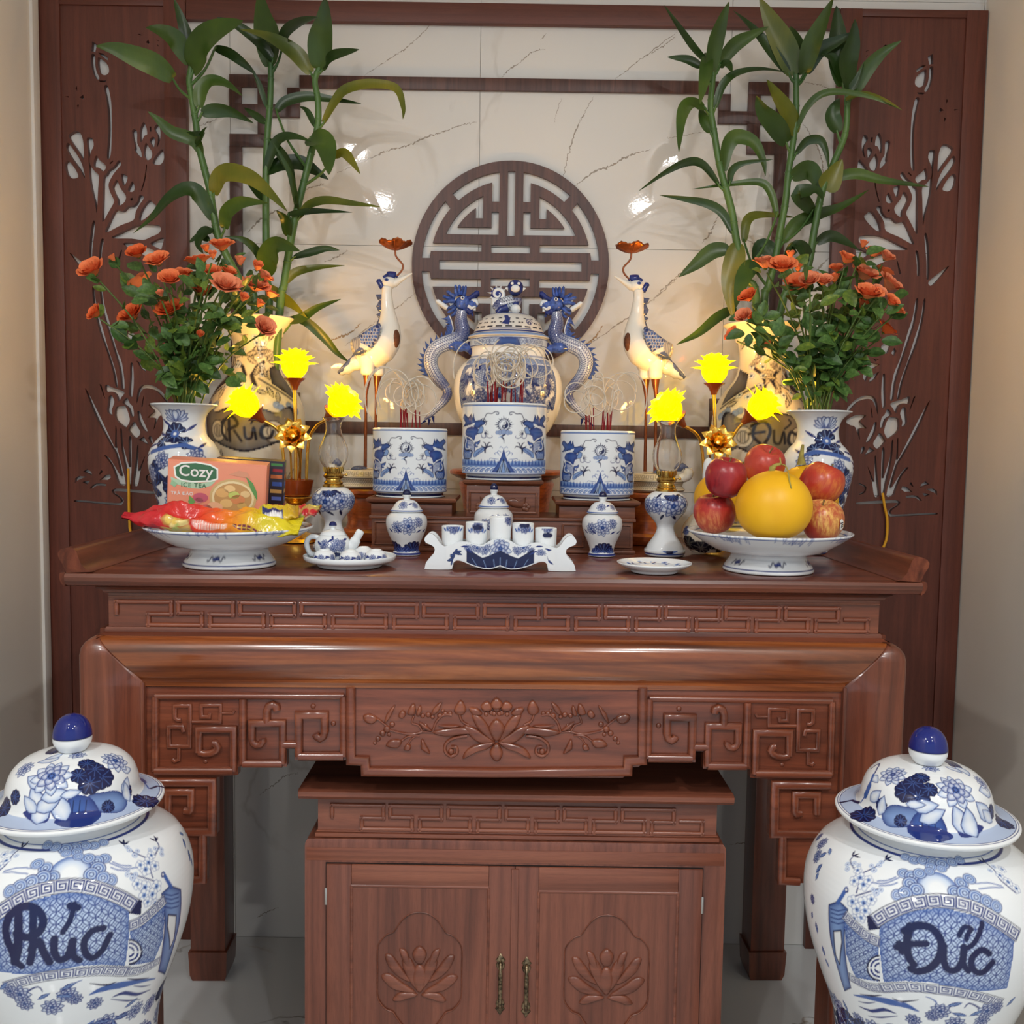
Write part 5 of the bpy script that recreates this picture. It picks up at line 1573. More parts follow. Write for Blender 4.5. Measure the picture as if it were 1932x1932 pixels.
for d, z, a in ((-8, 0.040, 0.6), (-30, 0.034, 2.6), (48, 0.044, 0.2), (10, 0.044, 1.6), (30, 0.018, -1.0)):
    u, v = p.uv(d, z); p.c.leaf(u, v, a, 0.016, 0.006, B1, None)
u, v = p.uv(22, 0.008); p.c.pad(u, v, 0.012, 0.2, PI-0.2, B0, B2, 5)
p.build('pot_body', pot, GL)
MB().lathe(smooth_line([(0.0285, 0.0535), (0.027, 0.056), (0.022, 0.061), (0.012, 0.065), (0.006, 0.066), (0.0055, 0.070), (0.0085, 0.0735), (0.0, 0.0737)], 3), 32, cap=False).build('lid', M['white_glaze'], pot, 80)
MB().lathe(smooth_line([(0.0083, 0.0738), (0.008, 0.0775), (0.0045, 0.082), (0.0, 0.083)], 3), 20, cap=False).build('lid_knob', plain('cobalt_glaze', srgb(20, 30, 88), 0.06), pot, 80)
M['cobalt'] = bpy.data.materials['cobalt_glaze']
m = MB(); m.tube(smooth_line([(0.030, 0, 0.024), (0.044, 0, 0.032), (0.052, 0, 0.046), (0.062, 0, 0.064)], 5), [0.014]*5+[0.0115]*5+[0.009]*5+[0.0065], 14); m.build('spout', M['white_glaze'], pot, 70)
m = MB(); m.tube(smooth_line([(-0.030, 0, 0.046), (-0.048, 0, 0.048), (-0.058, 0, 0.034), (-0.050, 0, 0.012), (-0.034, 0, 0.010)], 6), 0.0072, 12, flat=(1.0, 0.8)); m.build('handle', M['white_glaze'], pot, 70)

# cup rack: a porcelain bridge with scrolled ends
yr = on_table(943, 1076, 0.0).y
def RK(p): q = W(560 + p[0]/4.83, 900 + p[1]/4.83, yr); return (q.x, q.z - TT)
Lx, Rx = W(800, 1040, yr).x, W(1088, 1040, yr).x
mid = (Lx+Rx)/2
rack = thing('cup_rack', 'white porcelain cup rack with scrolled ends and blue peonies', 'cup rack', (mid, yr, TT))
outl = [(1160,540),(1190,518),(1225,525),(1260,560),(1290,605),(1330,635),(1400,612),(1460,592),(1530,592),(1600,612),(1660,625),(1700,610),(1760,575),(1840,555)]
low = [(1150,830),(1165,842),(1370,845),(1400,830),(1410,785),(1440,762),(1490,770),(1560,800),(1640,828),(1740,842),(1840,815)]
left = [(1160,540),(1147,570),(1160,600),(1200,618),(1232,640),(1240,670),(1225,710),(1190,745),(1160,785),(1150,830)]
def sym(ps):
    a = [RK(p) for p in ps]
    return [(x - mid, z) for x, z in a]
H_ = sym(outl); L_ = sym(low); E_ = sym(left)
zfix = min(z for _, z in L_)
xend = H_[-1][0]
sh = lambda ps: [(x - xend, max(z - zfix, 0.0)) for x, z in ps]
H_, L_, E_ = sh(H_), sh(L_), sh(E_)
half = smooth_line(H_, 3) 
bot = smooth_line(L_, 2)
lef = smooth_line(E_, 3)
ring = half + [(-x, z) for x, z in reversed(half[:-1])] + [(-x, z) for x, z in lef[1:]] + [(-x, z) for x, z in bot[1:]] + [(x, z) for x, z in reversed(bot[:-1])] + [(x, z) for x, z in reversed(lef[1:-1])]
me = fill2d([ring], 0.010, 0, 'front_board')
bv = link('front_board', me, M['white_glaze'], rack)
me2 = me.copy(); link('back_board', me2, M['white_glaze'], rack, loc=(0, 0.050, 0))
for o in rack.children:
    md_ = o.modifiers.new('edge', 'BEVEL'); md_.width = 0.0022; md_.segments = 3; md_.limit_method = 'ANGLE'; md_.angle_limit = rad(50); o.data.polygons.foreach_set('use_smooth', [True]*len(o.data.polygons))
xs_ = np.linspace(-0.118, 0.118, 170); vs_ = np.linspace(0, 1, 46)
hx = np.array([p_[0] for p_ in half] + [-p_[0] for p_ in reversed(half)]); hz_ = np.array([p_[1] for p_ in half] + [p_[1] for p_ in reversed(half)])
bx_ = np.array([p_[0] for p_ in bot] + [-p_[0] for p_ in reversed(bot)]); bz_ = np.array([p_[1] for p_ in bot] + [p_[1] for p_ in reversed(bot)])
top_f = lambda x: float(np.interp(x, hx[np.argsort(hx)], hz_[np.argsort(hx)])) - 0.0025
bot_f = lambda x: float(np.interp(x, bx_[np.argsort(bx_)], bz_[np.argsort(bx_)])) + 0.0025
cv = Canvas(xs_, vs_*0.055, WHITE)
def zc(x, z): b_, t_ = bot_f(x), top_f(x); return (x, (z-b_)/max(t_-b_, 1e-4)*0.055)
for (x, z, r) in ((0, 0.048, 0.024), (-0.05, 0.048, 0.014), (-0.068, 0.046, 0.011), (0.05, 0.050, 0.015), (0.036, 0.042, 0.010), (-0.032, 0.044, 0.012), (0.088, 0.040, 0.011), (0.066, 0.044, 0.008)):
    cv.peony(*zc(x, z), r)
for x in np.linspace(-0.07, 0.07, 60):
    b_, t_ = bot_f(x), top_f(x); e = 0.018 + 0.010*abs(cos(x*40))
    cv.stroke([zc(x, b_-0.003), zc(x, b_+e)], 0.006, B0)
for x in (-0.05, -0.03, -0.012, 0.0, 0.012, 0.03, 0.05): cv.stroke([zc(x, bot_f(x)), zc(x*1.2, bot_f(x)+0.016)], 0.0011, B3)
u, v = zc(-0.098, 0.034)
for a in (-0.3, 0.5, 1.3, 2.2, 3.2, 4.2): cv.leaf(u, v, a, 0.017, 0.010, B0, B2)
for (x, z, a) in ((-0.086, 0.050, 0.2), (-0.06, 0.036, 2.6), (0.075, 0.052, 0.1), (0.062, 0.034, 0.3), (0.10, 0.034, -0.6), (0.095, 0.048, 0.5)): cv.leaf(*zc(x, z), a, 0.018, 0.006, B1, None)
painted_grid('painted_band', lambda a, b: (a, -0.0006, bot_f(a) + (top_f(a)-bot_f(a))*b), xs_, vs_, cv, GL, rack)
shelf_z = top_f(0.10) - 0.012
m = MB()
for i in range(24):
    pass
step = [(-0.098, 0.044), (-0.062, 0.044), (-0.062, 0.050), (-0.023, 0.050), (-0.023, 0.056), (0.023, 0.056), (0.023, 0.050), (0.062, 0.050), (0.062, 0.044), (0.098, 0.044), (0.098, 0.036), (-0.098, 0.036)]
link('shelf', fill2d([step], 0.0395, 0, 'shelf'), M['white_glaze'], rack, loc=(0, 0.0102, 0))
names = ['first tea cup from the left on the porcelain rack', 'second tea cup from the left on the porcelain rack', 'plain-sided middle tea cup on the porcelain rack, the tallest standing', 'fourth tea cup from the left on the porcelain rack', 'fifth tea cup from the left on the porcelain rack, next to the dark fan jar']
cxs = [854, 899, 944, 987, 1030]
yc = yr + 0.030
for i, px in enumerate(cxs):
    X = W(px, 1005, yc).x
    xr = X - mid
    z0 = TT + (0.0441 if abs(i-2) == 2 else 0.0501 if abs(i-2) == 1 else 0.0561)
    t = thing('tea_cup', names[i], 'cup', (X, yc, z0), group='tea cups on the rack')
    r = 20.6*depth(yc)/F_PX
    top = W(px, [992, 985, 975, 987, 996][i], yc).z - z0
    p = Pot([(0, 0.002), (r*0.7, 0.0), (r*0.86, 0.002), (r*0.95, 0.007), (r*0.98, top*0.4), (r, top*0.85), (r*1.0, top), (r*0.94, top+0.0003), (r*0.92, top*0.8), (r*0.88, 0.006), (0, 0.005)], 80, 60, 110, None, WHITE, (X, yc, z0), 8, 2)
    d0 = 8 if i != 2 else 55
    u, v = p.uv(d0, top*0.6); p.c.peony(u, v, r*0.52); 
    for a, aa in ((-38, 2.4), (-30, 1.8), (34, 0.6), (26, 1.3)):
        u, v = p.uv(d0+a, top*0.5); p.c.leaf(u, v, aa, r*0.5, r*0.2, B2, None)
    u, v = p.uv(d0, top*0.14); p.c.poly([(u-r*0.5, v), (u-r*0.35, v+r*0.22), (u, v+r*0.28), (u+r*0.35, v+r*0.22), (u+r*0.5, v), (u+r*0.3, v-r*0.2), (u-r*0.3, v-r*0.2)], B0)
    p.build('cup_body', t, GL)
# ------------------------------------------------------------------ fruit
from mathutils import noise as mnoise
def apple_mat(name, red, deep, pale, amt, k):
    t = NT(name, 0.28, 0.45)
    v = t.coords((1, 1, 0.22), (0, 0, k))
    streak = t.noise(v, 170, 3, 0.6)
    patch = t.noise(t.coords((1, 1, 1), (k, 0, 0), (k, 0, 0)), 13, 3, 0.5)
    side = t.ramp(patch, [(amt-0.16, deep), (amt, red), (amt+0.2, pale)])
    c = t.mix(t.ramp(streak, [(0.42, (0.75, 0.75, 0.75)), (0.62, (0, 0, 0))]), side, red)
    spots = t.n('ShaderNodeTexVoronoi'); spots.inputs['Scale'].default_value = 150
    t.l(t.coords(), spots.inputs['Vector'])
    t.color(t.mix(t.ramp(spots.outputs['Distance'], [(0.06, (0.6, 0.6, 0.6)), (0.12, (0, 0, 0))]), c, pale))
    t.bump(t.noise(t.coords(), 20, 2), 0.1, 0.004)
    return t.m
RED, DEEP, PALE = srgb(176, 50, 44), srgb(128, 26, 36), srgb(222, 150, 92)
AP = [apple_mat('apple_skin_deep', srgb(150, 36, 42), srgb(118, 20, 34), srgb(176, 58, 50), 0.56, 0.2), apple_mat('apple_skin_streaked', RED, DEEP, PALE, 0.50, 1.3),
      apple_mat('apple_skin_blush', srgb(196, 74, 58), srgb(164, 48, 44), srgb(220, 130, 86), 0.52, 2.2), apple_mat('apple_skin_orange', srgb(184, 58, 42), srgb(140, 32, 38), srgb(220, 140, 62), 0.48, 3.1), apple_mat('apple_skin_golden', srgb(178, 56, 46), srgb(146, 36, 40), srgb(228, 178, 96), 0.44, 4.4)]
M['stalk'] = plain('dry_stalk', srgb(120, 104, 62), 0.7, 0.2, 0.2, 90)
def apple(px, py, y, hw, mi, rot, label):
    c = W(px, py, y)
    r = hw*depth(y)/F_PX
    t = thing('apple', label, 'apple', tuple(c), group='apples on the footed dish')
    t.rotation_euler = rot
    pr = smooth_line([(0.0, 0.62), (0.10, 0.70), (0.24, 0.82), (0.45, 0.90), (0.70, 0.80), (0.92, 0.48), (1.0, 0.10), (0.95, -0.30), (0.78, -0.66), (0.50, -0.88), (0.25, -0.90), (0.08, -0.82), (0.0, -0.80)], 4)
    m = MB(); n = 40
    vs, fs = [], []
    for j, (q, z) in enumerate(pr):
        for i in range(n):
            a = 2*PI*i/n
            w = 1 + 0.025*sin(3*a+mi) + 0.018*cos(5*a)*(z < 0)
            vs.append((q*r*w*sin(a), -q*r*w*cos(a), z*r))
    for j in range(len(pr)-1):
        for i in range(n):
            k = (i+1) % n
            fs.append((j*n+i, j*n+k, (j+1)*n+k, (j+1)*n+i))
    m.add(vs, fs)
    m.build('flesh', AP[mi], t, 180)
    m = MB(); m.tube([(0, 0, 0.60*r), (0.02*r, 0, 0.8*r), (0.09*r, 0.02*r, 1.02*r)], [0.04*r, 0.03*r, 0.045*r], 6); m.build('stalk', M['stalk'], t, 60)
    return t, r
apple(1370, 901, -0.732, 39, 0, (0.25, 0.1, 0), 'dark red apple on top of the pile beside the yellow melon')
apple(1349, 968, -0.682, 39, 1, (0.15, -0.2, 0), 'red streaked apple at the dish edge, below the dark red one')
apple(1442, 878, -0.573, 38, 2, (0.5, 0.2, 0), 'rosy apple at the back above the large melon')
apple(1551, 913, -0.679, 41, 3, (0.3, 0.3, 0.6), 'orange red apple resting above the apple with the sticker')
ta_, ra = apple(1551, 982, -0.753, 40, 4, (0.4, -0.3, 0.2), 'yellow and red apple with a white sticker at the dish edge')
M['sticker'] = plain('white_sticker', srgb(232, 230, 226), 0.35)
M['ink'] = plain('black_print', srgb(52, 50, 56), 0.5)
st = bpy.data.objects.new('sticker', None)
def patch_on_sphere(name, r, az, el, poly, mat, parent, lift=0.0006):
    """a thin curved label on a ball of radius r"""
    m = MB()
    f = lambda p: ((r+lift)*cos(el+p[1]/r)*sin(az+p[0]/r), -(r+lift)*cos(el+p[1]/r)*cos(az+p[0]/r), (r+lift)*sin(el+p[1]/r))
    cx_ = sum(p[0] for p in poly)/len(poly); cz_ = sum(p[1] for p in poly)/len(poly)
    ls = [[f((cx_+(x-cx_)*k, cz_+(z-cz_)*k)) for x, z in poly] for k in (1, 0.66, 0.33, 0.02)]
    m.rings(ls, cap=False)
    return m.build(name, mat, parent, 180)
bpy.data.objects.remove(st)
lab = [(-0.006, -0.009), (-0.002, -0.012), (0.004, -0.011), (0.007, -0.007), (0.005, -0.002), (0.007, 0.004), (0.004, 0.010), (-0.001, 0.012), (-0.006, 0.010), (-0.004, 0.004), (-0.007, -0.002)]
ta_.rotation_euler = (0.25, -0.15, 0.2)
sk = patch_on_sphere('sticker', ra*1.005, 0.50, 0.02, lab, M['sticker'], ta_, 0.0016)
for dx, dz, w, h in ((0, 0.004, 0.004, 0.0012), (0, 0.0, 0.0035, 0.0012), (0.0, -0.004, 0.004, 0.0012)):
    patch_on_sphere('sticker_print', ra*1.005, 0.50, 0.02, [(dx-w, dz-h), (dx+w, dz-h), (dx+w, dz+h), (dx-w, dz+h)], M['ink'], sk, 0.0022)
def melon_mat():
    t = NT('yellow_melon_skin', 0.42, 0.4)
    c = t.ramp(t.noise(t.coords((1, 1, 0.5)), 9, 3), [(0.3, srgb(222, 160, 12)), (0.7, srgb(238, 184, 26))])
    sp = t.n('ShaderNodeTexVoronoi'); sp.inputs['Scale'].default_value = 28
    t.l(t.coords(), sp.inputs['Vector'])
    t.color(t.mix(t.ramp(sp.outputs['Distance'], [(0.022, (0.8, 0.8, 0.8)), (0.035, (0, 0, 0))]), c, srgb(130, 84, 20)))
    t.bump(t.noise(t.coords(), 120, 3), 0.05, 0.001)
    return t.m
M['melon'] = melon_mat()
M['melon_stem'] = plain('dry_melon_stem', srgb(150, 140, 72), 0.7, 0.2, 0.25, 60)
def melon(px, py, y, hw, hh, label, stem, tilt=(0, 0, 0)):
    c = W(px, py, y); k = depth(y)/F_PX
    t = thing('melon', label, 'melon', tuple(c), group='yellow melons on the footed dish')
    t.rotation_euler = tilt
    pr = smooth_line([(0.0, 1.0), (0.12, 0.985), (0.3, 0.94), (0.55, 0.82), (0.8, 0.58), (0.96, 0.25), (1.0, -0.06), (0.95, -0.38), (0.8, -0.66), (0.55, -0.87), (0.25, -0.97), (0.0, -1.0)], 4)
    MB().lathe([(r*hw*k, z*hh*k) for r, z in pr], 48, cap=False).build('rind', M['melon'], t, 180)
    m = MB(); m.tube([(x*k, y_*k, z*k) for x, y_, z in stem[0]], [r*k for r in stem[1]], 8); m.build('stem', M['melon_stem'], t, 60)
    return t
t1 = melon(1460, 953, -0.800, 71, 66, 'large yellow melon at the front middle of the fruit dish', ([(-5, 0, 62), (-6, -2, 70), (0, -6, 76), (8, -10, 78)], [8, 6, 3.4, 2.6]))
m = MB(); kk = depth(-0.80)/F_PX
m.tube(smooth_line([(8*kk, -10*kk, 78*kk), (14*kk, -22*kk, 74*kk), (15*kk, -36*kk, 60*kk), (14*kk, -50*kk, 46*kk), (15*kk, -58*kk, 34*kk)], 4), 1.3*kk, 6); m.tube([(8*kk, -10*kk, 78*kk), (6*kk, -8*kk, 90*kk)], 1.5*kk, 6)
m.build('tendril', M['melon_stem'], t1, 60)
melon(1366, 938, -0.559, 56, 50, 'yellow melon half hidden behind the apples near the oil lamp', ([(10, 0, 50), (30, 6, 62), (70, 16, 78), (100, 20, 80)], [5, 3, 2.5, 2.2]))
melon(1520, 935, -0.559, 60, 58, 'yellow melon behind the apples, in front of the rose vase', ([(-10, 0, 58), (-11, 0, 74), (-8, 2, 96)], [9, 5, 2.5]))

# ------------------------------------------------------------------ tea box, second box and snack packets
def text_mesh(body, size, spacing=1.0, shear=0.0):
    cu = bpy.data.curves.new('lettering', 'FONT')
    cu.body = body; cu.size = size; cu.align_x = 'CENTER'; cu.align_y = 'CENTER'
    cu.space_character = spacing; cu.shear = shear; cu.offset = size*0.012
    cu.resolution_u = 4
    ob = bpy.data.objects.new('lettering', cu); C.objects.link(ob)
    me = bpy.data.meshes.new_from_object(ob.evaluated_get(bpy.context.evaluated_depsgraph_get()))
    bpy.data.objects.remove(ob); bpy.data.curves.remove(cu)
    me.transform(Matrix.Rotation(PI/2, 4, 'X'))
    return me
def flat(name, poly, c, parent, y, rough=0.4):
    nm = 'print_%02x%02x%02x' % c
    m_ = bpy.data.materials.get(nm) or plain(nm, srgb(*c), rough)
    me = bpy.data.meshes.new(name)
    me.from_pydata([(x, y, z) for x, z in poly], [], [tuple(range(len(poly)))])
    return link(name, me, m_, parent)
def circ(x, z, rx, rz=None, n=24, a0=0, a1=2*PI):
    rz = rz or rx
    return [(x + rx*cos(a0+(a1-a0)*i/n), z + rz*sin(a0+(a1-a0)*i/n)) for i in range(n + (0 if a1-a0 > 6.2 else 1))]
yB = -0.700
cb = W(408, 968, yB)
box = thing('tea_box', 'peach coloured ice tea box standing on the snack dish', 'box', tuple(cb))
kb = depth(yB)/F_PX
bw_, bh_, bd_ = 88*kb*1.02, 97*kb, 0.062
box.rotation_euler = (rad(6), rad(3.2), rad(9))
peach = (228, 142, 112)
m = MB(); m.box(-bw_, bw_, 0, bd_, 0.0, bh_, 0.001); m.build('carton', plain('peach_carton', srgb(*peach), 0.42), box, 35)
sx1, sz1 = bw_/342.0, bh_/350.0
def bp(p): return ((p[0]-812)*sx1, bh_ - (p[1]-1062)*sz1)       # drawing coordinates of the photograph's detail
F1 = -0.0006
fld = lambda ps: [bp(p) for p in ps]
flat('lighter_panel', fld([(480,1075),(1140,1075),(1140,1400),(480,1400)]), (232, 150, 120), box, -0.0003)
g1 = flat('green_badge_border', fld([(508,1110),(560,1078),(660,1066),(760,1078),(815,1105),(818,1180),(770,1198),(640,1212),(560,1204),(520,1180)]), (236, 240, 232), box, F1)
flat('green_badge', fld([(520,1116),(565,1088),(660,1077),(755,1088),(804,1112),(806,1172),(764,1188),(640,1200),(565,1193),(530,1172)]), (62, 110, 76), box, F1-0.0003)
me = text_mesh('Cozy', 0.034, 1.0); me.transform(Matrix.Translation((bp((662,1138))[0], F1-0.0007, bp((662,1136))[1]))); link('lettering', me, M['sticker'], box)
flat('pale_ribbon', fld([(490,1180),(520,1190),(600,1210),(700,1210),(800,1192),(770,1225),(690,1252),(620,1250),(560,1235),(500,1220)]), (176, 206, 176), box, F1-0.0001)
me = text_mesh('ICE TEA', 0.0135, 1.15); me.transform(Matrix.Translation((bp((650,1232))[0], F1-0.0007, bp((650,1230))[1]))); link('lettering', me, plain('green_print', srgb(70, 116, 84), 0.5), box)
me = text_mesh('TRÀ ĐÀO', 0.0100, 1.1); me.transform(Matrix.Translation((bp((572,1292))[0], F1-0.0007, bp((566,1290))[1]))); link('lettering', me, M['sticker'], box)
def disc_print(name, x, y, r, c, lift, ry=None):
    o = bp((x, y)); return flat(name, circ(o[0], o[1], r*sx1, (ry or r)*sz1), c, box, F1-lift)
disc_print('glass_print', 925, 1300, 165, (206, 176, 120), 0.0002, 130); disc_print('glass_print', 925, 1300, 148, (232, 214, 168), 0.0003, 115); disc_print('glass_print', 925, 1300, 132, (196, 152, 96), 0.0004, 100)
for x, y, r, c in ((850,1270,46,(222,176,110)),(900,1240,40,(236,200,140)),(960,1310,50,(214,140,90)),(880,1340,44,(226,186,120)),(930,1280,40,(196,206,110)),(1010,1270,34,(228,196,140)),(990,1350,34,(206,170,100))):
    disc_print('peach_slice_print', x, y, r, c, 0.0006, r*0.66)
flat('leaf_print', fld([(1010,1150),(1060,1190),(1090,1250),(1095,1310),(1050,1240)]), (96, 150, 84), box, F1-0.0007)
flat('leaf_print', fld([(890,1140),(960,1110),(1020,1120),(1040,1160),(960,1150)]), (214, 150, 120), box, F1-0.0006)
flat('leaf_print', fld([(500,1200),(540,1225),(520,1250),(490,1230)]), (150, 190, 150), box, F1-0.0006)
for x, y, r, c in ((700,1310,52,(196,96,116)),(690,1330,30,(214,130,140)),(800,1370,56,(232,180,140)),(740,1380,40,(206,110,110)),(1010,1400,40,(210,120,120)),(640,1340,24,(120,160,90))):
    disc_print('peach_print', x, y, r, c, 0.0007, r*0.62)
flat('leaf_print', fld([(620,1300),(650,1320),(650,1380),(625,1360)]), (110, 160, 90), box, F1-0.0009)
# gold print on the lid
flat_top = MB(); flat_top.box(-bw_*0.28, bw_*0.34, bd_*0.3, bd_*0.7, bh_+0.0001, bh_+0.0004); flat_top.build('lid_print', plain('gold_print', srgb(206, 150, 84), 0.4), box, None)
# the darker box behind
cb2 = W(470, 965, yB+0.085)
b2 = thing('dark_packet_box', 'dark patterned box standing behind the peach tea box', 'box', tuple(cb2))
b2.rotation_euler = (rad(5), rad(3), rad(8))
w2, h2 = 0.075, bh_*1.06
m = MB(); m.box(-w2, w2, 0, 0.04, 0.0, h2, 0.001); m.build('carton', plain('dark_carton', srgb(44, 32, 44), 0.35), b2, 35)
xs2 = w2 + 0.0004
for i, (z, h, c) in enumerate(((0.93, 0.05, (70, 130, 70)), (0.82, 0.06, (150, 40, 50)), (0.70, 0.07, (196, 110, 60)), (0.56, 0.08, (60, 90, 170)), (0.42, 0.07, (206, 160, 90)), (0.28, 0.07, (90, 110, 190)), (0.14, 0.06, (190, 60, 60)))):
    m = MB(); m.box(w2-0.0001, xs2, 0.006, 0.034, h2*(z-h/2), h2*(z+h/2)); m.build('side_print', plain('pack_print_%d' % i, srgb(*c), 0.4), b2, None)
    m = MB(); m.box(w2-0.030+0.004*(i % 2), w2-0.004, -0.0004, 0.0002, h2*(z-h/2), h2*(z+h/2)); m.build('front_print', plain('pack_print_f%d' % i, srgb(*c), 0.4), b2, None)

_f = NT('glossy_film', 0.2, 0.6)
_a = _f.n('ShaderNodeAttribute', attribute_name='paint'); _f.l(_a.outputs['Color'], _f.b.inputs['Base Color'])
_f.bump(_f.noise(_f.coords(), 38, 3, 0.6, 0.8), 0.45, 0.006); M['film'] = _f.m
def packet(name, label, cat, loc, rot, L, Wd, H, paint, group=None, nu=150, nv=72, seed=1, crease=1.0):
    t = thing(name, label, cat, loc, group=group)
    t.rotation_euler = rot
    u = np.linspace(0, 1, nu); v = np.linspace(0, 1, nv)
    cv = Canvas(u*L, v*2*Wd, (220, 60, 50))
    paint(cv, L, 2*Wd)
    rnd = random.Random(seed)
    ph = [rnd.uniform(0, 6) for _ in range(8)]
    def Fn(a, b):
        x = (a-0.5)*L
        e = max(0.02, sin(PI*min(max(a, 0.0), 1.0)))**0.55
        th_ = 2*PI*b
        cr = 1 + crease*(0.10*sin(9*a+ph[0]+3*cos(th_+ph[1])) + 0.07*sin(17*a+ph[2]+2*sin(th_)))
        fin = max(0, 1-12*min(a, 1-a))
        taper = min(1.0, 0.25 + (a/0.22)**0.8*0.75)
        y = -cos(th_)*Wd/2*(0.9+0.1*e)*(1+0.05*sin(14*a+ph[3]))*taper
        nz = mnoise.noise(Vector((a*7+ph[4], y*30, ph[5]))) + 0.5*mnoise.noise(Vector((a*17+ph[6], y*60, ph[7])))
        z = sin(th_)*H/2*e*cr*(1-0.9*fin) + fin*0.004*sin(60*b*PI) + crease*H*0.26*nz*e
        y += crease*Wd*0.10*mnoise.noise(Vector((a*9+ph[1], z*40, 3.0)))*e
        return (x, y, z)
    painted_grid('film', Fn, u, v, cv, M['film'], t)
    return t
def chips(cv, L, V):
    n = cv.col.shape
    U = (cv.u/L)[None, :, None]
    st_ = [0, 0.24, 0.25, 0.42, 0.43, 0.52, 0.66, 0.80, 1.0]
    cs = [(186, 30, 44), (196, 36, 44), (206, 44, 44), (206, 50, 40), (222, 60, 36), (226, 90, 40), (232, 150, 40), (214, 196, 30), (224, 206, 40)]
    for ch in range(3):
        cv.col[:, :, ch] = np.interp(cv.u/L, st_, [lin(c)[ch] for c in cs])[None, :]
    cv.poly([(L*0.24, V*0.98), (L*0.27, V*0.8), (L*0.33, V*0.72), (L*0.38, V*0.80), (L*0.41, V*0.93), (L*0.40, V*1.0)], (222, 206, 150), wash=(206, 160, 70), ws=0.01)
    cv.poly([(L*0.26, V*0.02), (L*0.24, V*0.10), (L*0.28, V*0.18), (L*0.36, V*0.20), (L*0.40, V*0.12), (L*0.40, V*0.02)], (206, 190, 120), wash=(190, 120, 50), ws=0.012)
    for i in range(14): cv.disc(L*(0.27+0.13*random.random()), V*random.choice([random.random()*0.15, 1-random.random()*0.22]), 0.007, random.choice([(226, 190, 90), (190, 200, 110), (236, 214, 140)]))
    for i in range(16):
        cv.stroke([(L*(0.42+i*0.012), V*0.03), (L*(0.42+i*0.012), V*0.10)], 0.0022, (232, 220, 210))
    for i in range(6):
        x = L*(0.64+i*0.028); cv.poly([(x, V*0.02), (x+L*0.02, V*0.02), (x+L*0.02, V*0.09), (x, V*0.09)], (110, 30, 60)); cv.stroke([(x+L*0.004, V*0.055), (x+L*0.016, V*0.055)], 0.002, (226, 200, 90))
    for dx in (-0.012, 0, 0.012): cv.stroke([(L*0.56, V*0.90), (L*0.56+dx, V*0.78)], 0.003, (240, 226, 190))
yS = CL.y - 0.075
ps = W(400, 988, yS)
packet('snack_bag', 'shiny red to yellow snack bag lying across the front of the snack dish', 'snack bag', (ps.x, ps.y, ps.z+0.006), (rad(24), rad(3), rad(2)), 0.370, 0.075, 0.048, chips, seed=3, crease=1.6)
def yellow(cv, L, V):
    for ch in range(3): cv.col[:, :, ch] = np.interp(cv.u/L, [0, 0.45, 0.55, 1], [lin(c)[ch] for c in [(222, 204, 40), (206, 190, 30), (220, 196, 36), (196, 150, 40)]])[None, :]
    cv.poly([(L*0.3, V*0.0), (L*0.7, V*0.0), (L*0.7, V*0.2), (L*0.3, V*0.25)], (40, 50, 110))
    cv.poly([(L*0.3, V*0.8), (L*0.7, V*0.8), (L*0.72, V*1.0), (L*0.3, V*1.0)], (40, 50, 110))
    for i in range(7): 
        x = L*(0.34+0.05*i); cv.stroke([(x, V*0.03), (x+L*0.02, V*0.14), (x+L*0.03, V*0.05)], 0.004, (236, 236, 240)); cv.stroke([(x, V*0.86), (x+L*0.02, V*0.96), (x+L*0.03, V*0.87)], 0.004, (236, 236, 240))
p2 = W(516, 974, CL.y-0.045)
packet('biscuit_packet', 'small yellow packet with navy print at the dish edge beside the tea box', 'snack packet', (p2.x, p2.y, p2.z+0.004), (rad(20), rad(-6), rad(10)), 0.105, 0.060, 0.034, yellow, seed=5, nu=90, nv=60)
def redp(cv, L, V):
    for ch in range(3): cv.col[:, :, ch] = np.interp(cv.v/V, [0, 0.2, 0.35, 0.6, 1], [lin(c)[ch] for c in [(186, 60, 70), (206, 150, 90), (170, 176, 80), (190, 40, 60), (200, 120, 120)]])[:, None]
    for i in range(18): cv.disc(random.random()*L, random.random()*V, 0.008, random.choice([(226, 160, 150), (196, 40, 50), (176, 186, 90), (232, 200, 160)]))
p3 = W(562, 974, CL.y+0.03)
packet('sweet_packet', 'small pink and green sweet packet sticking out at the end of the snack dish', 'snack packet', (p3.x, p3.y, p3.z+0.006), (rad(24), rad(-10), rad(-14)), 0.10, 0.05, 0.028, redp, seed=9, nu=80, nv=50)
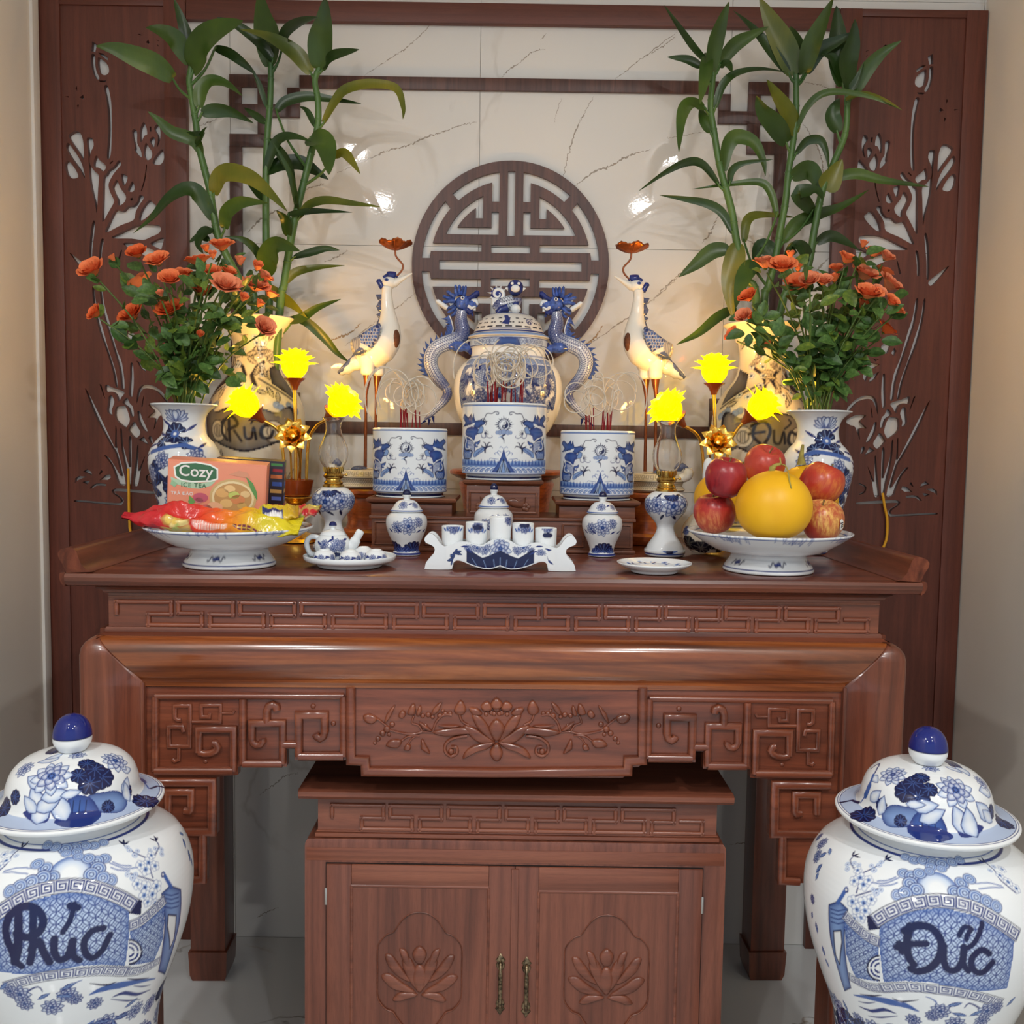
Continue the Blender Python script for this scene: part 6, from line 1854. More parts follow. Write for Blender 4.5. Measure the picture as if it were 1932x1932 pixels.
# ------------------------------------------------------------------ three-step wooden stand
ys = -0.412
def SX(px, off=0.0): return W(px, 980, ys+off).x
def SZ(py, off=0.0): return W(945, py, ys+off).z - TT
stand = thing('tiered_stand', 'dark carved wooden stand with three steps holding the incense bowls', 'stand', (0, ys, TT))
x0, x1 = SX(696), SX(1200)
zt_side = SZ(939, 0.08) ; zt_mid = SZ(904, 0.08)
zb1 = SZ(976)
SD = 0.205
MB().box(x0, x1, 0.0, SD, 0.0, 0.008, 0.002).build('base_board', M['stand'], stand, 35)
MB().box(x0+0.006, x1-0.006, 0.006, SD-0.006, 0.0082, zb1-0.008, 0.001).build('lower_body', M['stand'], stand, 35)
MB().box(x0, x1, 0.0, SD, zb1-0.0078, zb1, 0.002).build('lower_cornice', M['stand'], stand, 35)
for a, b in ((690, 861), (1046, 1208)):
    xa_, xb_ = SX(a), SX(b)
    MB().box(xa_+0.012, xb_-0.012, 0.010, SD-0.01, zb1+0.0002, zt_side-0.016, 0.001).build('side_neck', M['stand'], stand, 35)
    sec_ = [(0.0, 0.0), (0.006, -0.006), (0.008, -0.014), (0.016, -0.0158)]
    m = MB()
    loops = []
    for o, dz in ((0.016, -0.0158), (0.008, -0.013), (0.002, -0.009), (0.0, -0.004), (0.003, 0.0)):
        loops.append([(xa_+o, o-0.004, zt_side+dz), (xb_-o, o-0.004, zt_side+dz), (xb_-o, SD-o, zt_side+dz), (xa_+o, SD-o, zt_side+dz)])
    m.rings(loops); m.build('side_top', M['stand'], stand, 30)
    for u0, u1 in ((0.10, 0.34), (0.66, 0.90)):
        xx0, xx1 = xa_ + (xb_-xa_)*u0, xa_ + (xb_-xa_)*u1
        m = MB()
        for (ax, az, bx, bz) in ((xx0, 0.016, xx1, 0.016), (xx0, zb1-0.016, xx1, zb1-0.016), (xx0, 0.016, xx0, zb1-0.016), (xx1, 0.016, xx1, zb1-0.016)):
            m.tube([(ax, 0.005, az), (bx, 0.005, bz)], 0.003, 6)
        m.build('panel_moulding', M['stand'], stand, 60)
xa_, xb_ = SX(872), SX(1025)
MB().box(xa_+0.010, xb_-0.010, 0.004, SD-0.012, zb1+0.0002, zt_mid-0.014, 0.001).build('middle_block', M['stand'], stand, 35)
m = MB(); loops = []
for o, dz in ((0.012, -0.0138), (0.006, -0.011), (0.001, -0.007), (0.0, -0.003), (0.003, 0.0)):
    loops.append([(xa_+o, o-0.006, zt_mid+dz), (xb_-o, o-0.006, zt_mid+dz), (xb_-o, SD-o, zt_mid+dz), (xa_+o, SD-o, zt_mid+dz)])
m.rings(loops); m.build('middle_top', M['stand'], stand, 30)
m = MB()
for (ax, az, bx, bz) in ((xa_+0.018, zb1+0.012, xb_-0.018, zb1+0.012), (xa_+0.018, zt_mid-0.030, xb_-0.018, zt_mid-0.030), (xa_+0.018, zb1+0.012, xa_+0.018, zt_mid-0.030), (xb_-0.018, zb1+0.012, xb_-0.018, zt_mid-0.030)):
    m.tube([(ax, 0.003, az), (bx, 0.003, bz)], 0.003, 6)
m.build('middle_moulding', M['stand'], stand, 60)
cxm_, czm = (xa_+xb_)/2, (zb1+zt_mid)/2 - 0.008
for s_ in (-1, 1):       # carved scroll and flower on the middle block
    P = [(s_*0.010, 0.004), (s_*0.028, 0.010), (s_*0.044, 0.002), (s_*0.058, 0.014), (s_*0.052, -0.012), (s_*0.034, -0.014), (s_*0.016, -0.008)]
    MB().dome([(cxm_+x, czm+z) for x, z in smooth_line(P, 3, True)], 0.005, 0.0045).build('carved_scroll', M['stand'], stand, 60)
    for a in range(5):
        an = 2*PI*a/5
        MB().dome([(cxm_+s_*0.058+0.006*cos(an)+0.006*cos(b), czm-0.012+0.006*sin(an)+0.006*sin(b)) for b in [2*PI*i/8 for i in range(8)]], 0.004, 0.0045).build('carved_petal', M['stand'], stand, 60)

# ------------------------------------------------------------------ incense bowls
DR = lambda p: (p[0], p[1])
def censer(ax, z0, off, top_py, hw, label):
    y_ = ys + off
    X = W(ax, 850, y_).x
    t = thing('incense_bowl', label, 'incense bowl', (X, y_, TT+z0), group='blue and white incense bowls')
    R = hw*depth(y_)/F_PX
    H = W(ax, top_py, y_).z - TT - z0
    pr = [(0.0, 0.004), (R*0.88, 0.0), (R*0.905, 0.001), (R*0.905, H*0.055), (R*0.93, H*0.07), (R*0.985, H*0.085), (R, H*0.11), (R, H*0.5), (R, H*0.94), (R*1.005, H*0.97), (R*0.995, H*0.99), (R*0.97, H), (R*0.94, H*0.99), (R*0.93, H*0.94), (R*0.92, H*0.75)]
    p = Pot(pr, 250, 210, 84, R, WHITE, (X, y_, TT+z0), 14, 3)
    c = p.c
    zz = p.z
    half_n = len(zz)*0.86
    out = np.arange(len(zz)) < half_n
    def rg(a, b, col): j = out & (zz > a*H) & (zz < b*H) & (p.r > R*0.5); c.col[j] = lin(col)
    rg(0.022, 0.05, B0); rg(0.078, 0.085, B2); rg(0.950, 0.968, B3); rg(0.952, 0.958, B2)
    # drawing coordinates from the middle bowl's detail: x 135..1745, y 190..1560
    f0 = R/805.0
    def D(q): 
        x = (q[0]-942)/805.0
        th = math.asin(max(-0.985, min(0.985, x)))
        z = (1560-q[1])/1370.0*0.89*H + 0.10*H
        return (th*R, float(np.interp(z, zz[:int(half_n)], p.v[:int(half_n)])))
    w = f0
    def st(P, wd, col=B1, a=1.0, both_=True, k=4):
        Q = smooth_line(P, k) if k and len(P) > 2 else P
        if isinstance(wd, list): wd = list(np.interp(np.linspace(0, 1, len(Q)), np.linspace(0, 1, len(wd)), wd))
        ww = [x*w for x in wd] if isinstance(wd, list) else wd*w
        c.stroke([D(q) for q in Q], ww, col, a)
        if both_: c.stroke([D((1884-q[0], q[1])) for q in Q], ww, col, a)
    def pg(P, col, wash=None, ws=0, line=None, lw=0, both_=True, k=2, a=1.0):
        Q = smooth_line(P, k, True) if k else P
        kw = dict(wash=wash, ws=ws*w, line=line, lw=lw*w)
        c.poly([D(q) for q in Q], col, a, **kw)
        if both_: c.poly([D((1884-q[0], q[1])) for q in Q], col, a, **kw)
    # sea at the foot
    pg([(135,1330),(200,1300),(330,1320),(450,1340),(560,1340),(680,1330),(800,1360),(942,1390),(942,1560),(135,1560)], B3, both_=True, k=0)
    for i in range(12):
        x = 160+i*62
        pg([(x-30,1430),(x-12,1360),(x,1300+10*(i % 2)),(x+14,1360),(x+32,1430)], B2, k=0)
    for i in range(7):
        x = 200+i*95
        for r_, cc in ((80, B2), (62, B4), (46, B2), (30, WHITE)):
            pg([(x+r_*cos(a), 1555-r_*0.9*sin(a)) for a in [PI*j/10 for j in range(11)]], cc, k=0)
        st([(x-90,1555),(x-60,1490),(x,1460),(x+50,1490)], 12, WHITE)
    # central peak
    pg([(942,1080),(985,1250),(1040,1380),(1110,1480),(1160,1556),(724,1556),(774,1480),(844,1380),(900,1250)], B2, wash=B1, ws=40, both_=False, k=0)
    pg([(942,1270),(980,1390),(1080,1556),(804,1556),(904,1390)], B0, both_=False, k=0)
    for x in (-90, -55, 55, 90): st([(942+x*0.35,1340),(942+x,1555)], 10, B4, both_=False, k=0)
    pg([(942,1350),(972,1556),(912,1556)], B3, both_=False, k=0)
    for q in ([(930,1080),(890,1050),(870,1075)], [(900,1160),(850,1130),(830,1160),(850,1185)], [(880,1230),(820,1170),(780,1180),(790,1210)], [(850,1300),(760,1290),(700,1280),(680,1310)], [(830,1350),(760,1330),(700,1350)], [(790,1420),(720,1400),(660,1410)]):
        st(q, [5, 10, 12, 5], B2)
    # sun disc with flames over a cloud
    for i in range(20):
        a = 2*PI*i/20
        L = 180 if i % 5 == 0 else 145+12*(i % 2)
        pg([(942+100*cos(a-0.13), 618-100*sin(a-0.13)), (942+L*cos(a+0.05), 618-L*sin(a+0.05)), (942+100*cos(a+0.13), 618-100*sin(a+0.13))], B0, both_=False, k=0)
    u, v = D((942, 618))
    for r_, cc in ((112, B0), (96, WHITE), (82, B1), (74, WHITE)): c.disc(u, v, r_*w, cc)
    c.poly([D((942+74*cos(a), 618-74*sin(a))) for a in np.linspace(-PI/2, PI/2, 20)], B0)
    c.disc(*D((942, 655)), 37*w, B0); c.disc(*D((942, 581)), 37*w, WHITE); c.disc(*D((942, 581)), 13*w, B0); c.disc(*D((942, 655)), 13*w, WHITE)
    for q in ((870,770,44),(942,760,50),(1014,770,44),(820,772,34),(1064,772,34)):
        c.cloud(*D((q[0], q[1])), q[2]*w)
    st([(960,810),(900,850),(940,900),(945,980)], [26, 34, 22, 6], B0, both_=False)
    st([(900,850),(840,870)], [20, 4], B3, both_=False)
    # dragons
    pg([(215,800),(240,700),(320,660),(420,680),(500,740),(480,800),(420,830),(390,940),(330,880),(250,850)], B2, wash=B1, ws=50)
    pg([(160,480),(200,400),(270,480),(330,400),(345,490),(375,400),(405,540),(520,520),(600,560),(570,620),(520,640),(440,700),(330,620),(220,650),(160,660),(215,580)], B2, wash=B0, ws=26)
    pg([(350,600),(400,585),(390,630),(350,650),(240,690),(300,640)], WHITE, k=0)
    st([(560,540),(590,470),(630,400),(720,400),(780,365),(840,380),(830,420),(800,410)], 15, B0)
    st([(520,520),(560,500),(620,560)], 14, B0); st([(560,560),(620,580),(600,630)], 14, B0); st([(600,560),(650,545)], [14, 4], B0)
    pg([(505,650),(560,680),(550,760),(520,790),(450,790),(470,730)], B3, line=B0, lw=12)
    for a in range(6):
        an = -0.9+a*0.5; st([(590,790),(590+75*cos(an),790-75*sin(an))], [16, 4], B0, k=0)
    st([(520,800),(540,870),(600,870),(600,800)], 14, B1); st([(610,850),(680,880),(730,860),(720,830)], [10, 12, 10, 6], B1)
    # belly, scales and claws
    pg([(225,880),(300,900),(370,960),(410,1050),(400,1150),(340,1200),(330,1290),(190,1300),(180,1100)], B2, wash=B1, ws=34, line=B0, lw=10)
    for i in range(9):
        y = 940+i*28; st([(260+i*6,y),(330+i*6,y+10),(390,y+34)], 10, WHITE)
    st([(215,850),(240,940),(215,1020),(235,1100),(300,1090),(270,1050)], 22, WHITE)
    st([(200,870),(205,1000),(190,1080),(240,1130),(330,1130),(350,1200),(310,1290),(200,1290)], 26, B0)
    for i in range(4):
        for j in range(3): st([(205+j*44,1180+i*30),(225+j*44,1196+i*30),(245+j*44,1180+i*30)], 8, B4)
    pg([(380,1250),(400,1160),(500,1090),(590,1060),(580,1130),(480,1200),(420,1260)], B3, line=B1, lw=10)
    for i in range(6): st([(420+i*26,1230-i*26),(450+i*26,1180-i*20)], 10, B1, k=0)
    st([(600,1170),(600,1100),(630,1060)], [26, 40, 30], B0); st([(610,1080),(540,1050),(530,1020)], [26, 22, 6], B0); st([(620,1070),(600,990),(560,960)], [26, 22, 5], B0); st([(630,1060),(660,980),(700,970)], [26, 22, 5], B0); st([(640,1060),(710,1040),(740,1080)], [26, 20, 5], B0)
    pg([(400,980),(460,960),(500,930),(490,990),(450,1020),(460,1060),(420,1060)], B2, line=B0, lw=10); c.disc(*D((440, 1020)), 16*w, WHITE); c.disc(*D((1444, 1020)), 16*w, WHITE)
    p.build('bowl', t, GL)
    # sand filling
    MB().lathe([(0.0, H*0.86), (R*0.5, H*0.85), (R*0.925, H*0.83)], 32, cap=False).build('ash', plain('pale_ash', srgb(170, 160, 146), 0.95, 0.1, 0.2, 120), t, 60)
    return t, X, y_, TT+z0, R, H
z_side, z_mid = zt_side + 0.0006, zt_mid + 0.0006
CEN_L = censer(774, z_side, 0.090, 808, 70, 'blue and white dragon incense bowl on the lower step, near the left crane')
CEN_M = censer(951, z_mid, 0.090, 762, 79, 'tallest standing blue and white dragon incense bowl, on the middle step')
CEN_R = censer(1127, z_side, 0.090, 813, 70, 'blue and white dragon incense bowl on the lower step, near the right crane')

# ------------------------------------------------------------------ incense: red stubs, burnt curls of ash
M['incense_red'] = plain('incense_red', srgb(122, 22, 38), 0.7, 0.2, 0.25, 80)
M['incense_ash'] = plain('incense_ash', srgb(206, 198, 184), 0.9, 0.1, 0.15, 100)
def curl_pts(p0, h, kind, rnd, R):
    x, y, z = p0
    pts = [(x, y, z), (x+rnd.uniform(-0.004, 0.004), y, z+h*0.5), (x+rnd.uniform(-0.01, 0.01), y+rnd.uniform(-0.006, 0.006), z+h)]
    s_ = rnd.choice((-1, 1))
    x1, y1, z1 = pts[-1]
    if kind == 0:      # arch falling over
        r = rnd.uniform(0.03, 0.055)
        for a in np.linspace(0.3, PI*rnd.uniform(0.95, 1.25), 10): pts.append((x1 + s_*r*(1-cos(a)), y1 - 0.01*sin(a), z1 + r*1.5*sin(a)))
    elif kind == 1:    # loose ring
        r = rnd.uniform(0.022, 0.042)
        for a in np.linspace(0.2, 2*PI*rnd.uniform(1.1, 1.7), 26): pts.append((x1 + s_*r*(1-cos(a)), y1 - 0.006*a*0.5, z1 + r*sin(a)*1.05 + 0.003*a))
    else:              # upright hook
        pts.append((x1+0.004*s_, y1, z1+rnd.uniform(0.02, 0.05)))
        r = rnd.uniform(0.008, 0.018)
        for a in np.linspace(0.2, PI*1.1, 7): pts.append((pts[3][0] + s_*r*(1-cos(a)), y1, pts[3][2] + r*1.6*sin(a)))
    return pts
bowl_words = {0: 'left bowl', 1: 'middle bowl', 2: 'right bowl'}
def incense(cen, idx, n, seed, spread):
    t, X, y_, z0, R, H = cen
    rnd = random.Random(seed)
    where = ('dragon bowl near the left crane', 'middle dragon bowl', 'dragon bowl near the right crane')[idx]
    spots = sorted(X + rnd.uniform(-spread, spread)*R for _ in range(n))
    for i in range(n):
        px_ = spots[i]; py_ = y_ + rnd.uniform(-0.25, 0.25)*R
        zb_0 = z0 + H*0.84 + 0.001
        L = H*rnd.uniform(0.36, 0.50)
        dx = rnd.uniform(-0.006, 0.006)
        kind = rnd.choice((0, 1, 1, 0, 2, 3))
        lab = '%s incense stick from the left in the %s' % (ORD[i], where)
        o = thing('incense_stick', lab, 'incense stick', (px_, py_, zb_0), group='incense sticks in the ' + where)
        MB().tube([(0, 0, 0), (dx, 0, L)], 0.0015, 6).build('red_stub', M['incense_red'], o, 60)
        if kind < 3:
            pts = smooth_line(curl_pts((dx, 0, L+0.0002), rnd.uniform(0.015, 0.04), kind, rnd, R), 3)
            MB().tube(pts, 0.0017, 6).build('ash_curl', M['incense_ash'], o, 80)
incense(CEN_L, 0, 13, 4, 0.32)
incense(CEN_M, 1, 24, 8, 0.42)
incense(CEN_R, 2, 13, 15, 0.32)
# ------------------------------------------------------------------ wooden stands behind the bowls
UY = -0.068
def stand_round(ax, y_, top_py, hw, label, mat, tall):
    k = depth(y_)/F_PX
    X = W(ax, 950, y_).x
    H = W(ax, top_py, y_).z - TT
    R = hw*k
    t = thing('round_stand', label, 'stand', (X, y_, TT), group='turned stands behind the incense bowls')
    MB().lathe([(0, H), (R*0.96, H), (R, H-0.004), (R*1.0, H-0.012), (R*0.94, H-0.018), (R*0.86, H-0.024), (0, H-0.024)], 48, cap=False).build('top_disc', mat, t, 40)
    MB().lathe([(0, H-0.0242), (R*0.80, H-0.0242), (R*0.84, H-0.04), (R*0.78, H*0.6), (R*0.74, H*0.35), (R*0.80, 0.032), (0, 0.032)], 48, cap=False).build('drum', mat, t, 40)
    MB().lathe([(0, 0.0318), (R*0.86, 0.0318), (R*0.95, 0.024), (R*0.95, 0.010), (R*0.9, 0.0005), (0, 0.0005)], 48, cap=False).build('foot_ring', mat, t, 40)
    return X, TT + H, R
U_X, U_Z, U_R = stand_round(955, UY, 886, 107, 'round red brown wooden stand under the dragon urn', M['orange'], True)
CRX_L, CRZ_L, CRR = stand_round(701, -0.13, 921, 60, 'orange wooden stand under the left crane', M['orange'], True)
CRX_R, CRZ_R, _ = stand_round(1222, -0.13, 928, 60, 'orange wooden stand under the right crane', M['orange'], True)

# ------------------------------------------------------------------ dragon urn
def UP(px, py, y=UY): q = W(px, py, y); return (q.x - U_X, y - UY, q.z - U_Z)
urn = thing('dragon_urn', 'blue and white porcelain urn with two dragon handles and a lion on its lid', 'urn', (U_X, UY, U_Z + 0.0035))
ku = depth(UY)/F_PX
uz = lambda py: W(955, py, UY).z - U_Z
off = UP(959, 700)[0]
prof = [(0, 0.030), (44*ku, 0.028), (60*ku, uz(832)), (78*ku, uz(815)), (94*ku, uz(785)), (101*ku, uz(752)), (101*ku, uz(730)), (96*ku, uz(708)), (86*ku, uz(692)), (74*ku, uz(681)), (70*ku, uz(676)), (70*ku, uz(663)), (73*ku, uz(660)), (73*ku, uz(645)), (70*ku, uz(643))]
p = Pot(prof, 260, 180, 100, 100*ku, WHITE, (U_X+off, UY, U_Z), 14, 3)
c = p.c
zt = lambda a: float(np.interp(uz(a), p.z, p.v))
v0, v1 = zt(660), zt(645)
c.band(v0, v1, B4); c.band(v0, v0+0.0016, B1); c.band(v1-0.0016, v1, B1)
for i in range(-9, 10):
    u = i*0.016
    c.curl(u, (v0+v1)/2, 0.0085, 1.5, 0.5*i, 1 if i % 2 else -1, 0.0016, B1)
c.poly([(-0.045, v0), (-0.035, v1-0.002), (0.035, v1-0.002), (0.045, v0)], B2, wash=B1, ws=0.008)
c.band(zt(681), zt(678), B2, 0.6)
# clouds, scales and faces on the belly
c.lattice([(-0.16, zt(776)), (0.16, zt(776)), (0.16, zt(696)), (-0.16, zt(696))], 0.011, B1)
for i_ in range(26):
    c.disc(random.uniform(-0.15, 0.15), zt(random.uniform(700, 780)), random.uniform(0.008, 0.016), WHITE, 0.9)
rn = random.Random(5)
for i in range(-7, 8):
    c.cloud(i*0.022, zt(690)+0.003*(i % 2), 0.012)
for u0, sg in ((-0.085, 1), (0.085, -1)):
    for i in range(8):
        for j in range(6):
            c.disc(u0+sg*(i-3)*0.007, zt(712)-j*0.006+0.003*(i % 2), 0.0042, B1); c.disc(u0+sg*(i-3)*0.007, zt(712)-j*0.006+0.003*(i % 2), 0.0028, B4)
    c.curl(u0+sg*0.03, zt(722), 0.016, 1.7, 0.3, sg, 0.0035, B1)
    for i in range(9):
        a = -1.2+i*0.32; c.stroke([(u0-sg*0.035, zt(730)), (u0-sg*(0.035+0.03*cos(a)), zt(730)+0.03*sin(a))], 0.0028, B1)
    c.peony(u0, zt(757), 0.024)
for i in range(60):
    c.curl(rn.uniform(-0.15, 0.15), zt(rn.uniform(700, 800)), rn.uniform(0.006, 0.012), 1.4, rn.uniform(0, 6), rn.choice((-1, 1)), 0.002, rn.choice((B1, B2)))
for i in range(44):
    u = rn.uniform(-0.16, 0.16); v = zt(rn.uniform(700, 810)); c.leaf(u, v, rn.uniform(0, 6), 0.024, 0.009, B1, None)
b_ = p.build('belly', urn, GL); b_.location.x = off
# pierced lid
lp = [(70*ku, uz(643.5)), (76*ku, uz(642)), (75*ku, uz(638)), (68*ku, uz(634)), (63*ku, uz(624)), (57*ku, uz(612)), (47*ku, uz(602)), (38*ku, uz(597.5)), (30*ku, uz(596)), (0, uz(595))]
l = Pot(lp, 170, 90, 100, 60*ku, (216, 214, 208), (U_X+off, UY, U_Z), 12, 3)
c = l.c
zl = lambda a: float(np.interp(uz(a), l.z, l.v))
c.band(zl(641), zl(635.5), B3); c.band(zl(634), zl(631.5), B1); c.stroke([(-0.05, zl(629)), (0.06, zl(629))], 0.003, B1)
for i in range(-5, 6):        # openings of the fretwork
    for (py, h, w_) in ((625, 0.0042, 0.017), (617, 0.0035, 0.007), (609, 0.0040, 0.010)):
        u = i*0.026 + (0.004 if py == 617 else 0)
        c.poly([(u-w_/2, zl(py)-h/2), (u+w_/2, zl(py)-h/2), (u+w_/2, zl(py)+h/2), (u-w_/2, zl(py)+h/2)], (22, 26, 48))
    c.poly([(i*0.026+0.010, zl(617)-0.002), (i*0.026+0.015, zl(617)-0.002), (i*0.026+0.015, zl(617)+0.002), (i*0.026+0.010, zl(617)+0.002)], (22, 26, 48))
c.poly([(-0.02, zl(620)), (-0.010, zl(612)), (-0.016, zl(604)), (-0.004, zl(603)), (0.004, zl(611)), (0.0, zl(622))], B1); c.curl(0.062, zl(616), 0.012, 1.5, 0, 1, 0.003, B1); c.band(zl(599), zl(596.5), B2)
lid = l.build('lid', urn, GL); lid.location.x = off
for s_ in (-1, 1):            # feet
    m = MB(); m.tube(smooth_line([(off+s_*0.075, -0.03, 0.062), (off+s_*0.088, -0.04, 0.045), (off+s_*0.080, -0.05, 0.020), (off+s_*0.092, -0.06, 0.003)], 4), [0.020]*5+[0.014]*5+[0.012]*3, 10); m.build('foot', M['white_glaze'], urn, 60)
m = MB(); m.tube([(off, 0.07, 0.06), (off, 0.08, 0.003)], [0.02, 0.012], 10); m.build('foot', M['white_glaze'], urn, 60)

# painted skins for the modelled animals
def skin_tube(name, pts, rad_, parent, painter, nu=120, nv=30, up=(0, 1, 0), ky=1.0, seam=True):
    """closed tube with a painted skin; pts local"""
    P = np.array(smooth_line(pts, 6)); n = len(P)
    Rr = np.interp(np.linspace(0, 1, n), np.linspace(0, 1, len(rad_)), rad_)
    d = np.concatenate([[0], np.cumsum(np.linalg.norm(np.diff(P, axis=0), axis=1))])
    u = np.linspace(0, d[-1], nu); v = np.linspace(0, 1, nv)
    Pu = np.stack([np.interp(u, d, P[:, k]) for k in range(3)], 1); Ru = np.interp(u, d, Rr)
    T = np.gradient(Pu, axis=0); T /= np.linalg.norm(T, axis=1)[:, None]
    upv = np.array(up, float)
    N = upv - T*(T@upv)[:, None]; N /= np.linalg.norm(N, axis=1)[:, None]
    Bn = np.cross(T, N)
    per = 2*PI*float(np.mean(Rr))
    cv = Canvas(u, v*per, WHITE)
    painter(cv, d[-1], per)
    pts_ = Pu[None] + (np.cos(2*PI*v)[:, None, None]*N[None]*ky + np.sin(2*PI*v)[:, None, None]*Bn[None])*Ru[None, :, None]
    f = []
    me = bpy.data.meshes.new(name)
    i = np.arange(nu-1); j = np.arange(nv-1)
    a = j[:, None]*nu + i[None, :]
    f = np.stack([a, a+nu, a+1+nu, a+1], -1).reshape(-1, 4)
    me.from_pydata([tuple(q) for q in pts_.reshape(-1, 3)], [], [tuple(q) for q in f] + [tuple(int(k)*nu for k in range(nv-1)), tuple(int(k)*nu + nu-1 for k in range(nv-2, -1, -1))])
    me.polygons.foreach_set('use_smooth', [True]*len(me.polygons))
    at = me.color_attributes.new('paint', 'FLOAT_COLOR', 'POINT')
    col = np.ones((nv, nu, 4)); col[..., :3] = cv.col
    at.data.foreach_set('color', col.reshape(-1).astype(np.float32))
    me.update()
    return link(name, me, GL, parent)
def scales(step=0.0075, dark=B1, light=(214, 222, 232)):
    def f(cv, L, per):
        U = cv.u[None, :]; V = cv.v[:, None]
        n = max(2, round(per/step)); st_ = per/n
        a = np.mod(U/st_ + 0.5*np.mod(np.floor(V/st_), 2), 1) - 0.5; b = np.mod(V/st_, 1) - 0.5
        d = np.abs(a)+np.abs(b)
        cv.col[:] = lin(light)
        cv.put((slice(None), slice(None)), np.clip((0.46-d)/0.12+0.3, 0, 1), dark)
        cv.put((slice(None), slice(None)), np.clip((0.16-d)/0.1, 0, 1)*0.7, B2)
        cv.put((slice(None), slice(None)), np.clip(1.1-np.abs(U/L-0.18)*4.2, 0, 0.8)*np.ones_like(V), B1)
        cv.put((slice(None), slice(None)), np.clip(1.0-np.abs(U/L-1.0)*4.0, 0, 0.7)*np.ones_like(V), B1)
    return f
M['dragon_blue'] = plain('cobalt_wash_glaze', srgb(66, 92, 164), 0.1, 0.5, 0.5, 110)
M['dragon_dark'] = plain('dark_cobalt_glaze', srgb(34, 48, 116), 0.08, 0.5, 0.4, 90)
M['fin'] = plain('grey_blue_glaze', srgb(78, 88, 122), 0.12, 0.5, 0.4, 140)
def fin_mesh(w, h, lean=0.35, th=0.0035):
    """pointed fin standing on the XZ plane"""
    poly = [(-w/2, 0), (-w*0.30, h*0.35), (-w*0.05+lean*h*0.4, h*0.72), (lean*h, h), (w*0.16+lean*h*0.35, h*0.6), (w*0.34, h*0.28), (w/2, 0)]
    m = MB()
    cx_, cz_ = sum(p_[0] for p_ in poly)/7, sum(p_[1] for p_ in poly)/7
    ring = lambda k, y: [(cx_+(x-cx_)*k, y, cz_+(z-cz_)*k) for x, z in poly]
    m.rings([ring(0.5, -th), ring(1, -th*0.15), ring(1, th*0.15), ring(0.5, th)])
    return m.mesh('fin')
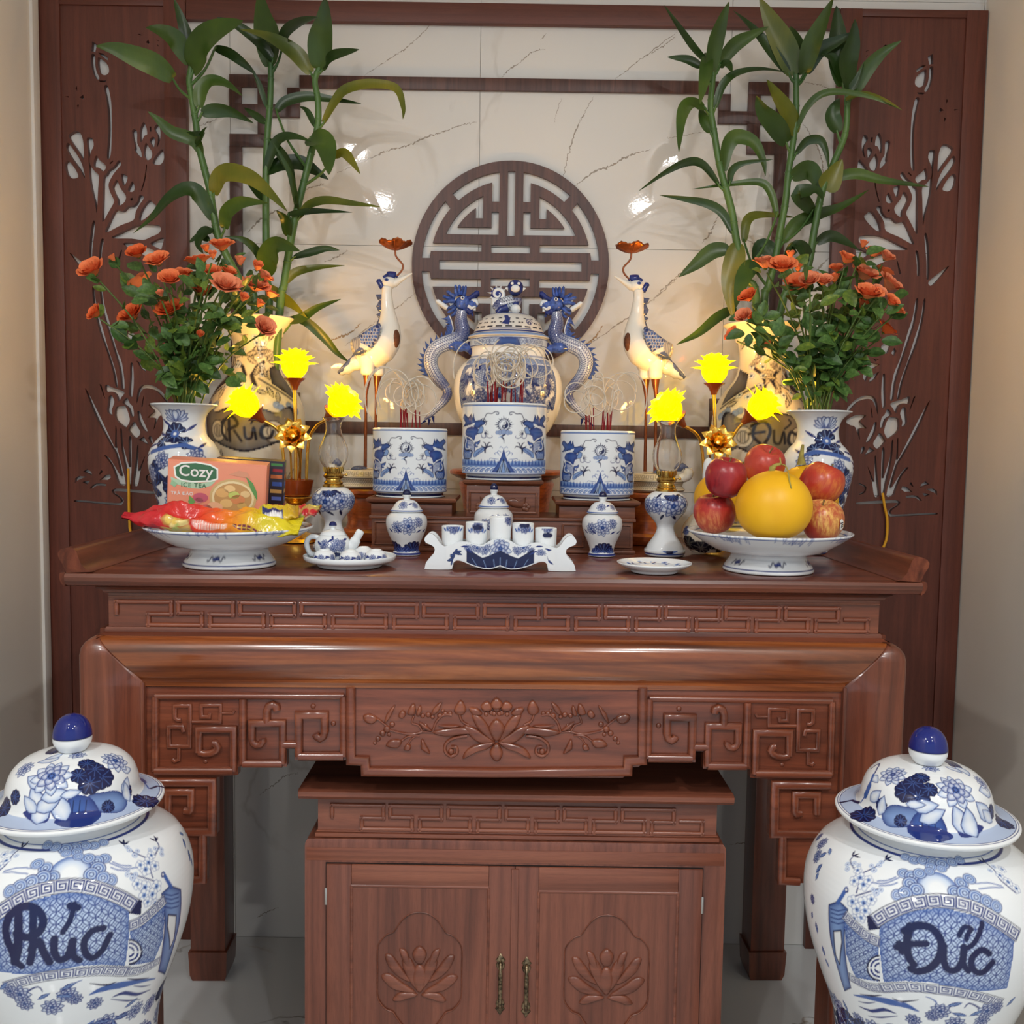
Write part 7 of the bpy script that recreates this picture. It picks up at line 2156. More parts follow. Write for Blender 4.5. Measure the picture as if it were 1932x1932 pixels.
def dragon(s_):
    """handle dragon, traced on the left (s_ = 1) and turned over for the other side"""
    Z1 = region(780, 520, 8.78)
    def D3(q, dy=0.0):
        x, y, z = UP(*Z1(q)); x -= off
        return (off + s_*x, dy, z)
    dr = bpy.data.objects.new('dragon_handle', None); C.objects.link(dr); dr.parent = urn; dr.empty_display_size = 0.02
    path = [(810,600),(790,700),(790,820),(815,930),(770,1040),(660,1110),(520,1160),(390,1230),(310,1340),(290,1450),(310,1560),(370,1680),(460,1790),(545,1880)]
    D_ = [0, 0, 0, 0, 0, -0.006, -0.010, -0.012, -0.012, -0.010, -0.006, 0, 0.004, 0.006]
    pts = [D3(q, d) for q, d in zip(path, D_)]
    r = [9.5, 11, 13, 14, 15, 15, 14.5, 14, 13.5, 13, 12.5, 12, 11, 9]
    skin_tube('body', pts, [x*ku for x in r], dr, scales(0.0062), 240, 34, (0, -1, 0))
    tail = [(545,1880),(560,1990),(490,2110),(380,2220),(270,2330),(190,2400)]
    skin_tube('tail', [D3(q, 0.006) for q in tail], [9*ku, 9*ku, 8*ku, 6.5*ku, 5*ku, 2*ku], dr, scales(0.006), 90, 24, (0, -1, 0))
    # belly edge line and back fins
    back = [(600,690),(640,800),(660,900),(640,980),(560,1050),(430,1120),(310,1200),(230,1300),(195,1420),(200,1530),(245,1640),(320,1740)]
    bp_ = smooth_line([D3(q, -0.004) for q in back], 5)
    MB().tube(bp_, 1.2*ku, 6).build('back_ridge', M['white_glaze'], dr, 60)
    fm = fin_mesh(0.022, 0.024)
    tot = len(bp_)
    for i in range(2, tot-2, 3):
        a, b = Vector(bp_[i-1]), Vector(bp_[i+1])
        t_ = (b-a).normalized()
        nx = Vector((t_.z, 0, -t_.x)) * (-s_)
        nx = -nx if (nx.x*s_ > 0.3 and i < tot*0.9) else nx
        ang = math.atan2(-nx.x, nx.z)
        o = link('fin', fm, M['dragon_blue'], dr, loc=tuple(Vector(bp_[i]) + Vector((0, 0.003, 0))), rot=(0, -ang, 0), scale=(1, 1, 0.8+0.35*((i*7) % 5)/5), smooth=40)
    # head
    m = MB()
    hp = lambda q, d=0.0: D3(q, d)
    c0 = hp((820, 480)); m.ball(c0, 15*ku, 12*ku, 13*ku, 16, 10)
    m.tube(smooth_line([hp((830,460)), hp((920,480)), hp((1000,500)), hp((1035,470))], 4), [13*ku]*4+[9*ku]*4+[7*ku]*4+[4*ku], 12)
    m.build('head', M['dragon_blue'], dr, 60)
    m = MB(); m.tube(smooth_line([hp((870,500)), hp((950,530)), hp((1005,560)), hp((1010,600))], 4), [8*ku]*5+[7*ku]*4+[3*ku]*4, 10); m.tube(smooth_line([hp((960,430), -0.004), hp((1040,450), -0.004), hp((1050,520), -0.004)], 3), [5*ku]*3+[4*ku]*3+[2*ku], 8)
    m.build('muzzle', M['white_glaze'], dr, 60)
    MB().tube(smooth_line([hp((830,580)), hp((900,600)), hp((960,640)), hp((985,690))], 4), [8*ku]*5+[6*ku]*4+[2*ku]*4, 10).build('jaw', M['dragon_dark'], dr, 60)
    for d in (-1, 1):
        m = MB(); e = hp((820, 405), d*11*ku); m.ball(e, 4*ku, 3*ku, 3.6*ku, 10, 8); m.build('eye', M['white_glaze'], dr, 60)
        m = MB(); m.ball((e[0], e[1]+d*2.2*ku, e[2]), 2*ku, 1.4*ku, 2*ku, 8, 6); m.build('pupil', M['cobalt'], dr, 60)
        m = MB(); m.tube(smooth_line([hp((560,560), d*6*ku), hp((470,500), d*10*ku), hp((385,440), d*12*ku)], 3), [4.5*ku]*3+[4*ku]*3+[1*ku], 8); m.build('ear', M['white_glaze'], dr, 60)
        m = MB(); m.tube(smooth_line([hp((900,410), d*7*ku), hp((990,370), d*9*ku), hp((1090,285), d*9*ku)], 3), [4*ku]*3+[5*ku]*3+[0.8*ku], 8); m.build('whisker', M['dragon_dark'], dr, 60)
    for q0, q1, q2, r0 in (((720,360),(700,270),(700,175),5), ((760,350),(755,260),(765,165),5.5), ((800,350),(810,260),(825,180),5), ((840,360),(860,280),(872,190),4.5),
                           ((700,380),(620,330),(545,275),6), ((680,410),(580,390),(475,355),6), ((690,450),(590,450),(480,470),6), ((690,500),(620,540),(520,560),5), ((700,540),(640,600),(560,640),5), ((720,580),(680,650),(620,690),5)):
        m = MB(); dy = random.uniform(-8, 8)*ku
        m.tube(smooth_line([hp(q0, dy*0.6), hp(q1, dy), hp(q2, dy)], 3), [r0*ku]*3+[r0*0.8*ku]*3+[0.6*ku], 8, flat=(1, 0.7)); m.build('mane_lock', M['dragon_blue'], dr, 60)
    # fore leg gripping the urn's neck
    m = MB(); m.tube(smooth_line([hp((560,1180), -0.014), hp((700,1200), -0.02), hp((850,1215), -0.02), hp((930,1240), -0.016)], 4), [8*ku]*4+[10*ku]*4+[8*ku]*5, 10); m.build('fore_leg', M['dragon_blue'], dr, 60)
    for q in ((1010,1310), (960,1330), (940,1140)):
        m = MB(); m.tube(smooth_line([hp((910,1235), -0.016), hp(((910+q[0])/2, (1235+q[1])/2), -0.022), hp(q, -0.016)], 3), [5*ku]*3+[4*ku]*3+[1*ku], 8); m.build('claw', M['dragon_dark'], dr, 60)
    for q in ((200,2420,120,2480), (260,2400,250,2500), (320,2350,340,2480)):
        m = MB(); m.tube([hp((q[0], q[1]), 0.006), hp((q[2], q[3]), 0.006)], [6*ku, 1*ku], 8, flat=(1, 0.5)); m.build('tail_tuft', M['dragon_dark'], dr, 60)
for s_ in (1, -1): dragon(s_)
# lion on the lid
lion = bpy.data.objects.new('lion_finial', None); C.objects.link(lion); lion.parent = urn; lion.empty_display_size = 0.02
Z1 = region(780, 520, 8.78)
def L3(q, dy=0.0):
    x, y, z = UP(*Z1(q)); return (x, dy, z)
skin_tube('body', [L3((1370,600)), L3((1440,520)), L3((1560,480)), L3((1680,450)), L3((1690,400))], [10*ku, 13*ku, 14*ku, 13*ku, 10*ku], lion, scales(0.007, B0), 70, 30, (0, -1, 0))
m = MB(); hc = L3((1690, 230), -0.006); m.ball(hc, 15*ku, 14*ku, 15*ku, 18, 12); m.build('head', M['dragon_dark'], lion, 60)
m = MB(); m.ball((hc[0], hc[1]-12*ku, hc[2]-3*ku), 8.5*ku, 6*ku, 7*ku, 14, 8); m.build('muzzle', M['white_glaze'], lion, 60)
for d in (-1, 1):
    m = MB(); m.ball((hc[0]+d*6*ku, hc[1]-12.5*ku, hc[2]+6*ku), 3*ku, 2.5*ku, 3*ku, 10, 8); m.build('eye', M['white_glaze'], lion, 60)
    m = MB(); m.tube([(hc[0]+d*12*ku, hc[1], hc[2]-2*ku), (hc[0]+d*19*ku, hc[1]-0.002, hc[2]-1*ku)], [5*ku, 1*ku], 8); m.build('ear', M['white_glaze'], lion, 60)
    m = MB(); m.tube([L3((1560,560), d*9*ku), L3((1440,600), d*10*ku), L3((1400,655), d*10*ku)], [8*ku, 6*ku, 6*ku], 10); m.build('hind_leg', M['dragon_dark'], lion, 60)
    m = MB(); m.tube([L3((1690,480), d*9*ku), L3((1700,570), d*9*ku), L3((1720,650), d*9*ku-0.004)], [7*ku, 5*ku, 5.5*ku], 10); m.build('fore_leg', M['dragon_dark'], lion, 60)
m = MB(); bc = L3((1690, 590), -0.018); m.ball(bc, 10*ku, 9*ku, 9*ku, 16, 10); m.build('ball', M['white_glaze'], lion, 60)
tc_ = L3((1400, 330)); sp_ = [(tc_[0]+ (13-10.5*t_)*ku*cos(-2.4+t_*9.6), -0.002, tc_[2] + (13-10.5*t_)*ku*sin(-2.4+t_*9.6)) for t_ in np.linspace(0, 1, 30)]
m = MB(); m.tube([L3((1390,580)), L3((1330,480))] + sp_, [5*ku]*2+list(np.linspace(4.5*ku, 2*ku, 30)), 8); m.build('curled_tail', M['white_glaze'], lion, 60)
m = MB(); m.ball((tc_[0], 0.001, tc_[2]), 14*ku, 4*ku, 14*ku, 18, 8); m.build('tail_plume', M['dragon_dark'], lion, 60)
for a in np.linspace(0.6, 3.6, 6):
    m = MB(); m.tube([(tc_[0]+12*ku*cos(a), 0, tc_[2]+12*ku*sin(a)), (tc_[0]+20*ku*cos(a), 0, tc_[2]+20*ku*sin(a))], [4.5*ku, 0.6*ku], 8, flat=(1, 0.5)); m.build('plume_tip', M['white_glaze'], lion, 60)

# ------------------------------------------------------------------ cranes on turtles
M['copper'] = plain('copper_leg', srgb(142, 82, 52), 0.3, 0.5, 0.15, 60, Metallic=0.7)
M['copper_leaf'] = plain('copper_leaf', srgb(158, 84, 40), 0.28, 0.5, 0.3, 90, Metallic=0.75)
M['brown_clay'] = plain('brown_clay', srgb(96, 58, 38), 0.7, 0.3, 0.3, 160)
_cw = NT('cream_glaze', 0.06, 0.5); _cw.color(_cw.ramp(_cw.noise(_cw.coords(), 6, 2), [(0.3, srgb(222, 220, 210)), (0.7, srgb(232, 230, 222))])); M['cream_glaze'] = _cw.m
CY = -0.13
kc = depth(CY)/F_PX
MIRX = W(962.5, 640, CY).x
Z5 = region(600, 440, 4.83)
def crane(s_, label, base_x, base_z):
    t = thing('crane_figure', label, 'crane statue', (base_x, CY, base_z + 0.0004), group='porcelain cranes on turtles')
    bx0 = W(711, 890, CY).x
    zf_ = W(711, 921, CY).z
    def P3(q, dy=0.0):
        p_ = W(*Z5(q), CY)
        return (s_*(p_.x - bx0), dy, p_.z - zf_)
    body = [(360,1180),(430,1160),(520,1110),(600,1040),(660,960),(685,880),(690,800),(682,700),(675,600),(675,540),(680,490)]
    rr = [8, 16, 28, 34, 31, 24, 17.5, 12.5, 10.5, 9.5, 9.5]
    P = smooth_line([P3(q) for q in body], 5); n = len(P)
    R = np.interp(np.linspace(0, 1, n), np.linspace(0, 1, len(rr)), rr)*kc
    MB().tube(P, list(R), 24, up=(0, -1, 0)).build('body', M['cream_glaze'], t, 180)
    m = MB(); hc_ = P3((700, 452)); m.ball(hc_, 14*kc, 11*kc, 11.5*kc, 20, 12); m.build('head', M['cream_glaze'], t, 180)
    MB().tube([P3((735,460)), P3((790,430)), P3((905,365))], [8.5*kc, 5.5*kc, 1.2*kc], 14).build('beak', M['cream_glaze'], t, 80)
    MB().tube(smooth_line([P3((645,410)), P3((690,385)), P3((750,390)), P3((770,405))], 4), [4*kc]*4+[7.5*kc]*5+[2*kc]*4, 12).build('cap', M['dragon_dark'], t, 80)
    for d in (-1, 1):
        e = P3((678, 435), d*10.2*kc)
        m = MB(); m.ball(e, 4.2*kc, 1.6*kc, 3*kc, 12, 8); m.build('eye', M['dragon_blue'], t, 80)
        m = MB(); m.ball((e[0], e[1]+d*1.2*kc, e[2]), 2*kc, 1*kc, 1.8*kc, 10, 6); m.build('pupil', M['cobalt'], t, 80)
        th_ = MB(); x0_ = 505 if d < 0 else 582
        th_.tube(smooth_line([P3((x0_, 1130), d*9*kc), P3((x0_+2, 1220), d*10*kc), P3((x0_, 1300), d*10*kc)], 3), [17*kc]*3+[13*kc]*3+[9.5*kc], 14); th_.build('thigh', M['cream_glaze'], t, 80)
        lx = x0_ - 12
        g = MB(); g.tube([P3((x0_,1298), d*10*kc), P3((lx+6,1400), d*10*kc), P3((lx,1480), d*10*kc), P3((lx-8,2140), d*10*kc)], [8.2*kc, 4.5*kc, 2.6*kc, 3.2*kc], 12); g.build('leg', M['copper'], t, 60)
        # folded wing
        W_ = [(372,1000),(440,960),(520,905),(590,865),(632,850),(634,920),(610,1000),(560,1065),(500,1095),(440,1120),(390,1105)]
        Wp = smooth_line(W_, 3, True)
        cxq, cyq = 510, 990
        def wing_pt(q, kk):
            x = cxq + (q[0]-cxq)*kk; y = cyq + (q[1]-cyq)*kk
            bulge = (24 + 12*math.sqrt(max(0, 1-kk**2)) + (x-430)*0.035)*kc
            return P3((x, y), d*bulge)
        un = np.linspace(0, 1, 64); vn = np.linspace(0.02, 1, 18)
        xs_w = np.array([p_[0] for p_ in Wp]); ys_w = np.array([p_[1] for p_ in Wp])
        tt = np.linspace(0, 1, len(Wp)+1)
        Fx = lambda a: (float(np.interp(a, tt, np.append(xs_w, xs_w[0]))), float(np.interp(a, tt, np.append(ys_w, ys_w[0]))))
        # wing drawn on its own grid in drawing coordinates
        gx = np.linspace(365, 640, 70); gy = np.linspace(845, 1125, 66)
        pts = {}
        cvw = Canvas(gx*kc/4.83, (1125-gy[::-1])*kc/4.83, (70, 82, 118))
        U = lambda q: (q[0]*kc/4.83, (1125-q[1])*kc/4.83)
        for i in range(9):
            for j in range(7):
                u, v = U((470+i*24+8*(j % 2), 880+j*28)); cvw.disc(u, v, 3.0*kc, (34, 44, 84)); cvw.disc(u, v, 2.4*kc, B2 if (i+j) % 3 else (40, 56, 110)); cvw.disc(u, v, 2.9*kc, (196, 200, 206), ring=0.0007)
        for i in range(9):
            cvw.stroke([U((640-0*i,1120)), U((540-i*18, 1060-i*4)), U((400-i*6, 990+i*14))], 1.6*kc if i else 2.0*kc, (200, 200, 196))
        cvw.poly([U(q) for q in [(365,990),(440,955),(470,1000),(450,1060),(390,1110),(365,1100)]], (150, 148, 146))
        for i in range(5): cvw.stroke([U((395+i*16, 985+i*2)), U((405+i*14, 1090+i*4))], 1.0*kc, (70, 76, 100))
        vs2, cols, idx, fs2 = [], [], {}, []
        inside = lambda x, y: sum(((y0 > y) != (y1 > y)) and (x < (x1-x0)*(y-y0)/(y1-y0)+x0) for (x0, y0), (x1, y1) in zip(Wp, Wp[1:]+Wp[:1])) % 2 == 1
        keep = {}
        for jj, y in enumerate(gy):
            for ii, x in enumerate(gx):
                if inside(x, y):
                    dd = min(1.0, min(math.hypot(x-a_, y-b_) for a_, b_ in Wp)/26.0)
                    keep[(ii, jj)] = len(vs2)
                    vs2.append(P3((x, y), d*(20 + 13*math.sqrt(dd) + (x-430)*0.03)*kc))
                    cols.append(cvw.col[len(gy)-1-jj, ii])
        for (ii, jj), a_ in keep.items():
            q_ = [(ii, jj), (ii+1, jj), (ii+1, jj+1), (ii, jj+1)]
            if all(k_ in keep for k_ in q_): fs2.append([keep[k_] for k_ in q_])
        nfr = len(vs2)
        me = bpy.data.meshes.new('wing'); me.from_pydata(vs2, [], fs2)
        at = me.color_attributes.new('paint', 'FLOAT_COLOR', 'POINT'); at.data.foreach_set('color', np.concatenate([np.array(cols), np.ones((nfr, 1))], 1).reshape(-1).astype(np.float32))
        me.polygons.foreach_set('use_smooth', [True]*len(fs2))
        wo = link('wing', me, GL, t); sm = wo.modifiers.new('thick', 'SOLIDIFY'); sm.thickness = 0.008; sm.offset = 0 if True else -1
    # chest mark, tail and back crest
    m = MB(); q0 = P3((748, 968)); 
    m.ball((q0[0]+s_*2*kc, -12*kc, q0[2]), 9*kc, 11*kc, 18*kc, 20, 12); m.build('chest_mark', M['brown_clay'], t, 80)
    MB().tube(smooth_line([P3((420,1170)), P3((330,1230)), P3((240,1285))], 4), [14*kc]*3+[10*kc]*3+[6*kc]*2+[1.2*kc], 12, flat=(1, 1.2), up=(0, -1, 0)).build('tail', M['cream_glaze'], t, 80)
    MB().tube(smooth_line([P3((385,1110), -0.008), P3((330,1190), -0.010), P3((235,1278), -0.008)], 4), [3*kc]*3+[5*kc]*4+[3*kc]*2, 10).build('tail_feather', M['fin'], t, 80)
    MB().tube(smooth_line([P3((640,500)), P3((615,460)), P3((590,420))], 3), [6*kc]*3+[5*kc]*3+[0.8*kc], 10).build('crest', M['dragon_dark'], t, 80)
    for q0_, q1_ in (((632,590),(575,562)), ((632,640),(580,668)), ((632,690),(578,662)), ((632,750),(580,742)), ((632,800),(575,850)), ((640,840),(590,840))):
        MB().tube([P3(q0_), P3(((q0_[0]+q1_[0])/2, (q0_[1]+q1_[1])/2+8)), P3(q1_)], [8*kc, 5.5*kc, 0.7*kc], 8, flat=(1, 0.6), up=(0, -1, 0)).build('neck_spine', M['fin'], t, 60)
    # stem with the lotus-leaf dish
    MB().tube(smooth_line([P3((765,392)), P3((812,340)), P3((820,290)), P3((775,235)), P3((755,200)), P3((752,150))], 5), 1.8*kc, 8).build('leaf_stem', M['copper'], t, 60)
    m = MB(); lc = P3((750, 150)); nr, na = 8, 48
    vs3 = [[(lc[0] + 29.5*kc*(j/nr)*sin(2*PI*i/na)*(1+0.07*sin(5*2*PI*i/na)*(j/nr)), -29.5*kc*(j/nr)*cos(2*PI*i/na), lc[2] + kc*(14*(j/nr)**1.7 + 2.6*sin(6*2*PI*i/na)*(j/nr)**2 + 0.8*cos(24*2*PI*i/na)*(j/nr))) for i in range(na+1)] for j in range(nr+1)]
    m.grid(vs3); o = m.build('leaf_dish', M['copper_leaf'], t, 80); sm = o.modifiers.new('thick', 'SOLIDIFY'); sm.thickness = 0.0022
    # turtle
    zt0 = 0.0; xt = P3((470, 2140))[0]
    top_z = P3((480, 2150))[2] + 0.003
    pr = [(0, 0.0), (44*kc, 0.0), (53*kc, 2*kc), (55*kc, 6*kc), (50*kc, 11*kc), (52*kc, 18*kc), (54*kc, 21*kc), (50*kc, 26*kc), (44*kc, 34*kc), (34*kc, top_z*0.93), (20*kc, top_z), (0, top_z+0.001)]
    tp = Pot(pr, 180, 70, 110, 50*kc, (220, 208, 184), (0, 0, 0), 12, 2)
    INK = (70, 62, 62)
    c_ = tp.c
    zq = lambda a: tp.uv(0, a)[1]
    c_.band(zq(3*kc), zq(5*kc), INK); c_.band(zq(20*kc), zq(21*kc), INK); c_.band(zq(35*kc), zq(36*kc), INK)
    for i in range(-14, 15):
        u = i*0.0135
        c_.stroke([(u, zq(24*kc)), (u+0.010, zq(24*kc)), (u+0.010, zq(32*kc)), (u+0.002, zq(32*kc)), (u+0.002, zq(27*kc)), (u+0.007, zq(27*kc))], 0.0012, INK)
    for i in range(-34, 35):
        for j in range(4): c_.disc(i*0.006+0.003*(j % 2), zq((8+j*3)*kc), 0.0017, INK)
    tob = link('turtle_shell', tp.mesh('turtle_shell'), GL, t, loc=(xt, 0, 0))
    m = MB(); hx_ = xt - s_*56*kc
    m.tube(smooth_line([(xt-s_*40*kc, -14*kc, 24*kc), (hx_, -20*kc, 32*kc), (hx_-s_*2*kc, -22*kc, 46*kc)], 4), [9*kc]*4+[10*kc]*3+[7*kc]*2, 12); m.build('turtle_head', M['cream_glaze'], t, 80)
    MB().tube(smooth_line([(hx_, -18*kc, 44*kc), (hx_+s_*8*kc, -16*kc, 50*kc), (hx_+s_*18*kc, -14*kc, 40*kc)], 3), [4*kc]*3+[6*kc]*3+[1*kc], 8).build('turtle_mane', M['fin'], t, 80)
    m = MB(); m.ball((xt-s_*6*kc, -20*kc, top_z-2*kc), 16*kc, 10*kc, 7*kc, 14, 8); m.build('leaf_base', M['fin'], t, 80)
crane(1, 'porcelain crane statue standing on a turtle, beak pointing right towards the medallion', CRX_L, CRZ_L)
crane(-1, 'porcelain crane statue standing on a turtle, beak pointing left towards the medallion', CRX_R, CRZ_R)
# ------------------------------------------------------------------ lotus lamps
M['gold'] = plain('polished_gold', srgb(246, 196, 92), 0.24, 0.5, 0.12, 60, Metallic=1.0)
M['amber'] = plain('amber_lacquer', srgb(150, 66, 26), 0.12, 0.6, 0.2, 30, Coat_Weight=0.6)
_p = NT('glowing_yellow_petal', 0.4, 0.3, Emission_Strength=1.5); _p.b.inputs['Emission Color'].default_value = (1.0, 0.74, 0.0, 1); _p.color((1.0, 0.8, 0.02)); M['glow_petal'] = _p.m
_p = NT('lamp_bulb', 0.4, 0.3, Emission_Strength=6.0); _p.b.inputs['Emission Color'].default_value = (1.0, 0.9, 0.62, 1); _p.color((1, 1, 1)); M['bulb'] = _p.m
def petal_mesh(L, Wd, open_, cup=0.35, n=11, tip=1.0):
    """petal rising from the origin along +Z, leaning out along -Y by open_ (radians)"""
    m = MB(); rows = []
    for j in range(n+1):
        t_ = j/n
        w = Wd*max(0.03, sin(PI*(0.10+0.90*t_))**0.62)
        a = open_*(0.35+0.65*t_)
        r_, z_ = L*t_*sin(a), L*t_*cos(a)
        rows.append([(w*(i/3), -(r_ - cup*w*(i/3)**2*1.2) - 0.012*0, z_ + 0.1*w*abs(i/3)) for i in range(-3, 4)])
    m.grid(rows)
    return m.mesh('petal')
def bloom(parent, loc, dirv, size, mat_p, rings, bulb=True, names=('lotus_shade', 'petal')):
    """lotus of separate petals; returns the holder"""
    h = bpy.data.objects.new(names[0], None); C.objects.link(h); h.parent = parent; h.empty_display_size = 0.01
    h.location = loc
    h.rotation_euler = Vector((0, 0, 1)).rotation_difference(Vector(dirv).normalized()).to_euler()
    for (n, L, wd, op, ph) in rings:
        me = petal_mesh(L*size, wd*size, op)
        for i in range(n):
            link(names[1], me, mat_p, h, rot=(0, 0, ph + 2*PI*i/n), smooth=180)
    return h
LIT = [(8, 0.90, 0.40, 1.02, 0.0), (8, 0.95, 0.42, 0.76, 0.39), (7, 0.97, 0.40, 0.48, 0.1), (5, 0.95, 0.36, 0.22, 0.4)]
GOLDL = [(9, 1.0, 0.34, 1.25, 0.0), (8, 0.9, 0.32, 0.9, 0.3), (6, 0.7, 0.28, 0.5, 0.1)]
def lotus_lamp(s_, label, ax, dy, pxs, y_):
    """pxs: pixel places of pot, three blooms and the gilt lotus"""
    k = depth(y_)/F_PX
    X = W(ax, 950, y_).x
    t = thing('lotus_lamp', label, 'lamp', (X, y_, TT), group='three-branched lotus lamps')
    P3 = lambda px, py, d=0.0: (W(px, py, y_+d).x - X, d, W(px, py, y_+d).z - TT)
    zz = lambda py: W(ax, py, y_).z - TT
    py0 = pxs['pot']
    MB().lathe(smooth_line([(0, 0.0005), (46*k, 0.0005), (47*k, 0.006), (40*k, 0.014), (26*k, 0.022), (19*k, 0.034), (18*k, zz(py0+50)), (26*k, zz(py0+38)), (32*k, zz(py0+32)), (0, zz(py0+31))], 3), 40, cap=False).build('base', M['gold'], t, 50)
    MB().lathe([(0, zz(py0+30.5)), (26*k, zz(py0+30.5)), (29*k, zz(py0+27)), (34*k, zz(py0+2)), (34.5*k, zz(py0)), (31*k, zz(py0)), (29*k, zz(py0+8)), (0, zz(py0+8))], 40, cap=False).build('pot', M['amber'], t, 40)
    top, lf, rt, gl = pxs['top'], pxs['left'], pxs['right'], pxs['gilt']
    stems = [([(ax, py0+6), (ax, py0-80), (top[0], top[1]+34)], 3.4, (0, 0, 1), top, 0.0),
             ([(ax-20, py0+6), (ax-26, py0-70), (ax-36, py0-96), (lf[0]+ (ax-lf[0])*0.32, lf[1]+ 28)], 3.0, (lf[2], -0.25, 0.75), lf, -0.02),
             ([(ax+20, py0+6), (ax+24, py0-70), (ax+38, py0-100), (rt[0]+(ax-rt[0])*0.32, rt[1]+26)], 3.0, (rt[2], -0.25, 0.75), rt, -0.02)]
    for q, r, d, b, dd in stems:
        pts = [P3(*a, dd*i/(len(q)-1)) for i, a in enumerate(q)]
        MB().tube(smooth_line(pts, 6), r*k, 10).build('stem', M['gold'], t, 60)
        base = Vector(pts[-1]); dv = Vector(d).normalized()
        T = Matrix.Translation(base) @ Vector((0, 0, 1)).rotation_difference(dv).to_matrix().to_4x4()
        m = MB(); m.T = T
        m.lathe([(0, -2*k), (5*k, -2*k), (7*k, 4*k), (12*k, 13*k), (19*k, 18*k), (20*k, 20*k), (0, 20*k)], 28, cap=False); m.build('socket', M['amber'], t, 50)
        h = bloom(t, tuple(base + dv*20*k), dv, 60*k, M['glow_petal'], LIT)
        m = MB(); m.ball((0, 0, 9*k), 8*k, 8*k, 9*k, 14, 8); m.build('bulb', M['bulb'], h, 180)
        ld = bpy.data.lights.new('lotus_glow', 'POINT'); ld.energy = LOTUS_W; ld.color = (1.0, 0.50, 0.11); ld.shadow_soft_size = 0.03
        lo = bpy.data.objects.new('lotus_glow', ld); C.objects.link(lo); lo.parent = t; lo.location = tuple(base + dv*62*k)
    q = P3(gl[0], gl[1], -0.05)
    h = bloom(t, q, (0.0, -0.95, 0.35), 37*k, M['gold'], GOLDL, names=('gilt_lotus', 'gilt_petal'))
    m = MB(); m.lathe([(0, 0.004), (9*k, 0.006), (10*k, 0.012), (8*k, 0.014), (0, 0.014)], 20, cap=False); m.build('seed_pod', M['gold'], h, 50)
    MB().tube(smooth_line([P3(ax+6, py0+6), P3(ax+8, py0-40, -0.02), (q[0], q[1]+0.004, q[2])], 5), 2.6*k, 8).build('stem', M['gold'], t, 60)
    for j in range(2):
        MB().tube(smooth_line([P3(ax-8+16*j, py0+6), P3(ax-10+20*j, py0-50, -0.01), P3(ax-14+26*j, py0-62, -0.03)], 4), 2.0*k, 8).build('stem', M['gold'], t, 60)
LOTUS_W = 4.8
lotus_lamp(-1, 'gold lamp with three glowing yellow lotus flowers, behind the tea box', 558, 0, dict(pot=905, top=(556, 700), left=(468, 766, -0.75), right=(642, 766, 0.75), gilt=(555, 825)), -0.22)
lotus_lamp(1, 'gold lamp with three glowing yellow lotus flowers, behind the fruit dish', 1350, 0, dict(pot=915, top=(1347, 709), left=(1262, 775, -0.75), right=(1427, 771, 0.75), gilt=(1353, 837)), -0.22)

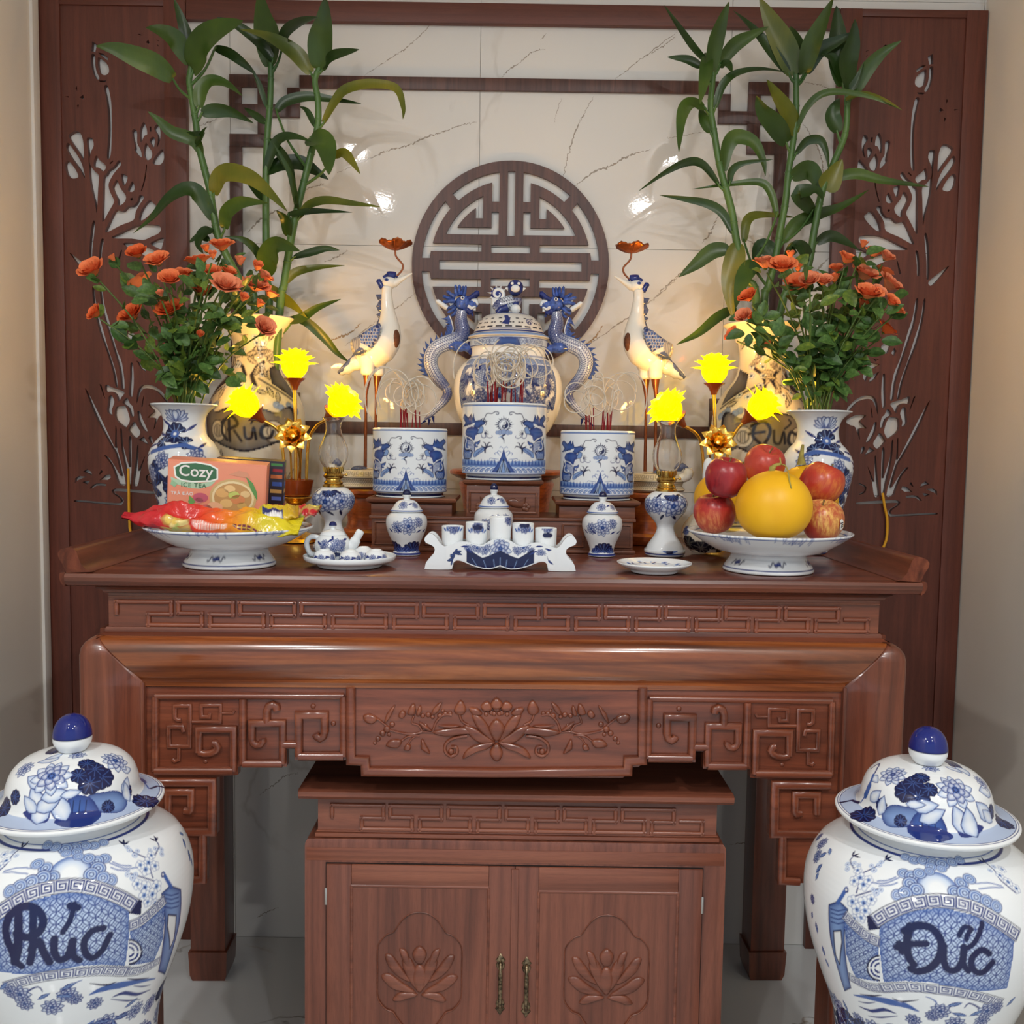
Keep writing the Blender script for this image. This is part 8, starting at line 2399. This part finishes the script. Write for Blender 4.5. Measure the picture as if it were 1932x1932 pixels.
# ------------------------------------------------------------------ tall vases behind
INK, INK2, TAN = (44, 42, 52), (104, 100, 100), (224, 216, 198)
def bamboo_vase(ax, label, name_strokes, dpy):
    y_ = -0.062
    X = W(ax, 800, y_).x
    t = thing('bamboo_vase', label, 'vase', (X, y_, TT), group='tall bamboo vases')
    P = [(0, 1010), (50, 1010), (54, 1004), (52, 985), (58, 950), (72, 900), (85, 850), (90, 805), (86, 768), (70, 735), (52, 712), (44, 690), (42, 660), (48, 635), (62, 617), (72, 609), (74, 606), (71, 605), (60, 615), (48, 640)]
    pr = pprof(ax, y_, [(a, b+dpy) for a, b in P])
    pr[0] = (0, 0.003); pr[1] = (pr[1][0], 0.0005)
    p = Pot(pr, 220, 220, 100, 88*depth(y_)/F_PX, TAN, (X, y_, TT), 14, 3)
    c = p.c; k = depth(y_)/F_PX
    iv = int(len(p.z)*0.93)
    Z = lambda py: float(np.interp(W(ax, py+dpy, y_).z - TT, p.z[:iv], p.v[:iv]))
    rn = random.Random(int(ax))
    # branches with leaves and blossoms over neck and shoulder
    for sgn in (-1, 1):
        c.stroke([(sgn*20*k, Z(735)), (sgn*10*k, Z(715)), (sgn*24*k, Z(700)), (sgn*50*k, Z(690))], 7*k, INK)
        c.stroke([(sgn*30*k, Z(722)), (sgn*70*k, Z(742)), (sgn*110*k, Z(765))], 5*k, INK2)
        for i in range(16):
            u, v = sgn*rn.uniform(10, 95)*k, Z(rn.uniform(620, 745)); c.blossom(u, v, 6*k)
            c.disc(u, v, 1.6*k, INK)
        for i in range(16):
            c.leaf(sgn*rn.uniform(5, 100)*k, Z(rn.uniform(630, 765)), rn.uniform(0, 6), 26*k, 12*k, rn.choice((INK, INK2)), TAN)
        for i in range(5): c.curl(sgn*rn.uniform(10, 60)*k, Z(rn.uniform(625, 690)), 6*k, 1.5, rn.uniform(0, 6), sgn, 1.2*k, INK2)
        # rocky slope
        c.poly([(sgn*120*k, Z(690)), (sgn*70*k, Z(700)), (sgn*60*k, Z(730)), (sgn*110*k, Z(760))], INK2, wash=INK, ws=10*k)
        for i in range(6): c.cloud(sgn*(60+i*9)*k, Z(770+5*(i % 3)), 7*k)
    for i in range(30): c.leaf(rn.uniform(-120, 120)*k, Z(rn.uniform(875, 985)), rn.uniform(0, 6), 26*k, 11*k, rn.choice((INK, INK2)), TAN)
    # cartouche with lettering
    car = [(-95, 790), (-88, 772), (-70, 776), (-55, 784), (-30, 776), (0, 772), (30, 776), (55, 784), (70, 776), (88, 772), (95, 790), (92, 830), (78, 846), (60, 838), (40, 846), (0, 856), (-40, 846), (-60, 838), (-78, 846), (-92, 830)]
    c.poly([(a*1.05*k, Z(b)) for a, b in smooth_line(car, 3, True)], INK, 1)
    c.poly([(a*0.98*k, Z(812+(b-812)*0.90)) for a, b in smooth_line(car, 3, True)], (150, 138, 120), wash=INK2, ws=12*k)
    for sgn in (-1, 1):
        u = sgn*52*k
        for r, cc in ((20, INK), (18, TAN), (12, INK2), (10, TAN)): c.disc(u, Z(818), r*k, cc)
        for dx in (-4, 0, 4): c.stroke([(u+dx*k, Z(826)), (u+dx*k, Z(810))], 1.6*k, INK)
    for q, w in name_strokes: c.stroke([(a*k, Z(b)) for a, b in smooth_line(q, 5)], w*k, INK)
    p.build('body', t, GL)
    return X, y_, t
duc_s = [([(-30, 795), (-34, 815), (-20, 830)], 6), ([(-36, 798), (-16, 790), (-4, 806), (-14, 830), (-30, 836)], 6), ([(-40, 812), (-14, 808)], 5), ([(2, 806), (4, 826), (14, 828), (20, 808), (24, 828)], 5), ([(46, 812), (34, 808), (30, 824), (42, 832), (52, 820)], 6), ([(22, 802), (34, 792), (30, 786)], 4)]
phuc_s = [([(-38, 800), (-42, 820), (-32, 834)], 6), ([(-42, 804), (-22, 792), (-10, 806), (-28, 816)], 6), ([(-26, 800), (-26, 836)], 6), ([(-16, 818), (-8, 830), (-4, 836)], 5), ([(2, 812), (4, 830), (14, 830), (18, 812), (22, 832)], 5), ([(46, 806), (32, 812), (32, 828), (46, 830), (52, 818)], 6), ([(14, 804), (22, 790)], 4)]
VL = bamboo_vase(484, 'tall cream vase with grey landscape holding bamboo, behind the orange roses and tea box', phuc_s, -4)
VR = bamboo_vase(1434, 'tall cream vase with grey landscape holding bamboo, behind the fruit dish', duc_s, 8)

def rose_vase(ax, label, dpy, mirror):
    y_ = -0.33
    X = W(ax, 900, y_).x
    t = thing('rose_vase', label, 'vase', (X, y_, TT), group='blue and white rose vases')
    P = [(0, 1032), (30, 1032), (36, 1030), (37, 1022), (36, 1010), (42, 985), (54, 945), (63, 905), (66, 880), (62, 862), (52, 846), (42, 835), (38, 822), (38, 806), (43, 792), (54, 781), (60, 778), (60.5, 776), (57, 775.5), (48, 782), (38, 800)]
    pr = pprof(ax, y_, [(a, b+dpy) for a, b in P])
    pr[0] = (0, 0.003); pr[1] = (pr[1][0], 0.0005)
    p = Pot(pr, 190, 200, 100, 62*depth(y_)/F_PX, WHITE, (X, y_, TT), 14, 3)
    c = p.c; k = depth(y_)/F_PX
    iv = int(len(p.z)*0.92)
    Z = lambda py: float(np.interp(W(ax, py+dpy, y_).z - TT, p.z[:iv], p.v[:iv]))
    s_ = -1 if mirror else 1
    U = lambda x: s_*x*k
    c.lotus(U(4), Z(808), 24*k); c.pad(U(6), Z(832), 22*k, 0.2, 5.8, B0, B3, 9); c.disc(U(6), Z(832), 8*k, B2); c.disc(U(6), Z(832), 3*k, WHITE)
    for a, b in ((-24, 848), (28, 846)): c.pad(U(a), Z(b), 15*k, 0.3, 5.5, B0, B3, 7)
    c.stroke([(U(-50), Z(862)), (U(-20), Z(852)), (U(10), Z(856)), (U(50), Z(866))], 9*k, B2)
    for (x, y, a, L) in ((20, 818, 0.5, 30), (34, 835, 0.2, 26), (-20, 828, 2.6, 30), (40, 850, -0.3, 34), (55, 868, -0.5, 30), (60, 880, -0.2, 26), (-44, 858, 2.7, 30)): c.leaf(U(x), Z(y), a if s_ > 0 else PI-a, L*k, 6*k, B1, None)
    for (x, y, r) in ((-42, 905, 22), (-30, 940, 20), (30, 900, 22), (46, 930, 20), (0, 930, 24), (-10, 970, 18), (20, 975, 16)): c.pad(U(x), Z(y), r*k, 0.4, 5.6, B0, B2, 8)
    for (x, y, r) in ((-40, 875, 18), (-20, 895, 16), (20, 880, 16), (52, 905, 16), (10, 955, 14), (-48, 950, 14)): c.peony(U(x), Z(y), r*k)
    for (x, y, a) in ((-50, 985, 0.8), (-30, 1000, 0.5), (40, 985, 0.9), (50, 960, 0.4), (58, 930, 0.6), (30, 1005, 0.5), (62, 985, 0.8)):
        for d in (-0.5, 0, 0.5): c.leaf(U(x), Z(y), (a+d) if s_ > 0 else PI-a-d, 24*k, 5*k, B1, None)
    j = (p.z > 0.003) & (p.z < 0.007) & (np.arange(len(p.z)) < iv); c.col[j] = lin(B1)
    p.build('body', t, GL)
    return X, y_, t
RL_ = rose_vase(349, 'white vase with blue flowers holding orange roses, behind the tea box', -13, True)
RR_ = rose_vase(1540, 'white vase with blue flowers holding orange roses, behind the fruit dish', 0, False)

# yellow cables hanging from the lotus panels
M['cable'] = plain('yellow_cable', srgb(222, 164, 38), 0.45, 0.4, 0.1, 40)
yc_ = WY - 0.03
for pts, lab in (([(242, 884), (243, 930), (244, 975), (250, 1015), (285, 1060), (300, 1100)], 'yellow electric cable on the lotus panel left of the snack dish'), ([(1665, 930), (1669, 955), (1674, 985), (1668, 1030), (1630, 1070), (1610, 1110)], 'yellow electric cable on the lotus panel right of the fruit dish')):
    m = MB(); m.tube(smooth_line([tuple(W(a, b, yc_)) for a, b in pts], 4), 0.0042, 8)
    o = m.build('power_cord', M['cable'], None, 60); tag(o, lab, 'cable', 'yellow cables')
# ------------------------------------------------------------------ bamboo stalks
def leaf_mat(name, dark, mid, tipc, gloss=0.32):
    t = NT(name, gloss, 0.4)
    v = t.coords((1, 1, 1))
    a = t.noise(v, 5, 3, 0.5)
    fine = t.noise(t.coords((60, 4, 4)), 4, 2)
    c = t.ramp(a, [(0.32, dark), (0.55, mid), (0.78, tipc)])
    t.color(t.mix(0.25, c, t.ramp(fine, [(0.3, (0.7, 0.75, 0.7)), (0.7, (1.1, 1.1, 1.0))]), 'MULTIPLY'))
    t.b.inputs['Subsurface Weight'].default_value = 0.0
    return t.m
LM = [leaf_mat('bamboo_leaf_deep', srgb(24, 44, 16), srgb(40, 66, 22), srgb(60, 84, 28)), leaf_mat('bamboo_leaf_mid', srgb(38, 60, 20), srgb(62, 88, 28), srgb(92, 112, 36)), leaf_mat('bamboo_leaf_yellowing', srgb(60, 76, 20), srgb(104, 106, 26), srgb(142, 126, 36))]
M['stalk_green'] = leaf_mat('bamboo_stalk', srgb(52, 84, 44), srgb(78, 112, 58), srgb(108, 134, 70), 0.35)
def bamboo_leaf(pts, w, y0, y1, parent, origin, mi, rnd, fold=0.25):
    """pts pixels base..tip; y0, y1 depth at base and tip; w widest in pixels"""
    P = smooth_line(pts, 7)
    n = len(P)
    k = depth(y0)/F_PX
    tw0, tw1 = rnd.uniform(-0.35, 0.35), rnd.uniform(-0.7, 0.7)
    rows = []
    C3 = [W(a, b, y0 + (y1-y0)*(i/(n-1))) for i, (a, b) in enumerate(P)]
    view = Vector((0, -1, 0.05))
    for i in range(n):
        t_ = i/(n-1)
        tg = (C3[min(i+1, n-1)] - C3[max(i-1, 0)]).normalized()
        side = tg.cross(view).normalized()
        nn = side.cross(tg).normalized()
        a = tw0 + (tw1-tw0)*t_
        sd = side*cos(a) + nn*sin(a)
        up = nn*cos(a) - side*sin(a)
        ww = w*k*0.5*max(0.04, (sin(PI*min(1, (0.06+t_*0.94))**0.72)**0.9))
        if t_ > 0.985: ww = w*k*0.02
        rows.append([tuple(C3[i] + sd*ww*s_ + up*(abs(s_)*ww*fold) - origin) for s_ in (-1, -0.55, 0, 0.55, 1)])
    m = MB(); m.grid(rows)
    return m.build('leaf', LM[mi], parent, 180)
def stalk(path, leaves, reg, y_, base, label, seed):
    rnd = random.Random(seed)
    pts = [reg(p) for p in path]
    top3 = [W(a, b, y_) for a, b in pts]
    t = thing('bamboo_stalk', label, 'bamboo', tuple(base), group='green bamboo stalks in the tall vases')
    o = Vector(base)
    line = [Vector((0, 0, 0))] + [p - o for p in reversed(top3)]
    L = smooth_line([tuple(p) for p in line], 6)
    n = len(L)
    R = [0.0118 - 0.0040*(i/n) for i in range(n)]
    MB().tube(L, R, 10).build('stalk', M['stalk_green'], t, 60)
    m = None
    for i in range(8, n-2, 7):          # nodes
        a, b = Vector(L[i]), Vector(L[i+1]); d = (b-a).normalized()*0.003
        MB().tube([a-d, a, a+d], [R[i]*1.0, R[i]*1.14, R[i]*1.0], 10).build('node_ring', M['stalk_green'], t, 60)
    for q in leaves:
        pp, w, mi = q
        dy = rnd.uniform(-0.13, 0.03)
        bamboo_leaf([reg(p) for p in pp], w, y_-0.004, max(-0.3, min(y_+dy, WY-0.05)), t, o, mi, rnd)
        b0 = W(*reg(pp[0]), y_-0.004) - o
        b1 = W(*reg(pp[1]), y_-0.004) - o
        dist = [math.hypot(q_[0]-b0.x, q_[2]-b0.z) for q_ in L]
        near = min(dist)
        want = b0.z - max(0.022, near*1.3)
        j = min(range(n), key=lambda i_: abs(L[i_][2]-want) + 0.4*abs(L[i_][0]-b0.x))
        a = Vector(L[j]); mid_ = (a+b0)*0.5 + Vector(((b0.x-a.x)*0.12, 0, -abs(b0.x-a.x)*0.05))
        MB().tube(smooth_line([tuple(a), tuple(mid_), tuple(b0), tuple(b0 + (b1-b0)*0.12)], 4), [0.0058]*4 + [0.0046]*4 + [0.0036]*5, 8, flat=(1.0, 0.7)).build('petiole', M['stalk_green'], t, 60)
    return t
G1, G3 = region(0, 0, 2.76), region(1232, 0, 2.76)
LV1 = [([(900,410),(820,345),(720,300),(600,255),(500,240)],40,1), ([(990,330),(920,215),(840,165),(760,145)],34,1), ([(995,260),(960,150),(905,-10)],22,0), ([(1005,370),(1050,240),(1140,160),(1265,110)],56,1), ([(1120,250),(1200,280),(1280,340),(1335,390)],18,0),
       ([(1035,560),(1050,470),(1100,425),(1180,440),(1262,500)],28,1), ([(1050,590),(1120,575),(1210,585),(1320,640)],25,0), ([(1050,800),(1010,730),(900,690),(830,630),(770,580)],24,1), ([(1110,1140),(1040,1020),(970,990),(880,1040),(790,1140),(695,1215)],32,0),
       ([(1115,1010),(1140,930),(1200,900),(1310,930),(1410,1010),(1495,1100)],34,2), ([(1170,1190),(1180,1110),(1240,1060),(1310,1050),(1395,1058)],26,1), ([(1100,1190),(1060,1220),(1040,1270),(1060,1320)],26,0), ([(1090,1250),(1040,1230),(985,1262)],14,0), ([(1060,690),(1020,700),(970,690)],12,0), ([(1015,760),(1060,690),(1080,660)],12,0)]
LV2 = [([(1412,345),(1395,200),(1370,90),(1350,-60)],46,1), ([(1470,250),(1500,170),(1570,120),(1655,90)],32,0), ([(1420,310),(1350,220),(1230,130),(1130,90)],20,0), ([(1390,560),(1350,440),(1310,360)],10,0), ([(1380,900),(1430,760),(1480,715),(1550,715),(1620,738)],20,0), ([(1385,905),(1460,860),(1560,850),(1640,890),(1710,935)],32,0),
       ([(1400,730),(1480,820),(1525,920),(1540,1060)],20,0), ([(1390,1420),(1400,1340),(1450,1275),(1560,1305)],42,1), ([(1370,1390),(1340,1310),(1270,1250),(1170,1232)],16,0), ([(1400,1500),(1450,1540),(1520,1580),(1600,1655)],26,2), ([(1490,1672),(1570,1655),(1660,1600),(1775,1558)],17,0), ([(1530,1660),(1600,1680),(1690,1760),(1760,1840),(1825,1890)],18,0), ([(1385,640),(1330,600),(1270,560)],14,0), ([(1380,1040),(1320,960),(1220,860)],20,0)]
LV3 = [([(1665,360),(1670,230),(1685,120),(1695,-20)],46,1), ([(1620,380),(1540,280),(1400,195),(1248,152)],30,2), ([(1690,345),(1740,290),(1870,258)],22,0), ([(1685,640),(1740,540),(1800,470),(1920,440),(2060,460),(2100,560),(2098,620)],21,2), ([(1440,580),(1490,530),(1600,505),(1740,520),(1880,540)],21,0), ([(1615,715),(1690,760),(1712,910)],46,1),
       ([(1735,815),(1790,800),(1830,840),(1875,905)],20,2), ([(1560,1130),(1610,1070),(1700,1045),(1840,1060),(1985,1078)],18,2), ([(1500,1115),(1640,1100),(1835,1106)],12,0), ([(1500,1230),(1490,1150),(1440,1095)],22,0), ([(1530,1340),(1620,1315),(1700,1295),(1768,1303)],16,0), ([(1490,1470),(1540,1420),(1650,1395),(1795,1383)],18,2), ([(1640,660),(1600,580),(1560,555)],12,0), ([(1550,1100),(1535,1000),(1500,880),(1420,740)],12,0)]
RV1 = [([(300,385),(320,240),(355,120),(395,10)],30,1), ([(285,330),(210,250),(140,150),(58,28)],17,0), ([(250,350),(180,310),(75,297)],16,0), ([(285,280),(270,400),(245,540)],24,1), ([(270,560),(190,545),(150,620),(135,790)],28,1), ([(300,690),(265,620),(245,560)],20,1), ([(345,335),(420,240),(500,190),(600,140)],26,1), ([(325,560),(360,450),(430,385),(560,360),(705,378)],16,0), ([(365,890),(385,770),(430,715),(520,740),(570,830),(586,915)],28,1),
       ([(400,950),(410,890),(470,850),(625,830)],14,0), ([(340,960),(260,860),(180,845),(60,900),(-75,995)],16,0), ([(645,1120),(610,1000),(550,950),(400,960),(205,985)],16,1), ([(415,1215),(360,1110),(280,1060),(160,1035),(35,1016)],17,0), ([(395,1300),(310,1310),(220,1380),(135,1442)],30,1), ([(440,1270),(420,1380),(400,1500),(418,1665)],40,2), ([(520,1370),(470,1450),(430,1605)],32,1), ([(430,1605),(340,1650),(230,1740),(122,1795)],19,0), ([(350,340),(390,335),(412,380)],16,0)]
RV2 = [([(735,390),(690,260),(620,120),(555,-10)],44,2), ([(750,395),(740,270),(715,138)],46,1), ([(785,385),(820,250),(880,120),(940,-10)],34,1), ([(705,380),(620,270),(520,150),(418,55)],22,0), ([(800,380),(860,270),(960,215),(1055,165)],26,0), ([(738,700),(700,600),(640,500),(592,415)],40,2), ([(695,745),(640,660),(570,580),(538,500)],36,0), ([(755,660),(800,560),(880,490),(1000,480),(1150,510),(1295,572)],13,1), ([(745,800),(800,735),(870,730),(905,800),(915,885)],16,0), ([(720,925),(800,885),(850,930),(875,1045)],34,1),
       ([(475,1260),(490,1150),(560,1118),(740,1132)],18,2), ([(680,1260),(740,1170),(850,1120),(980,1075),(1122,990)],25,1), ([(830,1100),(760,1010),(850,1000),(880,1040)],30,0), ([(640,1320),(560,1285),(525,1375)],30,0), ([(620,1370),(540,1380),(470,1480)],26,0), ([(700,1330),(750,1280),(790,1360)],22,0)]
RV3 = [([(990,450),(965,300),(960,150),(955,30)],38,0), ([(1025,465),(1010,340),(1040,220),(1052,100)],36,0), ([(1060,475),(1110,370),(1190,280),(1292,213)],26,1), ([(960,690),(935,600),(970,510)],30,0), ([(895,990),(930,930),(985,830)],42,2), ([(920,935),(1050,905),(1200,940),(1435,972)],20,1), ([(850,1265),(920,1230),(1000,1260),(1075,1305)],22,0), ([(990,420),(940,310),(880,285)],20,0), ([(1000,520),(1090,490),(1200,520),(1300,575)],12,2), ([(820,1350),(770,1280),(700,1300)],24,0), ([(1010,480),(1060,420),(1100,320)],14,0)]
def vbase(V, dx, dy): 
    return Vector((V[0]+dx, V[1]+dy, TT+0.012))
stalk([(1000,330),(985,420),(1000,520),(1020,640),(1035,760),(1065,880),(1095,1000),(1115,1130),(1150,1270),(1260,1480),(1330,1640)], LV1, G1, -0.075, vbase(VL, -0.018, 0.0), 'tall bamboo stalk nearest the left lotus panel, leaning over the panel', 1)
stalk([(1410,330),(1410,430),(1405,560),(1393,700),(1385,900),(1385,1200),(1390,1450),(1400,1640)], LV2, G1, -0.060, vbase(VL, 0.0, 0.012), 'upright middle bamboo stalk above the left bunch of roses', 2)
stalk([(1665,350),(1640,420),(1655,520),(1655,650),(1620,800),(1590,920),(1550,1080),(1515,1250),(1480,1480),(1455,1640)], LV3, G1, -0.085, vbase(VL, 0.02, -0.012), 'bamboo stalk leaning towards the left crane', 3)
stalk([(315,370),(308,450),(300,560),(320,700),(345,850),(370,950),(410,1100),(440,1280),(490,1450),(540,1640)], RV1, G3, -0.085, vbase(VR, -0.018, -0.012), 'bamboo stalk leaning towards the right crane', 4)
stalk([(745,390),(745,470),(745,600),(728,750),(705,900),(690,1050),(662,1200),(640,1330),(600,1500),(575,1640)], RV2, G3, -0.060, vbase(VR, 0.004, 0.012), 'upright middle bamboo stalk above the right bunch of roses', 5)
stalk([(1015,450),(1012,550),(1000,700),(940,850),(880,1000),(840,1200),(795,1420),(660,1640)], RV3, G3, -0.070, vbase(VR, 0.020, 0.0), 'tall bamboo stalk nearest the right lotus panel', 6)

# ------------------------------------------------------------------ roses
def rose_mat(name, a, b, c_):
    t = NT(name, 0.55, 0.3)
    f = t.noise(t.coords((1, 1, 1)), 70, 3, 0.5, 0.3)
    t.color(t.ramp(f, [(0.3, a), (0.55, b), (0.8, c_)]))
    return t.m
RM = [rose_mat('coral_rose_petal', srgb(226, 98, 54), srgb(246, 136, 82), srgb(250, 178, 122)), rose_mat('deep_orange_rose_petal', srgb(216, 80, 38), srgb(238, 114, 58), srgb(246, 152, 84)), rose_mat('pale_coral_rose_petal', srgb(222, 108, 72), srgb(240, 148, 106), srgb(246, 186, 140))]
RLM = [leaf_mat('rose_leaf', srgb(52, 84, 38), srgb(80, 114, 54), srgb(108, 138, 72), 0.45), leaf_mat('rose_leaf_light', srgb(70, 96, 36), srgb(104, 128, 48), srgb(140, 150, 56), 0.45), leaf_mat('rose_leaf_dark', srgb(40, 70, 32), srgb(62, 96, 44), srgb(84, 116, 56), 0.45)]
M['rose_stem'] = leaf_mat('rose_stem', srgb(60, 84, 34), srgb(88, 112, 48), srgb(118, 130, 58), 0.5)
def rose_petal(m, r, h, ang, open_, wide):
    """one curled petal round the Z axis"""
    rows = []
    for j in range(5):
        t_ = j/4
        rr = r*(0.25 + 0.75*t_**0.8) + open_*r*t_**3
        z = h*(t_ - 0.22*open_*t_**4)
        row = []
        for i in range(-3, 4):
            a = ang + wide*(i/3)*(0.5+0.6*sin(PI*min(1, 0.15+t_*0.75)))
            k = 1 + 0.10*open_*(i/3)**2*t_
            row.append((rr*k*sin(a), -rr*k*cos(a), z - 0.14*h*(abs(i)/3)**2.2*t_))
        rows.append(row)
    m.grid(rows)
def rose_mesh(openness, seed):
    rnd = random.Random(seed)
    m = MB()
    for i in range(3): rose_petal(m, 0.16, 0.92, i*2.1, 0.0, 1.3)
    for i in range(4): rose_petal(m, 0.34, 0.95, 0.4+i*1.6, 0.10*openness, 1.0)
    for i in range(5): rose_petal(m, 0.56, 0.92, 0.1+i*1.27, 0.22*openness, 0.85)
    if openness > 0.5:
        for i in range(5): rose_petal(m, 0.74, 0.96, 0.7+i*1.26+rnd.uniform(-0.1, 0.1), 0.28*openness, 0.80)
        for i in range(4): rose_petal(m, 0.84, 0.82, 0.2+i*1.57, 0.42*openness, 0.80)
    me = m.mesh('rose'); shade(me, 180)
    return me
ROSE = [rose_mesh(1.0, 1), rose_mesh(0.6, 2), rose_mesh(0.15, 3)]
def calyx_mesh():
    m = MB(); m.ball((0, 0, -0.10), 0.26, 0.26, 0.22, 10, 6)
    for i in range(5):
        a = i*1.257
        m.tube([(0.18*sin(a), -0.18*cos(a), -0.05), (0.42*sin(a), -0.42*cos(a), 0.02), (0.62*sin(a), -0.62*cos(a), -0.12)], [0.09, 0.07, 0.01], 5, flat=(1, 0.4))
    me = m.mesh('calyx'); shade(me, 60); return me
CALYX = calyx_mesh()
def rleaf_mesh(curl, seed):
    rnd = random.Random(seed); m = MB(); rows = []
    N = 8
    for j in range(N+1):
        t_ = j/N
        w = 0.36*sin(PI*min(1, t_*0.95+0.04))**0.8*(1.05-0.25*t_)
        w *= 1 + 0.06*(j % 2)
        rows.append([(w*s_, t_, curl*t_*t_*0.5 + abs(s_)*w*0.35) for s_ in (-1, -0.5, 0, 0.5, 1)])
    m.grid(rows); me = m.mesh('rose_leaf'); shade(me, 180); return me
RLEAF = [[(lambda me, mt: (me.materials.append(mt), me)[1])(rleaf_mesh(c_, i), RLM[k]) for i, c_ in enumerate((-0.5, 0.35))] for k in range(3)]
ROSEM = [[(lambda me, mt: (me.materials.append(mt), me)[1])(me.copy(), mt) for mt in RM] for me in ROSE]
CALYX.materials.append(M['rose_stem'])
def bouquet(V, flowers, dpt, side_word, seed):
    rnd = random.Random(seed)
    X, y_, vt = V
    zmouth = max(v.co.z for v in vt.children[0].data.vertices) + TT
    rows = sorted(range(len(flowers)), key=lambda i: flowers[i][0])
    for rank, i in enumerate(rows):
        px, py, hw, kind = flowers[i]
        fy = y_ + rnd.uniform(-0.11, 0.09)
        f = W(px, py, fy)
        base = Vector((X + rnd.uniform(-0.022, 0.022), y_ + rnd.uniform(-0.02, 0.02), TT + 0.16))
        word = {0: 'open orange rose', 1: 'half open orange rose', 2: 'orange rose bud'}[kind]
        lab = '%s, %s from the left in the bunch behind the %s' % (word, ORD[rank], side_word)
        t = thing('cut_rose', lab, 'rose', tuple(base), group='orange roses in the bunch behind the %s' % side_word)
        d = f - base
        mouth = Vector((X + (f.x-X)*0.10 + rnd.uniform(-0.02, 0.02), y_ + rnd.uniform(-0.03, 0.03), zmouth + 0.01)) - base
        side = Vector((d.x, d.y, 0))
        pts = [Vector((0, 0, 0)), mouth, mouth + (d-mouth)*0.5 + Vector((-d.x*0.06, 0, d.z*0.04)), d - Vector((side.x*0.03, 0, 0.012))]
        L = smooth_line([tuple(p) for p in pts], 6)
        MB().tube(L, [0.0022]*len(L), 6).build('stem', M['rose_stem'], t, 60)
        tilt = (Vector(L[-1]) - Vector(L[-3])).normalized()
        tilt = (tilt + Vector((rnd.uniform(-0.35, 0.35), -0.4 - rnd.uniform(0, 0.6), 0.3))).normalized()
        r = hw*depth(fy)/F_PX
        q = Vector((0, 0, 1)).rotation_difference(tilt)
        e = (q.to_matrix() @ Matrix.Rotation(rnd.uniform(0, 6.3), 3, 'Z')).to_euler()
        sc = r*(1.22 if kind < 2 else 1.6)
        me = ROSEM[kind][rnd.choice((0, 0, 1, 2))]
        link('bloom', me, None, t, loc=tuple(d), rot=e, scale=(sc, sc, sc))
        link('calyx', CALYX, None, t, loc=tuple(d), rot=e, scale=(sc*0.62, sc*0.62, sc*0.62))
        nl = 13
        for j in range(nl):
            tt_ = rnd.uniform(0.44, 0.99)
            a = Vector(L[int(tt_*(len(L)-1))])
            dirv = Vector((rnd.gauss(0, 1), rnd.gauss(-0.3, 0.8), rnd.gauss(0.15, 0.7))).normalized()
            ln = rnd.uniform(0.026, 0.052)
            pet = a + dirv*rnd.uniform(0.006, 0.040)
            yv = dirv
            zv = Vector((rnd.gauss(0, 0.5), -0.8, 0.6)); zv = (zv - yv*zv.dot(yv)).normalized()
            xv = yv.cross(zv)
            Rm = Matrix((xv, yv, zv)).transposed()
            link('leaf', RLEAF[rnd.choice((0, 0, 0, 1, 2))][rnd.randint(0, 1)], None, t, loc=tuple(pet), rot=Rm.to_euler(), scale=(ln, ln, ln))
FL = [(180,517,21,1),(262,484,16,1),(300,499,17,0),(270,543,19,0),(216,492,8,2),(255,600,19,0),(186,594,14,1),(322,592,19,0),(322,533,17,1),(345,524,14,1),(376,502,18,0),(381,556,16,1),(390,475,9,2),(402,487,9,2),(419,472,17,0),(424,547,21,0),(401,518,13,1),(430,518,12,1),(453,500,11,2),(484,509,11,2),(494,527,14,1),(480,548,19,0),(507,561,13,1),(496,622,17,1),(305,559,8,2),(377,635,8,2),(486,578,9,2),(457,567,10,2)]
FR = [(1232+x/2.76, y/2.76, r/2.76, k) for x, y, r, k in [(585,1395,50,1),(670,1410,54,0),(715,1345,26,2),(755,1410,30,2),(775,1512,68,0),(815,1478,42,1),(885,1482,40,1),(945,1467,28,2),(955,1412,30,1),(1000,1368,42,1),(1090,1287,24,2),(1142,1337,40,1),(1205,1352,36,1),(1090,1452,54,0),(1190,1442,42,1),(1215,1502,54,0),(1110,1552,54,0),(1165,1532,34,1),(1080,1602,30,2),(1230,1582,36,1),(1258,1622,34,1),(505,1562,42,1),(477,1657,36,1),(520,1662,24,2),(427,1752,36,1),(1200,1732,42,0),(612,1812,24,2)]]
bouquet(RL_, FL, 0, 'tea box', 21)
bouquet(RR_, FR, 0, 'fruit dish', 22)
